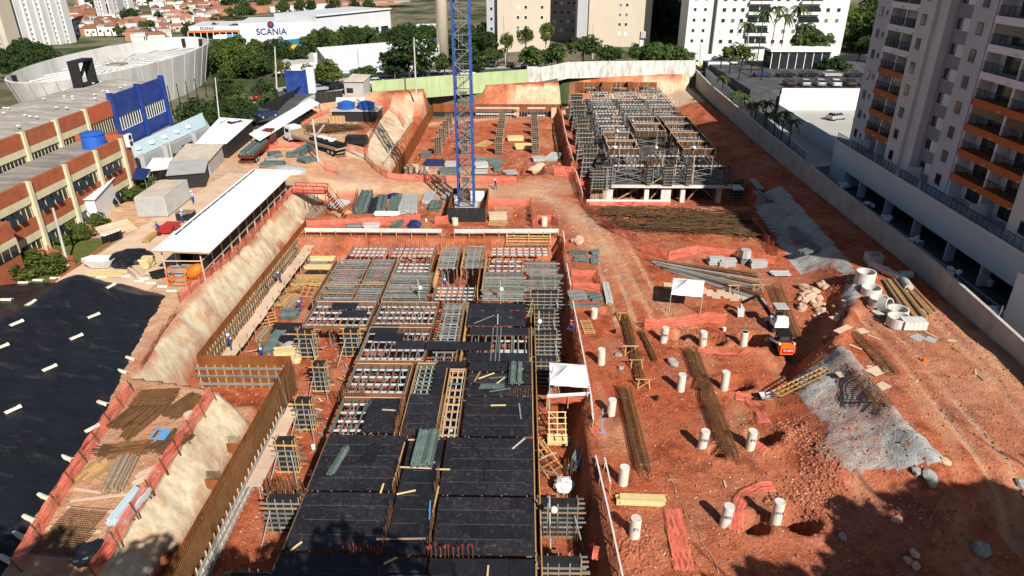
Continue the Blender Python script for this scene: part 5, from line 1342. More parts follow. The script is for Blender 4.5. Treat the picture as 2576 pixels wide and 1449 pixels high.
for s in (0,):
    n = 7; out, inn = [], []
    rings = []
    for xx, k in ((-.6, 1), (.42, 1), (.43, 1.18), (.6, 1.18)):
        rings.append([(xx, .19 * k * math.cos(math.pi * i / n), .19 * k * math.sin(math.pi * i / n)) for i in range(n + 1)] + [(xx, .15 * k * math.cos(math.pi * i / n), .15 * k * math.sin(math.pi * i / n)) for i in range(n, -1, -1)])
    tile.loft(rings)
tile_me = tile.mesh('gutter_half', 'pvc')
TL = [(60, 712, 0), (97, 706, 0), (140, 701, 0), (200, 700, 0), (258, 698, 0), (318, 696, 0), (365, 702, 0), (353, 708, 0), (382, 713, 0), (410, 722, 0), (433, 733, 0), (283, 737, 1.3), (235, 794, 1.0), (192, 849, 1.0), (125, 927, 1.0), (78, 765, 1.4), (43, 817, 1.1), (4, 874, 1), (17, 755, 0), (330, 903, -.4), (310, 936, -.4), (33, 1032, 1.0), (260, 1017, -.4), (232, 1079, 1.0), (170, 1154, -.4), (112, 1251, -.4), (75, 1306, -.4), (50, 1349, -.4), (17, 1409, -.4)]
ORD = ['first', 'second', 'third', 'fourth', 'fifth', 'sixth', 'seventh', 'eighth', 'ninth', 'tenth', 'eleventh', 'twelfth', 'thirteenth', 'fourteenth', 'fifteenth', 'sixteenth', 'seventeenth', 'eighteenth', 'nineteenth', 'twentieth']
tcount = {}
for i, (a, b, r) in enumerate(sorted(TL, key=lambda q: q[0])):
    zz = 3.3
    for _ in range(6): p = T(a, b, zz); zz = TZp(p.x, p.y)
    o = part('gutter_weight', tile_me, None, TR(p.x, p.y, zz + .02) @ Matrix.Rotation(r, 4, 'Z') @ Matrix.Diagonal((.85, .85, .85, 1)))
    reg = 'upper hem' if r == 0 else ('crest' if r > 0.9 else 'fence-side hem')
    tcount[reg] = tcount.get(reg, -1) + 1
    tag(o, '%s half-round cream gutter piece from the left along the tarpaulin %s' % (ORD[tcount[reg]], reg), 'gutter piece', 'gutter pieces on the %s of the tarpaulin' % reg)
# ================================================================ street, trees, cars, background
def PG(x, y, z=4.6):
    p = T(x, y, z)
    for _ in range(12):
        z = z * .4 + .6 * GZ(p.x, p.y); p = T(x, y, z)
    p.z = GZ(p.x, p.y); return p
mat('stain_wall', (.62, .60, .55), .9, .12, .8, dirt=(.16, .15, .13), dscale=.9, damt=.75, stretch=(1, 1, .3))
mat('green_wall', (.34, .44, .22), .85, .12, .5, dirt=(.42, .46, .32), dscale=.6, damt=.6, stretch=(1, 1, .4))
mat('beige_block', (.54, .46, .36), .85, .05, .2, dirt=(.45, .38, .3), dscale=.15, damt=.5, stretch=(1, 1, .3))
mat('beige_shade', (.36, .33, .30), .85, .04, .2)  # darker copy of the beige wall, with the shade of recesses put into the colour
mat('white_block', (.64, .64, .63), .85, .05, .2, dirt=(.52, .51, .49), dscale=.15, damt=.5, stretch=(1, 1, .3))
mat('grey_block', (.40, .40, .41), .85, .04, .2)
mat('arena', (.60, .585, .55), .85, .1, .12, dirt=(.36, .345, .32), dscale=.3, damt=.65, stretch=(1, 1, .25))
mat('roof_tile', (.27, .12, .075), .9, .25, .3, rand=.3)
mat('roof_pale', (.45, .43, .40), .9, .15, .3, rand=.3)
mat('house_wall', (.50, .44, .37), .9, .12, .2, rand=.35)
mat('house_white', (.72, .70, .67), .9, .1, .2, rand=.1)
mat('house_brick', (.38, .17, .10), .9, .15, .2, rand=.2)
mat('show_grey', (.60, .61, .63), .5, .05, .1)
mat('logo_navy', (.02, .03, .13), .6, .02, 1)
mat('mural', (.03, .17, .30), .7, .5, .12, dirt=(.12, .35, .22), dscale=.1, damt=.9)
# street behind the walls
ctr = [V(-49, 128), V(-51, 143), V(-49, 156), V(-40, 167), V(-24, 177), V(-6, 185), V(18, 190), V(44, 191), V(75, 192), V(120, 193)]
ctr = [Vector((p[0], p[1], 0)) for p in ctr]
def ribbon(pts, w0, w1, dz):
    g = []
    for i, p in enumerate(pts):
        d = (pts[min(i + 1, len(pts) - 1)] - pts[max(i - 1, 0)]).normalized(); n = Vector((-d.y, d.x, 0))
        g.append([tuple(p + n * w + Vector((0, 0, max(GZ(p.x, p.y), GZ((p + n * w).x, (p + n * w).y), GZ((p + n * w).x, (p + n * w).y)) + dz))) for w in (w0, (w0 + w1) / 2, w1)])
    return MB().sheet(g)
fine = []
for a, b in zip(ctr[:-1], ctr[1:]):
    for k in range(6): fine.append(a.lerp(b, k / 6))
rd = ribbon(fine, -4, 5, .10).obj('street', 'asphalt', None, True); tag(rd, kind='structure')
for w0, w1 in ((5.0, 8.5), (-6.5, -4.0)): o = ribbon(fine, w0, w1, .20).obj('pavement', 'paving', None, True); tag(o, kind='structure')
gwl = thing('street_wall', 'pale green rendered wall between street and far pit', 'wall', (-15, 163, 4))
P0, P1 = V(-33.6, 157.6, 0), V(1.2, 170.3, 0)
for i in range(12): a, b = P0.lerp(P1, i / 12), P0.lerp(P1, (i + .99) / 12); pbar('wall_panel', a + V(0, 0, 4.6 + .06 * i), b + V(0, 0, 4.6 + .06 * (i + 1)), .2, 4.6, 'green_wall', gwl)
swl = thing('street_wall', 'streaked white concrete wall above the cream cut', 'wall', (24, 181, 5))
PP = [V(1.4, 171.3, 0), V(4, 171.5, 0), V(7, 174.5, 0), V(11, 180.2, 0), V(20, 181.8, 0), V(30, 182.6, 0), V(43.8, 183.6, 0)]
for a, b in zip(PP[:-1], PP[1:]):
    n = max(1, int((b - a).length / 3))
    for i in range(n): p, q = a.lerp(b, i / n), a.lerp(b, (i + .99) / n); pbar('wall_panel', p + V(0, 0, 5.9), q + V(0, 0, 5.9), .25, 4.0, 'stain_wall', swl)
pbox('wall_pier', (2.2, 171.0, 4.8), (2.6, .8, 6.6), 'stain_wall', swl)
# trees
def crown_mesh(name, m, n, seed, squash=.85, leaf=.085, clumps=22):
    rg = random.Random(seed); vs, fs = [], []
    cl = []
    for i in range(clumps):
        th = rg.uniform(0, 6.28); rr = rg.uniform(.15, .85); zz = rg.uniform(-.6, .75) * (1.1 - rr * .5)
        cl.append((rr * math.cos(th), rr * math.sin(th), zz * squash, rg.uniform(.16, .4)))
    for i in range(n):
        c = cl[rg.randrange(clumps)]
        d = Vector((rg.gauss(0, 1), rg.gauss(0, 1), rg.gauss(0, 1) + .25)).normalized()
        p = Vector(c[:3]) + d * c[3] * rg.uniform(.72, 1.06)
        nrm = (d + Vector((rg.gauss(0, .5), rg.gauss(0, .5), rg.gauss(0, .5) + .3))).normalized()
        a = nrm.orthogonal().normalized(); b = nrm.cross(a); s = leaf * rg.uniform(.6, 1.3); t = rg.uniform(0, 6.28)
        a, b = a * math.cos(t) + b * math.sin(t), b * math.cos(t) - a * math.sin(t)
        k = len(vs)
        vs += [p - a * s, p - b * s * .6, p + a * s, p + b * s * .6]; fs.append((k, k + 1, k + 2, k + 3))
    mb = MB().add(vs, fs); return mb.mesh(name, m)
def trunk_mesh(name, seed, h=1.0):
    rg = random.Random(seed); mb = MB()
    mb.tube([(0, 0, -.15), (.02, .01, .35 * h), (.0, .03, .8 * h), (.03, .0, 1.1 * h)], [.085, .06, .05, .03], 7)
    for i in range(6):
        th = i * 1.05 + rg.uniform(-.3, .3); z = rg.uniform(.55, .95) * h
        mb.tube([(0, 0, z), (.25 * math.cos(th), .25 * math.sin(th), z + .25), (.5 * math.cos(th), .5 * math.sin(th), z + .5)], [.035, .025, .01], 5)
    return mb.mesh(name, 'bark')
CRN = {'leaf': [crown_mesh('crown', 'leaf', 2600, s) for s in (1, 2, 3)], 'leaf_dark': [crown_mesh('crown', 'leaf_dark', 2600, s) for s in (4, 5)], 'leaf_light': [crown_mesh('crown', 'leaf_light', 2200, s) for s in (6, 7)]}
TRK = [trunk_mesh('trunk', s) for s in (1, 2, 3)]
def tree(label, x, y, z, r, h, kind='leaf', group='street trees', vs=.85, name='broadleaf_tree'):
    """h = height of crown centre above ground, r = crown radius"""
    t = thing(name, label, 'tree', (x, y, z), group)
    a = rnd(0, 6.28)
    part('trunk', random.choice(TRK), t, TR(x, y, z) @ Matrix.Rotation(a, 4, 'Z') @ Matrix.Diagonal((r * .95, r * .95, h, 1)))
    part('crown', random.choice(CRN[kind]), t, TR(x, y, z + h) @ Matrix.Rotation(a, 4, 'Z') @ Matrix.Diagonal((r * 1.12, r * 1.12, r * vs * 1.15, 1)))
    return t
def tree_px(label, cx, ycen, ytop, ybase, rpx, kind='leaf', group='street trees', zg=4.7):
    """base row, crown centre row, crown half-width in sight pixels"""
    b = T(cx, ybase, zg); c = TY(cx, ycen, b.y); r = TY(cx + rpx, ycen, b.y).x - c.x; tp_ = TY(cx, ytop, b.y).z
    return tree(label, c.x, b.y, zg, abs(r), max(c.z - zg, .6), kind, group, max(.45, (tp_ - c.z) / abs(r)))
for a in (('round yellow-green street tree beside the blue totem', 815, 186, 152, 217, 46, 'leaf_light'), ('small street tree before the white hall', 920, 188, 165, 207, 32, 'leaf'), ('largest dark street tree with forked trunk before the white hall', 1025, 128, 76, 196, 60, 'leaf_dark'), ('slender dark tree just left of the forked street tree', 992, 172, 148, 200, 30, 'leaf_dark'), ('slender street tree right of the forked tree', 1062, 168, 145, 198, 26, 'leaf_dark'), ('dense street tree left of the crane mast', 1118, 160, 132, 194, 30, 'leaf'), ('dark street tree behind the crane mast', 1190, 150, 120, 180, 36, 'leaf_dark'),
          ('street tree before the first beige block corner', 1338, 146, 114, 182, 34, 'leaf'), ('street tree second from the first beige block', 1402, 140, 104, 180, 40, 'leaf'), ('roundest street tree before the dark courtyard', 1468, 118, 86, 176, 40, 'leaf'), ('small street tree before the second beige block', 1538, 140, 112, 172, 32, 'leaf'), ('broad low street tree before the second beige block', 1640, 138, 106, 172, 50, 'leaf'), ('street tree touching the broad low tree', 1695, 142, 112, 170, 44, 'leaf'), ('lone street tree before the white apartment block', 1852, 140, 110, 172, 40, 'leaf_light'),
          ('tall slim tree against the first beige block', 1322, 92, 68, 170, 20, 'leaf_light'), ('tallest slim tree against the first beige block', 1374, 80, 52, 170, 19, 'leaf_light'), ('slim tree at the edge of the first beige block', 1276, 105, 82, 170, 17, 'leaf_light'), ('low tree behind the blue bin', 1245, 140, 118, 172, 30, 'leaf')): tree_px(*a)
# trees standing in masses: single trees, told apart only by where they stand
def grove(label, group, pts, kind, r, h, zf=None):
    made = []
    for i, (x, y) in enumerate(pts):
        z = GZ(x, y); k = rnd(.75, 1.3)
        made.append(tree(label, x, y, z, r * k, h * k, random.choice(kind) if isinstance(kind, tuple) else kind, group, rnd(.8, 1.1)))
    number_off(made, '%s from the left: ' + label)
def scatter_px(x0, x1, y0, y1, n, z=4.6):
    out = []
    for i in range(n):
        p = PG(rnd(x0, x1), rnd(y0, y1), z); out.append((p.x, p.y))
    return out
grove('dark tree in the wood behind the beige cylinder tower', 'wood behind the beige cylinder', scatter_px(780, 1098, 100, 142, 44), ('leaf_dark', 'leaf', 'leaf'), 5.0, 5.5)
grove('tree on the green verge before the truck showroom', 'verge trees before the showroom', scatter_px(545, 760, 135, 200, 30, 3), ('leaf', 'leaf_light', 'leaf_dark'), 2.7, 2.8)
grove('dark tree at the foot of the distant white towers', 'wood below the distant towers', scatter_px(0, 140, 150, 205, 26, 0), 'leaf_dark', 5.0, 5)
grove('tree on the wooded hill between beige and white blocks', 'wooded hill behind the blocks', [(rnd(30, 75), rnd(262, 330)) for i in range(46)], ('leaf_dark', 'leaf_dark', 'leaf'), 5.5, 6)
grove('tree on the wooded hill right of the white block', 'wood right of the white block', [(rnd(98, 150), rnd(205, 300)) for i in range(44)], ('leaf_dark', 'leaf', 'leaf_light'), 5, 5.5)
grove('tree on the wooded slope behind the crane mast', 'wood behind the crane mast', [(rnd(-24, -6), rnd(225, 300)) for i in range(30)], ('leaf_dark', 'leaf_dark', 'leaf'), 4.5, 5)
grove('tree beside the elevated road below the arena', 'trees right of the arena', scatter_px(520, 640, 150, 215, 14, 3), ('leaf', 'leaf_light'), 3.0, 3.2)
grove('shrub behind the screen fence by the blue works end', 'shrubs behind the screen fence', [(rnd(-62, -52), rnd(128, 150)) for i in range(16)], ('leaf_dark', 'leaf'), 2.4, 1.6)
grove('tree among the distant hillside houses', 'trees among the distant houses', scatter_px(200, 640, 4, 105, 44, -20), ('leaf_dark', 'leaf'), 4.5, 4)
grove('tree in front of the red factory strip', 'trees by the red factory', scatter_px(540, 960, 6, 48, 22, -20), ('leaf_dark', 'leaf'), 6, 6)
for i, (px, py, r) in enumerate(((190, 592, 1.3), (215, 600, 1.2), (250, 575, 1.4), (175, 618, 1.0), (205, 560, 1.0))):
    p = T(px, py, 3); tree(['bright garden bush beside the leaning pole', 'garden bush in the middle of the lawn', 'palm-like garden bush beside the steps', 'low garden bush at the lawn foot', 'garden bush under the brick wing windows'][i], p.x, p.y, 3, r, r * .7, 'leaf_light', 'lawn bushes', .7, 'garden_bush')
p = T(95, 690, 3); tree('wide olive shrub beside the red board fence', p.x, p.y, 3, 2.6, 1.0, 'leaf_light', None, .5, 'garden_bush')
for i, (px, py) in enumerate(((345, 505), (368, 480), (440, 400), (455, 415), (497, 390))):
    p = T(px, py, 3); tree(['hedge clump beside the container', 'hedge clump behind the container', 'green shrub along the grey office', 'green shrub below the office window', 'green shrub at the office corner'][i], p.x, p.y, 3, 1.5, .9, 'leaf', 'office shrubs', .7, 'garden_bush')
grove('tree beside the glass lobby of the upper car park', 'trees by the glass lobby', [(rnd(72, 100), rnd(171, 196)) for i in range(18)], ('leaf_dark', 'leaf'), 2.8, 5.5)
gl = thing('glass_lobby', 'white framed glass lobby behind the upper car park rows', 'lobby', (66, 176, 7)); MB().box2((60, 176, 6), (74, 182, 11)).obj('glass_wall', 'glass_dark', gl); MB().box2((59.4, 175.4, 11), (74.6, 182.6, 11.5)).obj('roof', 'stucco_white', gl); [pbox('mullion', (60 + i * 2, 175.95, 9), (.15, .1, 4), 'stucco_white', gl) for i in range(8)]
# palms
def palm_mesh(seed, n=15, L=1.0):
    rg = random.Random(seed); mb = MB()
    for i in range(n):
        th = 6.28 * i / n + rg.uniform(-.2, .2); up = rg.uniform(.2, .75); c, s = math.cos(th), math.sin(th); prev = None
        for k in range(7):
            f = k / 6; d = L * f; z = up * f * 1.2 - 1.25 * f * f * (1.1 - up * .5); wd = .13 * math.sin(math.pi * min(1, .12 + f * .88)) + .01
            pt = (c * d, s * d, z)
            cur = [(pt[0] - s * wd, pt[1] + c * wd, z - .09), pt, (pt[0] + s * wd, pt[1] - c * wd, z - .09)]
            if prev: mb.add(prev + cur, [(0, 1, 4, 3), (1, 2, 5, 4)])
            prev = cur
    return mb
PALM = [palm_mesh(s).mesh('fronds', 'leaf') for s in (1, 2)] 
PALMY = palm_mesh(9, 13).mesh('fronds', 'leaf_light')
def palm(label, x, y, z, h, r, group, me=None):
    t = thing('palm_tree', label, 'palm', (x, y, z), group)
    MB().tube([(x, y, z - .2), (x + .05, y, z + h * .5), (x + jit(.2), y, z + h)], [.16, .12, .1], 7).obj('trunk', 'bark', t)
    part('crown', me or random.choice(PALM), t, TR(x, y, z + h) @ Matrix.Rotation(rnd(0, 6), 4, 'Z') @ Matrix.Diagonal((r, r, r, 1)))
pz = 1.4
for i, (px, py, h) in enumerate(((1797, 262, 6), (1812, 285, 4.4), (1822, 292, 4.6), (1838, 305, 5), (1852, 318, 4.4), (1862, 325, 5), (1880, 345, 6.5), (1900, 348, 4.6), (1912, 362, 5), (1928, 378, 6.5), (1944, 392, 6))):
    p = T(px, py, pz); palm('%s young palm of the row on the boundary wall strip, counting from the street' % ORD[i], 44.9 + .1 * (i % 3), p.y * 1.0, pz, h, 1.7, 'palm row beside the boundary wall')
for i, (px, py, h) in enumerate(((1870, 150, 9), (1905, 150, 12), (1935, 152, 13), (1960, 150, 11), (1990, 150, 13), (2010, 152, 9), (2035, 150, 7))):
    p = T(px, py, 6.5); palm('%s tall palm before the white block, counting from the lone street tree' % ORD[i], p.x, p.y, 6.5, h, 2.8, 'tall palms before the white block')
for i, (px, py) in enumerate(((583, 278), (607, 275))): p = T(px, py, 3.2); palm(['yellow palm on the sandy island, on the office side', 'yellow palm on the sandy island, street side'][i], p.x, p.y, 3.2, 2.6, 2.6, 'yellow palms on the sandy island', PALMY)
for i, (px, py) in enumerate(((1600, 160), (1500, 162))): p = T(px, py, 4.6); palm(['street palm by the concrete post', 'street palm beside the round tree'][i], p.x, p.y, 4.6, 5, 2.2, 'street palms')
# ---- vehicles
def car_proto(name, m):
    t = thing(name, 'car', 'car')
    prof = [(-2.05, .35), (-2.1, .75), (-1.95, .98), (-1.2, 1.02), (1.0, .98), (1.95, .82), (2.1, .6), (2.05, .32)]
    b = MB()
    rings = []
    for y, k in ((-.86, .96), (-.80, 1), (.80, 1), (.86, .96)): rings.append([(x * (k if abs(y) > .81 else 1), y, .34 + (z - .34) * k) for x, z in prof])
    b.loft(rings); b.obj('body', m, t)
    g = MB(); top = [(-1.75, .98), (-1.35, 1.42), (.35, 1.46), (1.15, .98)]
    g.loft([[(x, -.76, z) if z < 1 else (x, -.62, z) for x, z in top], [(x, .76, z) if z < 1 else (x, .62, z) for x, z in top]]); g.obj('windows', 'glass_dark', t)
    MB().loft([[(-1.38, y, 1.425), (-.5, y, 1.5), (.38, y, 1.465)] + [(.38, y, 1.44), (-1.38, y, 1.40)] for y in (-.63, .63)]).obj('roof', m, t)
    for x in (-.45, .0): pass
    for y in (-.72, .72):
        for x in (-1.32, 1.3):
            wh = pcyl('wheel', (x, y * 1.0 - .1, .32), (x, y * 1.0 + .1, .32), .32, 'rubber', t, 12); pcyl('rim', (x, y * 1.15 - .04, .32), (x, y * 1.15 + .04, .32), .18, 'galv', wh, 10)
        pbox('headlight', (2.02, y * .85, .68), (.12, .3, .14), 'white_paint', t); pbox('tail_light', (-2.05, y * .9, .78), (.1, .2, .2), 'red', t)
        for x in (-.45, .5): pbar('pillar', (x, y * .93, .99), (x * .9, y * .88, 1.44), .06, .04, m, t)
    return t
mat('paint_white', (.75, .75, .75), .3, .02, 1, spec=.5); mat('paint_silver', (.42, .43, .44), .3, .02, 1, spec=.5, metal=.3); mat('paint_black', (.015, .015, .018), .25, .02, 1, spec=.5); mat('paint_red', (.42, .012, .02), .28, .02, 1, spec=.5); mat('paint_blue', (.02, .04, .09), .28, .02, 1, spec=.5)
CARP = {}
def car(label, px, py, z, rz, col, group='cars parked along the street', xyz=None):
    p = xyz or T(px, py, z)
    if col not in CARP:
        CARP[col] = car_proto('parked_car', 'paint_' + col); o = place(CARP[col], tuple(p), rz); o['label'] = label; o['group'] = group
        return o
    return dup(CARP[col], tuple(p), rz, label, group)
for a in (('white hatchback parked behind the streaked wall', 1518, 167, 4.85, .05, 'white'), ('black hatchback parked beside the white hatchback', 1561, 165, 4.85, .05, 'black'), ('silver car half hidden by the broad low tree', 1606, 166, 4.85, .05, 'silver'), ('black car under the round street tree', 1443, 169, 4.85, .05, 'black'), ('white car under the first street tree', 1330, 169, 4.85, .05, 'white'), ('white car parked nose out beside the blue bin', 1240, 166, 4.8, 1.5, 'white'), ('dark car beside the white car near the blue bin', 1286, 168, 4.8, 1.5, 'black'), ('white hatchback on the street behind the crane mast', 1178, 192, 4.8, .35, 'white'), ('white estate car passing behind the gatehouse', 949, 212, 4.8, .5, 'white'), ('black saloon parked left of the gatehouse', 851, 224, 4.8, .7, 'black'), ('silver hatchback parked by the round yellow-green tree', 802, 229, 4.8, .7, 'silver'), ('red saloon on the side street', 662, 250, 4.8, .9, 'red'), ('dark blue saloon behind the black hoarding', 672, 295, 4.8, .9, 'blue'), ('white pickup behind the black hoarding', 600, 322, 4.8, .9, 'white'), ('white car before the white block wall', 1898, 168, 4.85, .05, 'white'), ('black car before the white block', 1850, 166, 4.85, .05, 'black')): car(*a)
LOTG = 'cars in the tower car parks'
car('silver saloon in the sunlit car park', 0, 0, 0, .5, 'silver', LOTG, V(61.5, 138, 3.0)); car('dark car beside the silver saloon in the car park', 0, 0, 0, .4, 'blue', LOTG, V(67.5, 137.2, 3.0))
for i in range(7): car('%s car in the fenced upper row above the white retaining wall' % ORD[i], 0, 0, 0, 1.5, ('black', 'silver', 'silver', 'white', 'black', 'white', 'blue')[i], LOTG, V(56.5 + i * 3.2, 152.5, 7.0))
for i in range(6): car('%s dark car in the rear row of the upper car park' % ORD[i], 0, 0, 0, 0.1, ('blue', 'black', 'black', 'silver', 'black', 'blue')[i], LOTG, V(54.5 + i * 5.2, 164, 7.0))
for i in range(5): car('%s car parked in the shade beside the second beige block' % ORD[i], 0, 0, 0, 1.2, ('silver', 'white', 'blue', 'black', 'silver')[i], 'cars beside the second beige block', V(50 + i * 1.6, 212 + i * 9, GZ(50 + i * 1.6, 212 + i * 9) + .05))
vn = thing('passenger_van', 'white van with yellow ends behind the end of the streaked wall', 'van', tuple(T(1735, 168, 4.85)))
p = T(1735, 168, 4.85)
MB().box2((p.x - 2.4, p.y - .9, 5.2), (p.x + 2.2, p.y + .9, 7.0)).obj('body', 'paint_white', vn); pbox('window_band', (p.x - .1, p.y - .92, 6.5), (4.0, .06, .55), 'glass_dark', vn); pbox('bonnet', (p.x + 2.5, p.y, 5.6), (.7, 1.7, .8), 'yellow', vn)
for x in (-1.5, 1.5): pcyl('wheel', (p.x + x, p.y - 1.0, 5.2), (p.x + x, p.y - .8, 5.2), .36, 'rubber', vn)
bn = thing('waste_bin', 'bright blue waste bin at the kerb', 'bin', tuple(T(1197, 168, 4.7))); p = T(1197, 168, 4.7)
pbox('body', (p.x, p.y, 5.6), (3.0, 1.6, 1.5), 'blue_tank', bn); pbox('lid', (p.x, p.y, 6.4), (3.1, 1.7, .15), 'royal_blue', bn)
# ---- apartment blocks
def block(name, label, x0, x1, ybase, z0, dep, top, m, wins=(), side=None):
    a = T((x0 + x1) / 2, ybase, z0); Y = a.y; xa, xb = TY(x0, ybase, Y).x, TY(x1, ybase, Y).x
    t = thing(name, label, 'building', ((xa + xb) / 2, Y, z0)); MB().box2((xa, Y, z0 - 6), (xb, Y + dep, top)).obj('wall', m, t)
    for wx, wd, h, m2 in wins:
        x = TY(wx, ybase, Y).x; k = 0
        z = z0 + 4.0
        while z < top - 1:
            if z < 52: pwin(t, Y, x, z, wd, h, random.choice((m2, m2, m2, 'shutter', 'shutter_white')), 'tower_white', 'y')
            z += 2.9
    return t, Y, xa, xb
b1, Y1, xa1, xb1 = block('beige_apartment_block', 'beige apartment block with paired small windows, nearer the crane', 1252, 1382, 128, 4.6, 14, 60, 'beige_block', ((1303, .9, 1.0, 'glass_dark'), (1322, .9, 1.0, 'glass_dark'), (1362, .9, 1.0, 'glass_dark')))
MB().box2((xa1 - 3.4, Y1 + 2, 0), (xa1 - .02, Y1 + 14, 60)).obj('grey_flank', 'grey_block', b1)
for k in range(14): pwin(b1, Y1 + 2, xa1 - 1.9, 8 + k * 2.9, .9, 1.1, 'glass_dark', 'tower_white', 'y')
b2, Y2, xa2, xb2 = block('beige_apartment_block', 'beige apartment block with paired small windows beside the wooded hill', 1478, 1633, 118, 4.6, 14, 60, 'beige_block', ((1555, .9, 1.0, 'glass_dark'), (1571, .9, 1.0, 'glass_dark')))
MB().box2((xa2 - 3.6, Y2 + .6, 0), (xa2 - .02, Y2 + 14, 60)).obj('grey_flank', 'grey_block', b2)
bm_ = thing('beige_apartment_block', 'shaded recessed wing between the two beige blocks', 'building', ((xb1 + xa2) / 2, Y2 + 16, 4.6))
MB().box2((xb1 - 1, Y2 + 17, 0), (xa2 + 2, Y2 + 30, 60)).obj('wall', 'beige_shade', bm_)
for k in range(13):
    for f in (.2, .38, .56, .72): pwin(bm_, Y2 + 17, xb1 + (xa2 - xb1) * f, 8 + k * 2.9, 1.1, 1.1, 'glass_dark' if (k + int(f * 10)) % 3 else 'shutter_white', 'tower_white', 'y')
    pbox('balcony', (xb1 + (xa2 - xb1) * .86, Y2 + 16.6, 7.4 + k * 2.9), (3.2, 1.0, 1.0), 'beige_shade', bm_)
b3, Y3, xa3, xb3 = block('white_apartment_block', 'long white apartment block with balcony recesses', 1790, 2112, 140, 4.6, 16, 60, 'white_block', tuple((x, 1.2, 1.2, 'glass_dark') for x in (1808, 1832, 1853, 1938, 1960, 1985, 2040, 2062, 2088)))
MB().box2((xa3 - 8, Y3 + 1.5, 0), (xa3 - .02, Y3 + 12, 60)).obj('left_flank', 'white_block', b3)
for k in range(14):
    z = 7.4 + k * 2.9
    for px in (1880, 1908, 2006, 2028):
        x = TY(px, 140, Y3).x; o = pbox('balcony_recess', (x, Y3 - .02, z + 1.2), (3.0, .1, 1.9), 'glass_dark', b3); pbox('parapet', (x, Y3 - .6, z + .35), (3.2, 1.0, .8), 'white_block', o); pbox('sill_rail', (x, Y3 - 1.1, z + .95), (3.2, .06, .3), 'glass_dark', o)
    for dx in (-6, -3): pwin(b3, Y3 + 1.5, xa3 + dx, z + 1.2, .9, 1.0, 'glass_dark', 'tower_white', 'y')
gw = thing('garden_wall', 'white garden wall and low hedge before the white block', 'wall', (60, 199, 4.6)); MB().box2((43, 199, 4), (100, 199.3, 7.4)).obj('wall_panel', 'stucco_white', gw)
tree('clipped dark hedge before the white garden wall', 55, 197.8, 4.6, 3.2, .8, 'leaf_dark', None, .35, 'clipped_hedge')
cyl = thing('water_tower', 'tall smooth beige cylindrical water tower behind the crane mast', 'tower', tuple(T(1115, 135, 4.6)))
p = T(1115, 135, 4.6); r_ = abs(TY(1130, 80, p.y).x - TY(1101, 80, p.y).x) / 2
MB().cone((p.x, p.y, 0), (p.x, p.y, 60), r_, r_ * .98, 28).obj('shaft', 'beige_block', cyl, True)
pc_ = thing('concrete_post', 'square concrete transformer post before the second beige block', 'post', tuple(T(1609, 165, 4.6))); p = T(1609, 165, 4.6); pbox('shaft', (p.x, p.y, 9), (1.1, .8, 9), 'pale_concrete', pc_); pbox('transformer', (p.x + .2, p.y - .6, 12.6), (1.3, .8, 1.6), 'galv', pc_)
for i, (px, py, ty, lb) in enumerate(((1880, 168, 70, 'white street pole before the white block'), (1490, 165, 60, 'grey street pole beside the round street tree'), (1273, 170, 40, 'grey street pole by the white nose-out car'), (1047, 240, 95, 'rust-footed pole at the green wall'), (697, 240, 118, 'banded street pole by the red saloon'), (905, 200, 125, 'dark street pole before the white hall'), (1760, 168, 110, 'thick white post at the wall end'))): pole_px(lb, px, py, 4.6, px - 6 if px < 1300 else px + 3, ty, .2)
# ---- arena bowl
ar = thing('arena_bowl', 'wide white concrete bowl arena flaring outward at the top', 'arena', (-92, 172, 0))
N = 72
rim = [T(268 + 257 * math.cos(2 * math.pi * i / N), 151 - 48 * math.cos(2 * math.pi * i / N) - 33 * math.sin(2 * math.pi * i / N), 13) for i in range(N)]
c0 = sum(rim, Vector()) / N
def ring(k, z): return [(c0.x + (p.x - c0.x) * k, c0.y + (p.y - c0.y) * k, z) for p in rim]
MB().loft([ring(.74, -8), ring(.82, 0), ring(1.0, 13), ring(.985, 13.1), ring(.965, 10.6)], False).obj('shell', 'arena', ar)
MB().loft([ring(.966, 10.5), ring(.5, 11.2), ring(.02, 11.6)], False).obj('roof', 'arena', ar)
for i in range(0, N, 3): q0, q1 = ring(.25, 11.55)[i], ring(.93, 10.75)[i]; pbar('roof_rib', q0, q1, .5, .12, 'stucco_white', ar)
for i in range(0, N, 2): q0, q1 = ring(.82, 0)[i], ring(1.003, 12.9)[i]; pbar('shell_joint', q0, q1, .12, .1, 'concrete', ar)
pbox('roof_hub', (c0.x, c0.y, 11.7), (3, 3, .3), 'roof_grey', ar)
for i in (4, 8, 33): q = ring(.962, 11.8)[i]; pbox('rim_slot', q, (.7, .7, 2.0), 'black', ar)
# ---- showroom, hall, factory
def facade_box(name, label, cat, x0, y0, x1, y1, z0, top_px, dep, m):
    """front runs between two sighted base points; returns thing, a, b, top"""
    a, b = PG(x0, y0), PG(x1, y1); t = thing(name, label, cat, tuple((a + b) / 2)); d = (b - a); d.z = 0; d.normalize(); n = Vector((-d.y, d.x, 0))
    h = TY(x0, top_px, a.y).z
    MB().prism([(a.x, a.y), (b.x, b.y), ((b + n * dep).x, (b + n * dep).y), ((a + n * dep).x, (a + n * dep).y)], min(a.z, b.z) - 3, h).obj('wall', m, t)
    return t, a, b, d, n, h
def text(body, size, M, m, par, name='lettering', ext=.05):
    me = TXT[body].copy(); me.materials.clear(); me.materials.append(M_[m]); return part(name, me, par, M @ Matrix.Diagonal((size, size, max(ext, .004) * 20, 1)))
def faceM(p, d): # text frame: x along d, up z
    z = d.cross(Vector((0, 0, 1))); return Matrix(((d.x, 0, z.x, p.x), (d.y, 0, z.y, p.y), (d.z, 1, z.z, p.z), (0, 0, 0, 1)))
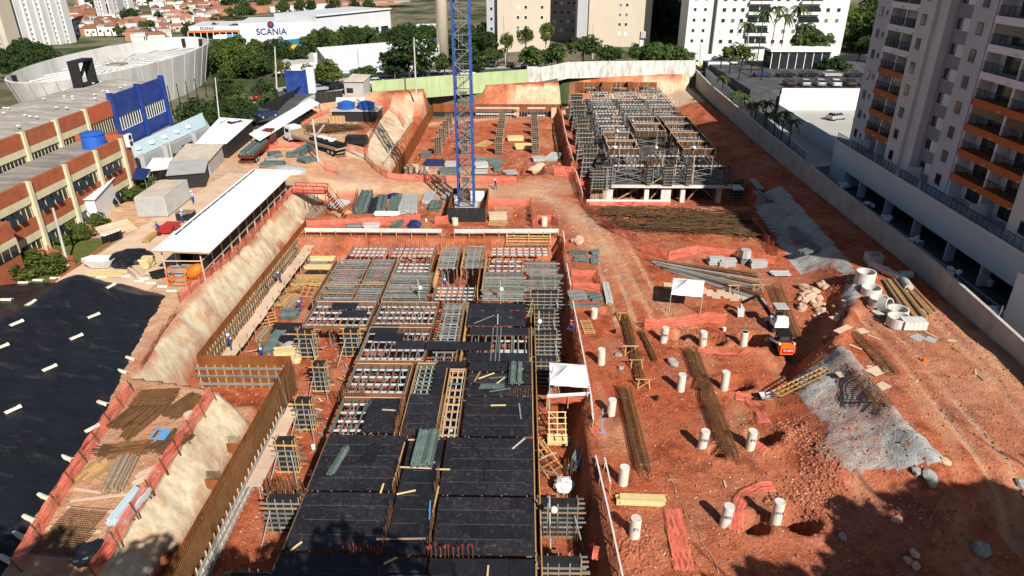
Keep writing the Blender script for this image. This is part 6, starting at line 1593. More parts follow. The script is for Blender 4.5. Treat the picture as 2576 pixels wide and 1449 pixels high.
sh_, a, b, d, n, h = facade_box('truck_showroom', 'long white truck showroom with name lettering and emblem', 'building', 608, 112, 800, 108, -20, 58, 45, 'show_grey')
p = a.lerp(b, .41); p.z = TY(690, 80, p.y).z
text('SCANIA', 5.6, faceM(p - n * .3, d), 'logo_navy', sh_)
q = a.lerp(b, .41); q.z = TY(690, 62, q.y).z; em = MB().cone(q - n * .35, q - n * .15, 2.2, 2.2, 18); em.obj('emblem', 'logo_navy', sh_)
MB().cone(q - n * .45 + V(0, 0, .2), q - n * .36 + V(0, 0, .2), 1.1, 1.1, 6).obj('emblem_face', 'red', sh_)
pbar('name_board', a.lerp(b, .35) - n * 4 + V(0, 0, 2.5), a.lerp(b, .52) - n * 4 + V(0, 0, 2.5), .5, 2.2, 'logo_navy', sh_)
q = a.lerp(b, .435) - n * 4.4; q.z = a.z + 2.6; text('SCANIA', 1.9, faceM(q, d), 'white_paint', sh_)
sw2, a, b, d, n, h = facade_box('showroom_wing', 'low white showroom wing with long orange awning', 'building', 480, 100, 606, 98, -20, 67, 40, 'show_grey')
pbar('orange_awning', a - n * 2 + V(0, 0, 5.6), b - n * 2 + V(0, 0, 5.6), 5, 1.0, 'orange', sw2); pbar('glass_front', a - n * .1 + V(0, 0, 2.6), b - n * .1 + V(0, 0, 2.6), .3, 4.6, 'glass_dark', sw2)
for i in range(9): q = a.lerp(b, i / 8); pbar('awning_post', q - n * 4.2 + V(0, 0, 0), q - n * 4.2 + V(0, 0, 5.4), .4, .4, 'white_paint', sw2)
q = a.lerp(b, .36) - n * .3; q.z = TY(520, 64, q.y).z - 2; text('SCANIA', 2.6, faceM(q, d), 'logo_navy', sw2)
wg, a, b, d, n, h = facade_box('service_wing', 'white service wing with dark truck doors beside the showroom', 'building', 800, 108, 985, 82, -20, 40, 40, 'show_grey')
pbar('roof_edge', a + V(0, 0, h - a.z), b + V(0, 0, h - a.z), 3, .8, 'stucco_white', wg)
for f in (.45, .62, .76, .9): q = a.lerp(b, f); pbar('truck_door', q - d * 4 - n * .1 + V(0, 0, 3.2), q + d * 4 - n * .1 + V(0, 0, 3.2), .3, 4.6, 'glass_dark', wg)
pbar('white_lower_wall', a.lerp(b, .3) - n * 3 + V(0, 0, 1.5), a.lerp(b, .72) - n * 3 + V(0, 0, 1.5), .6, 8, 'stucco_white', wg)
mw = thing('mural_wall', 'low wall painted with a blue and green mural', 'wall', tuple(PG(740, 118))); a, b = PG(690, 122), PG(895, 102); pbar('painted_panel', a + V(0, 0, 2.2), b + V(0, 0, 2.2), .5, 5, 'mural', mw)
for i, (px, py, m, lb) in enumerate(((560, 100, 'paint_white', 'white lorry parked at the showroom wing'), (590, 99, 'light_blue', 'blue lorry parked at the showroom wing'), (625, 118, 'paint_white', 'white lorry before the showroom lettering'), (655, 120, 'orange', 'orange lorry before the showroom'), (1062, 72, 'paint_white', 'white coach in the far yard, nearer the service wing'), (1085, 72, 'paint_white', 'white coach in the far yard beside the first coach'), (735, 128, 'yellow', 'yellow van below the mural wall'))):
    p = PG(px, py); t = thing('lorry', lb, 'lorry', tuple(p), 'lorries round the showroom'); pbox('body', (p.x, p.y, p.z + 2.2), (7.5, 2.6, 2.8), m, t, .2); pbox('cab', (p.x - 4.8, p.y - .9, p.z + 1.8), (1.9, 2.5, 2.3), m, t, .2); pbox('windscreen', (p.x - 5.7, p.y - 1.05, p.z + 2.3), (.1, 2.1, 1.0), 'glass_dark', t, .2)
    for x in (-4.6, 1, 3): pcyl('wheel', (p.x + x, p.y - 1.4 + x * .2, p.z + .5), (p.x + x, p.y - 1.1 + x * .2, p.z + .5), .5, 'rubber', t)
hl = thing('white_hall', 'white hall with broad sloping roof behind the street trees', 'building', tuple(T(950, 195, 3)))
A, B, C2, D2 = T(845, 200, 3), T(1078, 196, 3), T(1115, 138, 3), T(800, 150, 3)
MB().add([(A.x, A.y, 0), (B.x, B.y, 0), (C2.x, C2.y, 0), (D2.x, D2.y, 0), (A.x, A.y, 5.0), (B.x, B.y, 5.0), (C2.x, C2.y, 8.0), (D2.x, D2.y, 6.4)], [(0, 1, 5, 4), (1, 2, 6, 5), (2, 3, 7, 6), (3, 0, 4, 7)]).obj('wall', 'stucco_white', hl)
corrugated('roof', 'white_metal', hl, ((A.x, A.y, 5.1), (B.x, B.y, 5.1), (C2.x, C2.y, 8.1), (D2.x, D2.y, 6.5)), 30, .05)
pbar('blue_fascia', V(A.x, A.y - .2, 4.2), V(A.x + 12, A.y - .2, 4.2), .1, 1.6, 'pale_blue_metal', hl); pbar('glazed_front', V(A.x + .5, A.y - .15, 1.8), V(A.x + 11, A.y - .15, 1.8), .1, 3, 'glass_dark', hl)
lo = thing('low_hall', 'low grey flat-roofed hall with white edge beside the white hall', 'building', tuple(T(740, 190, 3)))
A, B, C2, D2 = T(690, 192, 4), T(800, 178, 4), T(800, 150, 4), T(720, 158, 4); MB().prism([(A.x, A.y), (B.x, B.y), (C2.x, C2.y), (D2.x, D2.y)], -2, 6).obj('wall', 'stucco_white', lo); MB().prism([(A.x + 1, A.y + 1), (B.x - 1, B.y + 1), (C2.x - 1, C2.y - 1), (D2.x + 1, D2.y - 1)], 6.01, 6.2).obj('roof', 'roof_pale', lo)
lo2 = thing('low_hall', 'small white low hall behind the screen fence', 'building', tuple(T(650, 190, 2))); A = T(640, 190, 2); MB().box2((A.x, A.y, -2), (A.x + 10, A.y + 8, 4.5)).obj('wall', 'stucco_white', lo2); MB().box2((A.x - .5, A.y - .5, 4.5), (A.x + 10.5, A.y + 8.5, 4.8)).obj('roof', 'roof_pale', lo2)
tt = thing('blue_totem', 'tall royal blue totem with a white edge at the street corner', 'sign', tuple(T(750, 238, 4.5))); p = T(750, 238, 4.5); q = TY(750, 178, p.y)
pbox('blue_panel', (p.x, p.y, (4.0 + q.z) / 2), (4.6, .6, q.z - 4.0), 'royal_blue', tt); pbox('white_edge', (p.x + 3.0, p.y + .8, (4.0 + q.z) / 2 + .4), (1.6, .8, q.z - 3.6), 'stucco_white', tt); pbar('raking_stay', (p.x - 1.5, p.y - 3.5, 4.4), (p.x + .8, p.y - .4, q.z - 3.2), .25, .25, 'black', tt)
sf = thing('screen_fence', 'dark mesh screen fence behind the blue works end', 'fence', (-56, 124, 3))
for i in range(9): p = T(415 + i * 22, 300 - i * 7, 3); pbar('post', (p.x, p.y, 3), (p.x, p.y, 9), .12, .12, 'black', sf)
fa, a, b, d, n, h = facade_box('red_factory', 'long red factory strip at the top of the view', 'building', 540, 40, 1010, 10, -20, 22, 60, 'house_brick')
pbar('white_sheds', a.lerp(b, .25) - n * 6 + V(0, 0, 3), a.lerp(b, .55) - n * 6 + V(0, 0, 3), 6, 5, 'stucco_white', fa)
q = a.lerp(b, .44) - n * 9.3; q.z = a.z + 4.5; text('SCANIA', 2.6, faceM(q, d), 'logo_navy', fa)
for i in range(3): pbar('grey_roof', a.lerp(b, .6 + i * .13) - n * (14 + 6 * i) + V(0, 0, 5), a.lerp(b, .72 + i * .12) - n * (14 + 6 * i) + V(0, 0, 5), 12, 1, 'roof_pale', fa)
# ---- distant towers and houses
def dist_tower(label, x0, x1, yb, dist, m, top=90, grp='distant towers at the horizon', name='distant_tower'):
    a = TY(x0, yb, dist); b = TY(x1, yb, dist); t = thing(name, label, 'building', tuple(a), grp); w_ = b.x - a.x
    MB().box2((a.x, dist, a.z - 12), (b.x, dist + w_ * 1.2, top)).obj('wall', m, t)
    ncol = max(2, int(w_ / 3.4)); mb = MB(); z = a.z + 4
    while z < min(top, 70):
        for i in range(ncol):
            if i % 3 != 2: mb.box((a.x + w_ * (i + .5) / ncol, dist - .05, z), (1.2, .2, 1.3))
        z += 3
    tag(mb.obj('windows', 'shutter', t), kind='stuff')
    for f in (.33, .66): pbar('recess', (a.x + w_ * f, dist - .2, a.z - 4), (a.x + w_ * f, dist - .2, top), .8, .5, 'beige_shade', t)
    pbar('bright_fin', (a.x + w_ * .06, dist - .3, a.z - 4), (a.x + w_ * .06, dist - .3, top), w_ * .12, .8, 'white_block', t)
    return t
for i, (x0, x1, yb) in enumerate(((38, 72, 140), (74, 104, 138), (106, 134, 136), (136, 160, 134), (162, 184, 130))): dist_tower('%s of the five joined white distant towers, counting from the left' % ORD[i], x0, x1, yb, 470 + i * 6, 'white_block')
dist_tower('dark beige distant tower at the left edge', -12, 30, 140, 450, 'beige_block')
dist_tower('grey distant tower above the houses', 246, 262, 40, 640, 'white_block'); dist_tower('second grey distant tower above the houses', 276, 300, 32, 660, 'grey_block'); dist_tower('white distant tower nearest the hilltop wood', 304, 326, 25, 680, 'white_block')
HP = []
for k, (wm, rm) in enumerate((('house_wall', 'roof_tile'), ('house_white', 'roof_pale'), ('house_brick', 'roof_tile'), ('house_white', 'roof_tile'))):
    t = thing('distant_house', 'house', 'house'); MB().box2((-4, -4, -3), (4, 4, 5)).obj('wall', wm, t)
    if k == 1: MB().box2((-4.2, -4.2, 5), (4.2, 4.2, 5.5)).obj('roof', rm, t)
    else: MB().add([(-4.4, -4.4, 4.9), (4.4, -4.4, 4.9), (4.4, 4.4, 4.9), (-4.4, 4.4, 4.9), (-4.4, 0, 6.8), (4.4, 0, 6.8)], [(0, 1, 5, 4), (2, 3, 4, 5), (1, 2, 5), (3, 0, 4), (0, 3, 2, 1)]).obj('roof', rm, t)
    for x in (-2.2, 1.8): pbox('window', (x, -4.03, 2.6), (1.5, .1, 1.3), 'glass_dark', t)
    pbox('door', (0, -4.03, 1.2), (1.0, .1, 2.3), 'edge_board', t); HP.append([t, 0])
HL = ['ochre walled tiled house in the hazy hillside quarter', 'white flat-roofed house in the hazy hillside quarter', 'bare brick tiled house in the hazy hillside quarter', 'white walled tiled house in the hazy hillside quarter']
houses = [[], [], [], []]
for i in range(298):
    px = rnd(190, 560); py = rnd(6, 112) if px < 420 else rnd(4, 80)
    if px < 330 and py > 92: continue
    p = PG(px, py, -22); k = random.choice((0, 1, 1, 1, 3, 3, 2)); s = (rnd(.7, 1.5), rnd(.7, 1.3), rnd(.8, 1.4)); rz = random.choice((.35, .35 + math.pi / 2)) + jit(.1)
    if not HP[k][1]: HP[k][1] = 1; o = place(HP[k][0], tuple(p), rz, s); o['label'] = HL[k]; o['group'] = 'crowded houses on the distant hillside'
    else: o = dup(HP[k][0], tuple(p), rz, HL[k], 'crowded houses on the distant hillside', s)
    houses[k].append(o)
for k in range(4): number_off(houses[k], '%s from the left: ' + HL[k])
hw_ = MB(); pts = [PG(*q, -20) for q in ((180, 145), (300, 112), (400, 88), (470, 72), (560, 60), (660, 52))]
g = []
for p in pts: g.append([(p.x, p.y - 9, p.z + 1.0), (p.x, p.y + 9, p.z + 1.0)])
o = hw_.sheet(g).obj('highway', 'paving'); tag(o, kind='structure')
# ================================================================ things on the site
def bundle(label, a, b, wd, nx, nz, m, h=.14, bearers=True, cat='stack', name='beam_stack', group=None, skew=.15, z0=None):
    """beams lying from a to b, nx wide and nz high"""
    a, b = Vector(a), Vector(b); d = (b - a); d.z = 0; L = d.length; d.normalize(); n = Vector((-d.y, d.x, 0))
    t = thing(name, label, cat, tuple((a + b) / 2), group)
    zb = .09 if bearers else .0
    if bearers:
        for f in (.15, .85): p = a.lerp(b, f); pbar('bearer', p - n * (wd / 2 + .12) + V(0, 0, .045), p + n * (wd / 2 + .12) + V(0, 0, .045), .09, .09, 'old_timber', t)
    w_ = wd / nx
    for k in range(nz):
        for i in range(nx):
            if k == nz - 1 and nz > 1 and random.random() < .12: continue
            o = n * ((i + .5) * w_ - wd / 2 + jit(w_ * .1)); e0, e1 = d * jit(skew), d * jit(skew)
            pbar('beam', a + o + e0 + V(0, 0, zb + h * (k + .5)), b + o + e1 + V(0, 0, zb + h * (k + .5) + jit(.01)), w_ * .9, h * .93, m, t)
    return t
def bpx(label, x0, y0, x1, y1, z, wd, nx, nz, m, **k): return bundle(label, T(x0, y0, z), T(x1, y1, z), wd, nx, nz, m, **k)
# pile casings
mat('purple_ink', (.09, .03, .22), .7, .02, 1)
PN = ['', '', '', '', 'P1', 'P06', 'P5', '', '', '', 'P30', 'P5', 'P02', 'P14']
PLB = ['pale pile casing inside the red net screen', 'pale pile casing with a torn white collar left of the lattice frames', 'pale pile casing beside the near rebar cage', 'pale pile casing near the leaning white rail', 'ribbed pale pile casing nearest the guard rail', 'lettered pale pile casing, first in the row before the net fence', 'pale pile casing, middle of the row before the net fence', 'dark-capped pale pile casing, last in the row before the net fence', 'pale pile casing left of the long centre rebar cage', 'pale pile casing right of the long centre rebar cage', 'pale pile casing marked in purple beside the narrow slot', 'pale pile casing at the near end of the centre rebar cage', 'marked pale pile casing beside the curved loose net', 'marked pale pile casing in the deep near hole']
for i, (x, y) in enumerate(PIPES):
    z0 = GZ(x, y) - .2; h = (1.2 if i == 0 else 1.75) + jit(.15); lx = rnd(-.25, .45)
    t = thing('pile_casing', PLB[i], 'pile casing', (x, y, z0), 'pale pile casings in the yard')
    mb = MB(); N = 20; top = z0 + h
    rings = [[(x + lx * f * .3 + r * math.cos(6.2832 * k / N), y + r * math.sin(6.2832 * k / N), z0 + h * f) for k in range(N)] for r, f in ([(.33 + (.012 if (j % 2) else 0), j / 24) for j in range(25)] + [(.29, 1.0), (.29, .9)])]
    mb.loft(rings); mb.obj('tube', 'pvc', t, i not in (4,))
    pcyl('fill', (x + lx * .28, y, top - .2), (x + lx * .28, y, top - .02), .285, 'pale_concrete' if i != 7 else 'black', t, 18)
    if PN[i]: text(PN[i], .34, TR(x + .02, y - .352, z0 + h * .62) @ Matrix.Rotation(math.pi / 2, 4, 'X'), 'purple_ink', t, 'marking', .004)
p = T(1145, 565, 0); t = thing('pile_casing', 'short pale pile casing before the crane base box', 'pile casing', tuple(p), 'pale pile casings in the yard'); MB().cone((p.x, p.y, 0), (p.x, p.y, .9), .42, .42, 18).obj('tube', 'pvc', t, False)
p = T(1369, 568, 0); t = thing('pile_casing', 'pale pile casing inside the net by the crane stores', 'pile casing', tuple(p), 'pale pile casings in the yard'); MB().cone((p.x, p.y, 0), (p.x, p.y, 1.2), .42, .42, 18).obj('tube', 'pvc', t, False)
# rebar cages
def cage(label, a, b, wd=.8, h=.6, nl=6, st=.3, m='rebar', trestle=False):
    a, b = Vector(a), Vector(b); d = b - a; L = d.length; d.normalize(); n = Vector((-d.y, d.x, 0)).normalized(); t = thing('rebar_cage', label, 'rebar cage', tuple((a + b) / 2), 'long rusty rebar cages')
    mb = MB(); z0 = .12
    for k in range(nl):
        o = (k / (nl - 1) - .5) * wd
        for z in (z0, z0 + h): mb.bar(a + n * o + V(0, 0, z), b + n * o + V(0, 0, z) + d * jit(.5), .03, .03)
    for z in (z0 + h * .33, z0 + h * .66):
        for s in (-.5, .5): mb.bar(a + n * s * wd + V(0, 0, z), b + n * s * wd + V(0, 0, z), .045, .045)
    tag(mb.obj('long_bars', m, t), kind='stuff')
    mb = MB(); k = int(L / st)
    for i in range(k + 1):
        p = a + d * (L * i / k); q = [p - n * wd / 2 + V(0, 0, z0), p + n * wd / 2 + V(0, 0, z0), p + n * wd / 2 + V(0, 0, z0 + h), p - n * wd / 2 + V(0, 0, z0 + h)]
        for u, v in zip(q, q[1:] + q[:1]): mb.bar(u, v, .02, .02)
    tag(mb.obj('stirrups', m, t), kind='stuff')
    for i in range(3): p = a.lerp(b, .1 + .4 * i); pbar('bearer', p - n * (wd * .8) + V(0, 0, .06), p + n * (wd * .8) + V(0, 0, .06), .1, .12, 'old_timber', t)
    return t
def gp(x, y, z=0.0):
    p = T(x, y, z)
    for _ in range(4): p = T(x, y, GZ(p.x, p.y))
    return p
cage('dark rebar cage beside the pile casing near the rails', gp(1572, 985), gp(1622, 1195), .75)
cage('longest rebar cage down the centre of the yard', gp(1738, 888), gp(1842, 1160), .8)
cage('rebar cage behind the mini excavator', gp(1952, 728), gp(2000, 856), .8)
cage('rebar cage lying along the crest by the grey bank', gp(2082, 862), gp(2222, 1030), 1.0, .5)
cage('rebar cage beside the green bundle on the crest', gp(2110, 815), gp(2245, 945), .9, .4)
cage('faint slim rebar cage on low trestles in mid yard', gp(1572, 800), gp(1612, 965), .5, .5, 4, .35)
cage('second slim rebar cage among the trestles', gp(1612, 838), gp(1650, 915), .3, .3, 3, .5)
for i, (px, py) in enumerate(((1570, 805), (1585, 890), (1600, 925), (1618, 975), (1905, 733), (1845, 735))):
    p = gp(px, py); t = thing('timber_trestle', ['trestle under the faint slim cage, far end', 'trestle under the faint slim cage, second', 'trestle under the faint slim cage, third', 'trestle with crossed braces before the near cage', 'lone trestle right of the far canopy', 'trestle beside the far canopy legs'][i], 'trestle', tuple(p), 'rough timber trestles')
    for s in (-.5, .5): pbar('leg', (p.x + s, p.y - .3, p.z), (p.x + s * .8, p.y, p.z + .8), .07, .07, 'timber', t); pbar('leg', (p.x + s, p.y + .3, p.z), (p.x + s * .8, p.y, p.z + .8), .07, .07, 'timber', t)
    pbar('top_rail', (p.x - .7, p.y, p.z + .82), (p.x + .7, p.y, p.z + .82), .09, .08, 'timber', t); pbar('brace', (p.x - .5, p.y - .25, p.z + .1), (p.x + .5, p.y - .1, p.z + .7), .06, .05, 'timber', t)
# canopies
def canopy(label, P, zr, zp, z0=0):
    a, b, c, d = [Vector((p.x, p.y, zr)) for p in P]; t = thing('pop_up_canopy', label, 'canopy', (a.x, a.y, z0), 'white pop-up canopies'); m = (a + b + c + d) / 4 + V(0, 0, zp)
    g = MB(); k = 8
    for u, v in ((a, b), (b, c), (c, d), (d, a)):
        rows = []
        for i in range(k + 1):
            f = i / k; row = []
            for j in range(k + 1):
                q = u.lerp(v, j / k).lerp(m, f); q = q + V(0, 0, -.28 * math.sin(math.pi * f) * (1 - .55 * abs(2 * j / k - 1))); row.append(tuple(q))
            rows.append(row)
        g.sheet(rows)
    g.obj('roof', 'white_cloth', t, True); w = MB()
    for u, v in ((a, b), (b, c), (c, d), (d, a)): w.sheet([[tuple(u.lerp(v, j / 8) + V(0, 0, -.32 + .02 * math.sin(j * 2))) for j in range(9)], [tuple(u.lerp(v, j / 8)) for j in range(9)]])
    w.obj('valance', 'white_cloth', t)
    for q in (a, b, c, d): pbar('leg', (q.x, q.y, GZ(q.x, q.y)), (q.x, q.y, zr), .05, .05, 'galv', t)
    return t
canopy('white pop-up canopy in the middle of the red yard', [T(1689, 734, 2.2), T(1768, 741, 2.2), T(1772, 706, 2.2), T(1694, 699, 2.2)], 2.2, .75)
canopy('white pop-up canopy at the main pit edge', [T(1383, 960, 2.0), T(1480, 968, 2.0), T(1472, 918, 2.0), T(1382, 912, 2.0)], 2.0, .8)
# mini excavator
def excavator():
    p = gp(1955, 828); t = thing('mini_excavator', 'white mini excavator with black curled arm and canopy', 'excavator', tuple(p)); x, y, z = p
    for s in (-.62, .62):
        MB().loft([[(x + s + e, y + 1.0 * math.cos(a), z + .3 + .3 * math.sin(a)) for a in [2 * math.pi * i / 14 for i in range(14)]] for e in (-.17, .17)]).obj('track', 'rubber', t)
    MB().loft([[(x - .65, y - .9, zz), (x + .65, y - .9, zz), (x + .75, y + .2, zz), (x + .5, y + .95, zz), (x - .5, y + .95, zz), (x - .75, y + .2, zz)] for zz in (z + .65, z + 1.2)]).obj('body', 'white_metal', t)
    MB().loft([[(x - .6, y - .95, z + 1.2), (x + .6, y - .95, z + 1.2), (x + .55, y - .3, z + 1.2), (x - .55, y - .3, z + 1.2)], [(x - .5, y - .85, z + 1.75), (x + .5, y - .85, z + 1.75), (x + .45, y - .4, z + 1.7), (x - .45, y - .4, z + 1.7)]]).obj('engine_cover', 'white_metal', t)
    pbox('seat', (x, y + .1, z + 1.45), (.5, .5, .5), 'black', t)
    for sx in (-.5, .5): pbar('canopy_post', (x + sx, y - .3, z + 1.2), (x + sx, y - .3, z + 2.4), .07, .07, 'black', t); pbar('canopy_post', (x + sx, y + .6, z + 1.2), (x + sx, y + .5, z + 2.4), .06, .06, 'black', t)
    MB().loft([[(x - .6, y - .5, zz), (x + .6, y - .5, zz), (x + .6, y + .75, zz), (x - .6, y + .75, zz)] for zz in (z + 2.4, z + 2.5)]).obj('canopy', 'galv', t)
    b0, b1, b2, b3 = V(x - .5, y + .9, z + 1.0), V(x - 1.7, y + 2.0, z + 2.6), V(x - 2.9, y + 2.6, z + 1.5), V(x - 2.9, y + 2.5, z + .6)
    pbar('boom', b0, b1, .22, .32, 'black', t); pbar('dipper', b1, b2, .2, .26, 'black', t); pbar('bucket_link', b2, b3, .16, .2, 'galv', t); pbar('ram', b0 + V(0, .2, .5), b1 + V(.3, -.2, -.1), .08, .08, 'galv', t)
    MB().loft([[(b3.x - .3, b3.y - .3, b3.z - .5), (b3.x + .3, b3.y - .3, b3.z - .5), (b3.x + .3, b3.y + .3, b3.z + .1), (b3.x - .3, b3.y + .3, b3.z + .1)], [(b3.x - .35, b3.y - .1, b3.z + .3), (b3.x + .35, b3.y - .1, b3.z + .3), (b3.x + .35, b3.y + .35, b3.z + .4), (b3.x - .35, b3.y + .35, b3.z + .4)]]).obj('bucket', 'galv', t)
    pbox('dozer_blade', (x, y + 1.5, z + .35), (1.5, .12, .4), 'white_metal', t)
excavator()
p = gp(1965, 888); x, y, z = p; t = thing('skid_steer', 'orange and black skid steer loader parked behind the excavator', 'loader', tuple(p))
for sx in (-.7, .7):
    for sy in (-.55, .6): w_ = pcyl('wheel', (x + sx - .15, y + sy, z + .38), (x + sx + .15, y + sy, z + .38), .38, 'rubber', t, 14)
pbox('chassis', (x, y, z + .6), (1.1, 2.0, .5), 'black', t); pbox('engine_hood', (x, y - .9, z + 1.0), (1.3, .8, .8), 'orange', t); pbox('rear_grille', (x, y - 1.32, z + 1.0), (1.0, .06, .5), 'red', t); text('TS SERV', .26, TR(x, y - 1.37, z + 1.05) @ Matrix.Rotation(math.pi / 2, 4, 'X'), 'white_paint', t, 'lettering', .004)
for sx in (-.55, .55):
    pbar('cab_post', (x + sx, y + .7, z + .9), (x + sx * .9, y + .6, z + 2.0), .09, .09, 'black', t); pbar('cab_post', (x + sx, y - .4, z + .9), (x + sx * .9, y - .35, z + 2.0), .09, .09, 'black', t); pbar('lift_arm', (x + sx * 1.2, y - .9, z + 1.5), (x + sx * 1.2, y + 1.4, z + .7), .12, .2, 'white_metal', t)
pbox('cab_roof', (x, y + .1, z + 2.05), (1.15, 1.2, .1), 'black', t); pbox('cab_glass', (x, y + .1, z + 1.5), (.95, .9, .9), 'glass_dark', t)
MB().loft([[(x - .9, y + 1.5, z + .2), (x + .9, y + 1.5, z + .2), (x + .9, y + 2.2, z + .15), (x - .9, y + 2.2, z + .15)], [(x - .9, y + 1.45, z + .75), (x + .9, y + 1.45, z + .75), (x + .9, y + 1.6, z + .75), (x - .9, y + 1.6, z + .75)]]).obj('bucket', 'galv', t)
# concrete rings, pipes, logs, blocks on the plateau
def ringc(label, px, py, r, h, tilt=0.0, rz=0.0):
    p = gp(px, py, 1.6); t = thing('concrete_ring', label, 'concrete ring', tuple(p), 'concrete manhole rings'); N = 24; mb = MB()
    c = lambda rr, zz: [(rr * math.cos(6.2832 * k / N), rr * math.sin(6.2832 * k / N), zz) for k in range(N)]
    mb.loft([c(r, 0), c(r, h), c(r * .86, h), c(r * .86, .02)], False); mb.obj('ring', 'pale_concrete', t, False, TR(p.x, p.y, p.z + (r * .9 if tilt else 0)) @ Matrix.Rotation(rz, 4, 'Z') @ Matrix.Rotation(tilt, 4, 'X'))
ringc('tallest concrete ring, topmost in the row beside the logs', 2173, 712, .95, 1.3); ringc('low concrete ring second in the row beside the logs', 2190, 738, .95, .7); ringc('concrete ring third in the row beside the logs', 2210, 768, .95, .8); ringc('concrete ring lying tilted against the third ring', 2212, 782, .7, .9, 1.2, .6); ringc('concrete ring with a bright rim behind the nearest ring', 2255, 795, .95, .8); ringc('nearest concrete ring beside the block pallet', 2258, 818, 1.0, .9)
p = gp(2216, 790, 1.6); t = thing('manhole_slab', 'square concrete slab with round lid beside the tilted ring', 'slab', tuple(p)); pbox('slab', (p.x, p.y, p.z + .1), (1.3, 1.1, .18), 'pale_concrete', t, .3); pcyl('lid', (p.x, p.y, p.z + .2), (p.x, p.y, p.z + .24), .38, 'pvc', t, 20)
for i, (x0, y0, x1, y1) in enumerate(((2190, 672, 2225, 690), (2225, 690, 2262, 708), (2260, 702, 2290, 700), (2268, 708, 2285, 735))):
    a, b = gp(x0, y0, 1.6), gp(x1, y1, 1.6); t = thing('concrete_pipe', ['shaded concrete pipe nearest the box culvert', 'shaded concrete pipe second from the box culvert', 'shaded concrete pipe against the boundary wall', 'shaded concrete pipe standing out from the wall'][i], 'pipe', tuple(a), 'shaded concrete pipes'); d = (b - a).normalized()
    o = MB().tube([a + V(0, 0, .42), a + d * .3 + V(0, 0, .42), a + d * .31 + V(0, 0, .42), b + V(0, 0, .42)], [.5, .5, .42, .42], 16).obj('barrel', 'concrete', t, False); pcyl('bore', a - d * .01 + V(0, 0, .42), a - d * .005 + V(0, 0, .42), .36, 'black', t, 16)
p = gp(2195, 660, 1.6); t = thing('box_culvert', 'shaded open concrete box by the boundary wall', 'box', tuple(p)); [pbox('side', (p.x + a_, p.y + b_, p.z + .5), (c_, d_, 1.0), 'concrete', t) for a_, b_, c_, d_ in ((-.7, 0, .12, 1.4), (.7, 0, .12, 1.4), (0, -.65, 1.28, .12), (0, .65, 1.28, .12))]
for i in range(8):
    a, b = gp(2222 + i * 8, 708 + (i % 2) * 3, 1.6), gp(2300 + i * 7.5, 822 - i * 4, 1.6); t = thing('timber_log', '%s long timber log of the stack below the boundary wall, from the rings' % ORD[i], 'log', tuple(a), 'long logs by the boundary wall')
    MB().cone(a + V(0, 0, .18 + .2 * (i % 2)), b + V(0, 0, .18 + .2 * (i % 2)), .15, .11, 9).obj('log', 'timber' if i % 3 else 'old_timber', t)
p = gp(2292, 825, 1.6); t = thing('block_pallet', 'pallet of pale concrete blocks beside the logs', 'blocks', tuple(p))
for k in range(4):
    for i in range(5):
        for j in range(4): pbox('block', (p.x - .8 + i * .41, p.y - .5 + j * .3, p.z + .2 + k * .2), (.39, .27, .18), 'pale_concrete', t, 0)
p = gp(2308, 850, 1.6); t = thing('dark_sheets', 'two dark steel sheets lying on the sand', 'sheets', tuple(p)); pbox('sheet', (p.x, p.y, p.z + .05), (1.2, .9, .04), 'office_grey', t, .5); pbox('sheet', (p.x + .9, p.y - .4, p.z + .08), (1.0, .8, .04), 'office_grey', t, .7)
# rubble boulders
mat('boulder', (.56, .36, .25), .9, .2, 1.5, .4, 6, rand=.15); mat('lime', (.29, .285, .27), .9, .12, 1.2, .4, 7, dirt=(.5, .3, .2), dscale=1)
ROCK = [rock_mesh('boulder', 'boulder', s, 2, (1, .8, .6), .24) for s in range(4)]; ROCKL = [rock_mesh('boulder', 'lime', s, 2, (1, .75, .45), .24) for s in range(4, 7)]
def boulder(label, px, py, r, grp, me=None, z=0.0):
    p = gp(px, py, z); o = part('boulder', me or random.choice(ROCK), None, TR(p.x, p.y, GZ(p.x, p.y) + r * .25) @ Euler((jit(.3), jit(.3), rnd(0, 6))).to_matrix().to_4x4() @ Matrix.Diagonal((r, r, r, 1))); return tag(o, label, 'boulder', grp)
bl = [boulder('broken pale red boulder in the heap behind the excavator', 2040 + rnd(-30, 40), 758 + rnd(-38, 45), rnd(.3, .75), 'boulder heap behind the excavator', None, .8) for i in range(26)]
number_off(bl, '%s from the left: broken pale red boulder in the heap behind the excavator')
for a in (('flat grey-white rock slab at the end of the grey bank', 2330, 1232, .7, None, ROCKL[0], 1), ('small pale stone beside the flat slab', 2295, 1222, .4, None, ROCKL[1], 1), ('rust-stained pale rock in the lower yard', 2118, 1352, .35, None, ROCKL[2]), ('large blue-grey rock in the tree shade', 2466, 1385, .65, None, ROCKL[1]), ('brown rock in shade, upper of three', 2300, 1395, .35, None, ROCK[0]), ('brown rock in shade, lower of three', 2302, 1425, .35, None, ROCK[1]), ('brown rock in shade, left of three', 2283, 1412, .3, None, ROCK[2]), ('flat pinkish boulder on the soil road by the pit corner', 1452, 612, 1.0, None, ROCK[3]), ('long flat boulder at the mouth of the far pit', 1352, 430, 1.6, None, ROCK[0]), ('flat pale rock between the pile rows', 1692, 916, .6, None, ROCKL[0]), ('grey lump beside the lattice frames', 1554, 895, .35, None, ROCKL[1]), ('grey lump near the trestle with crossed braces', 1562, 928, .35, None, ROCKL[2]), ('pale boulder at the crest edge', 2360, 1215, .4, None, ROCK[1], 1), ('pale stone at the edge beside the wall shade', 2570, 1220, .45, None, ROCKL[1], .5), ('tan boulder at the mound foot', 2255, 1310, .35, None, ROCK[2], .3)): boulder(*a)
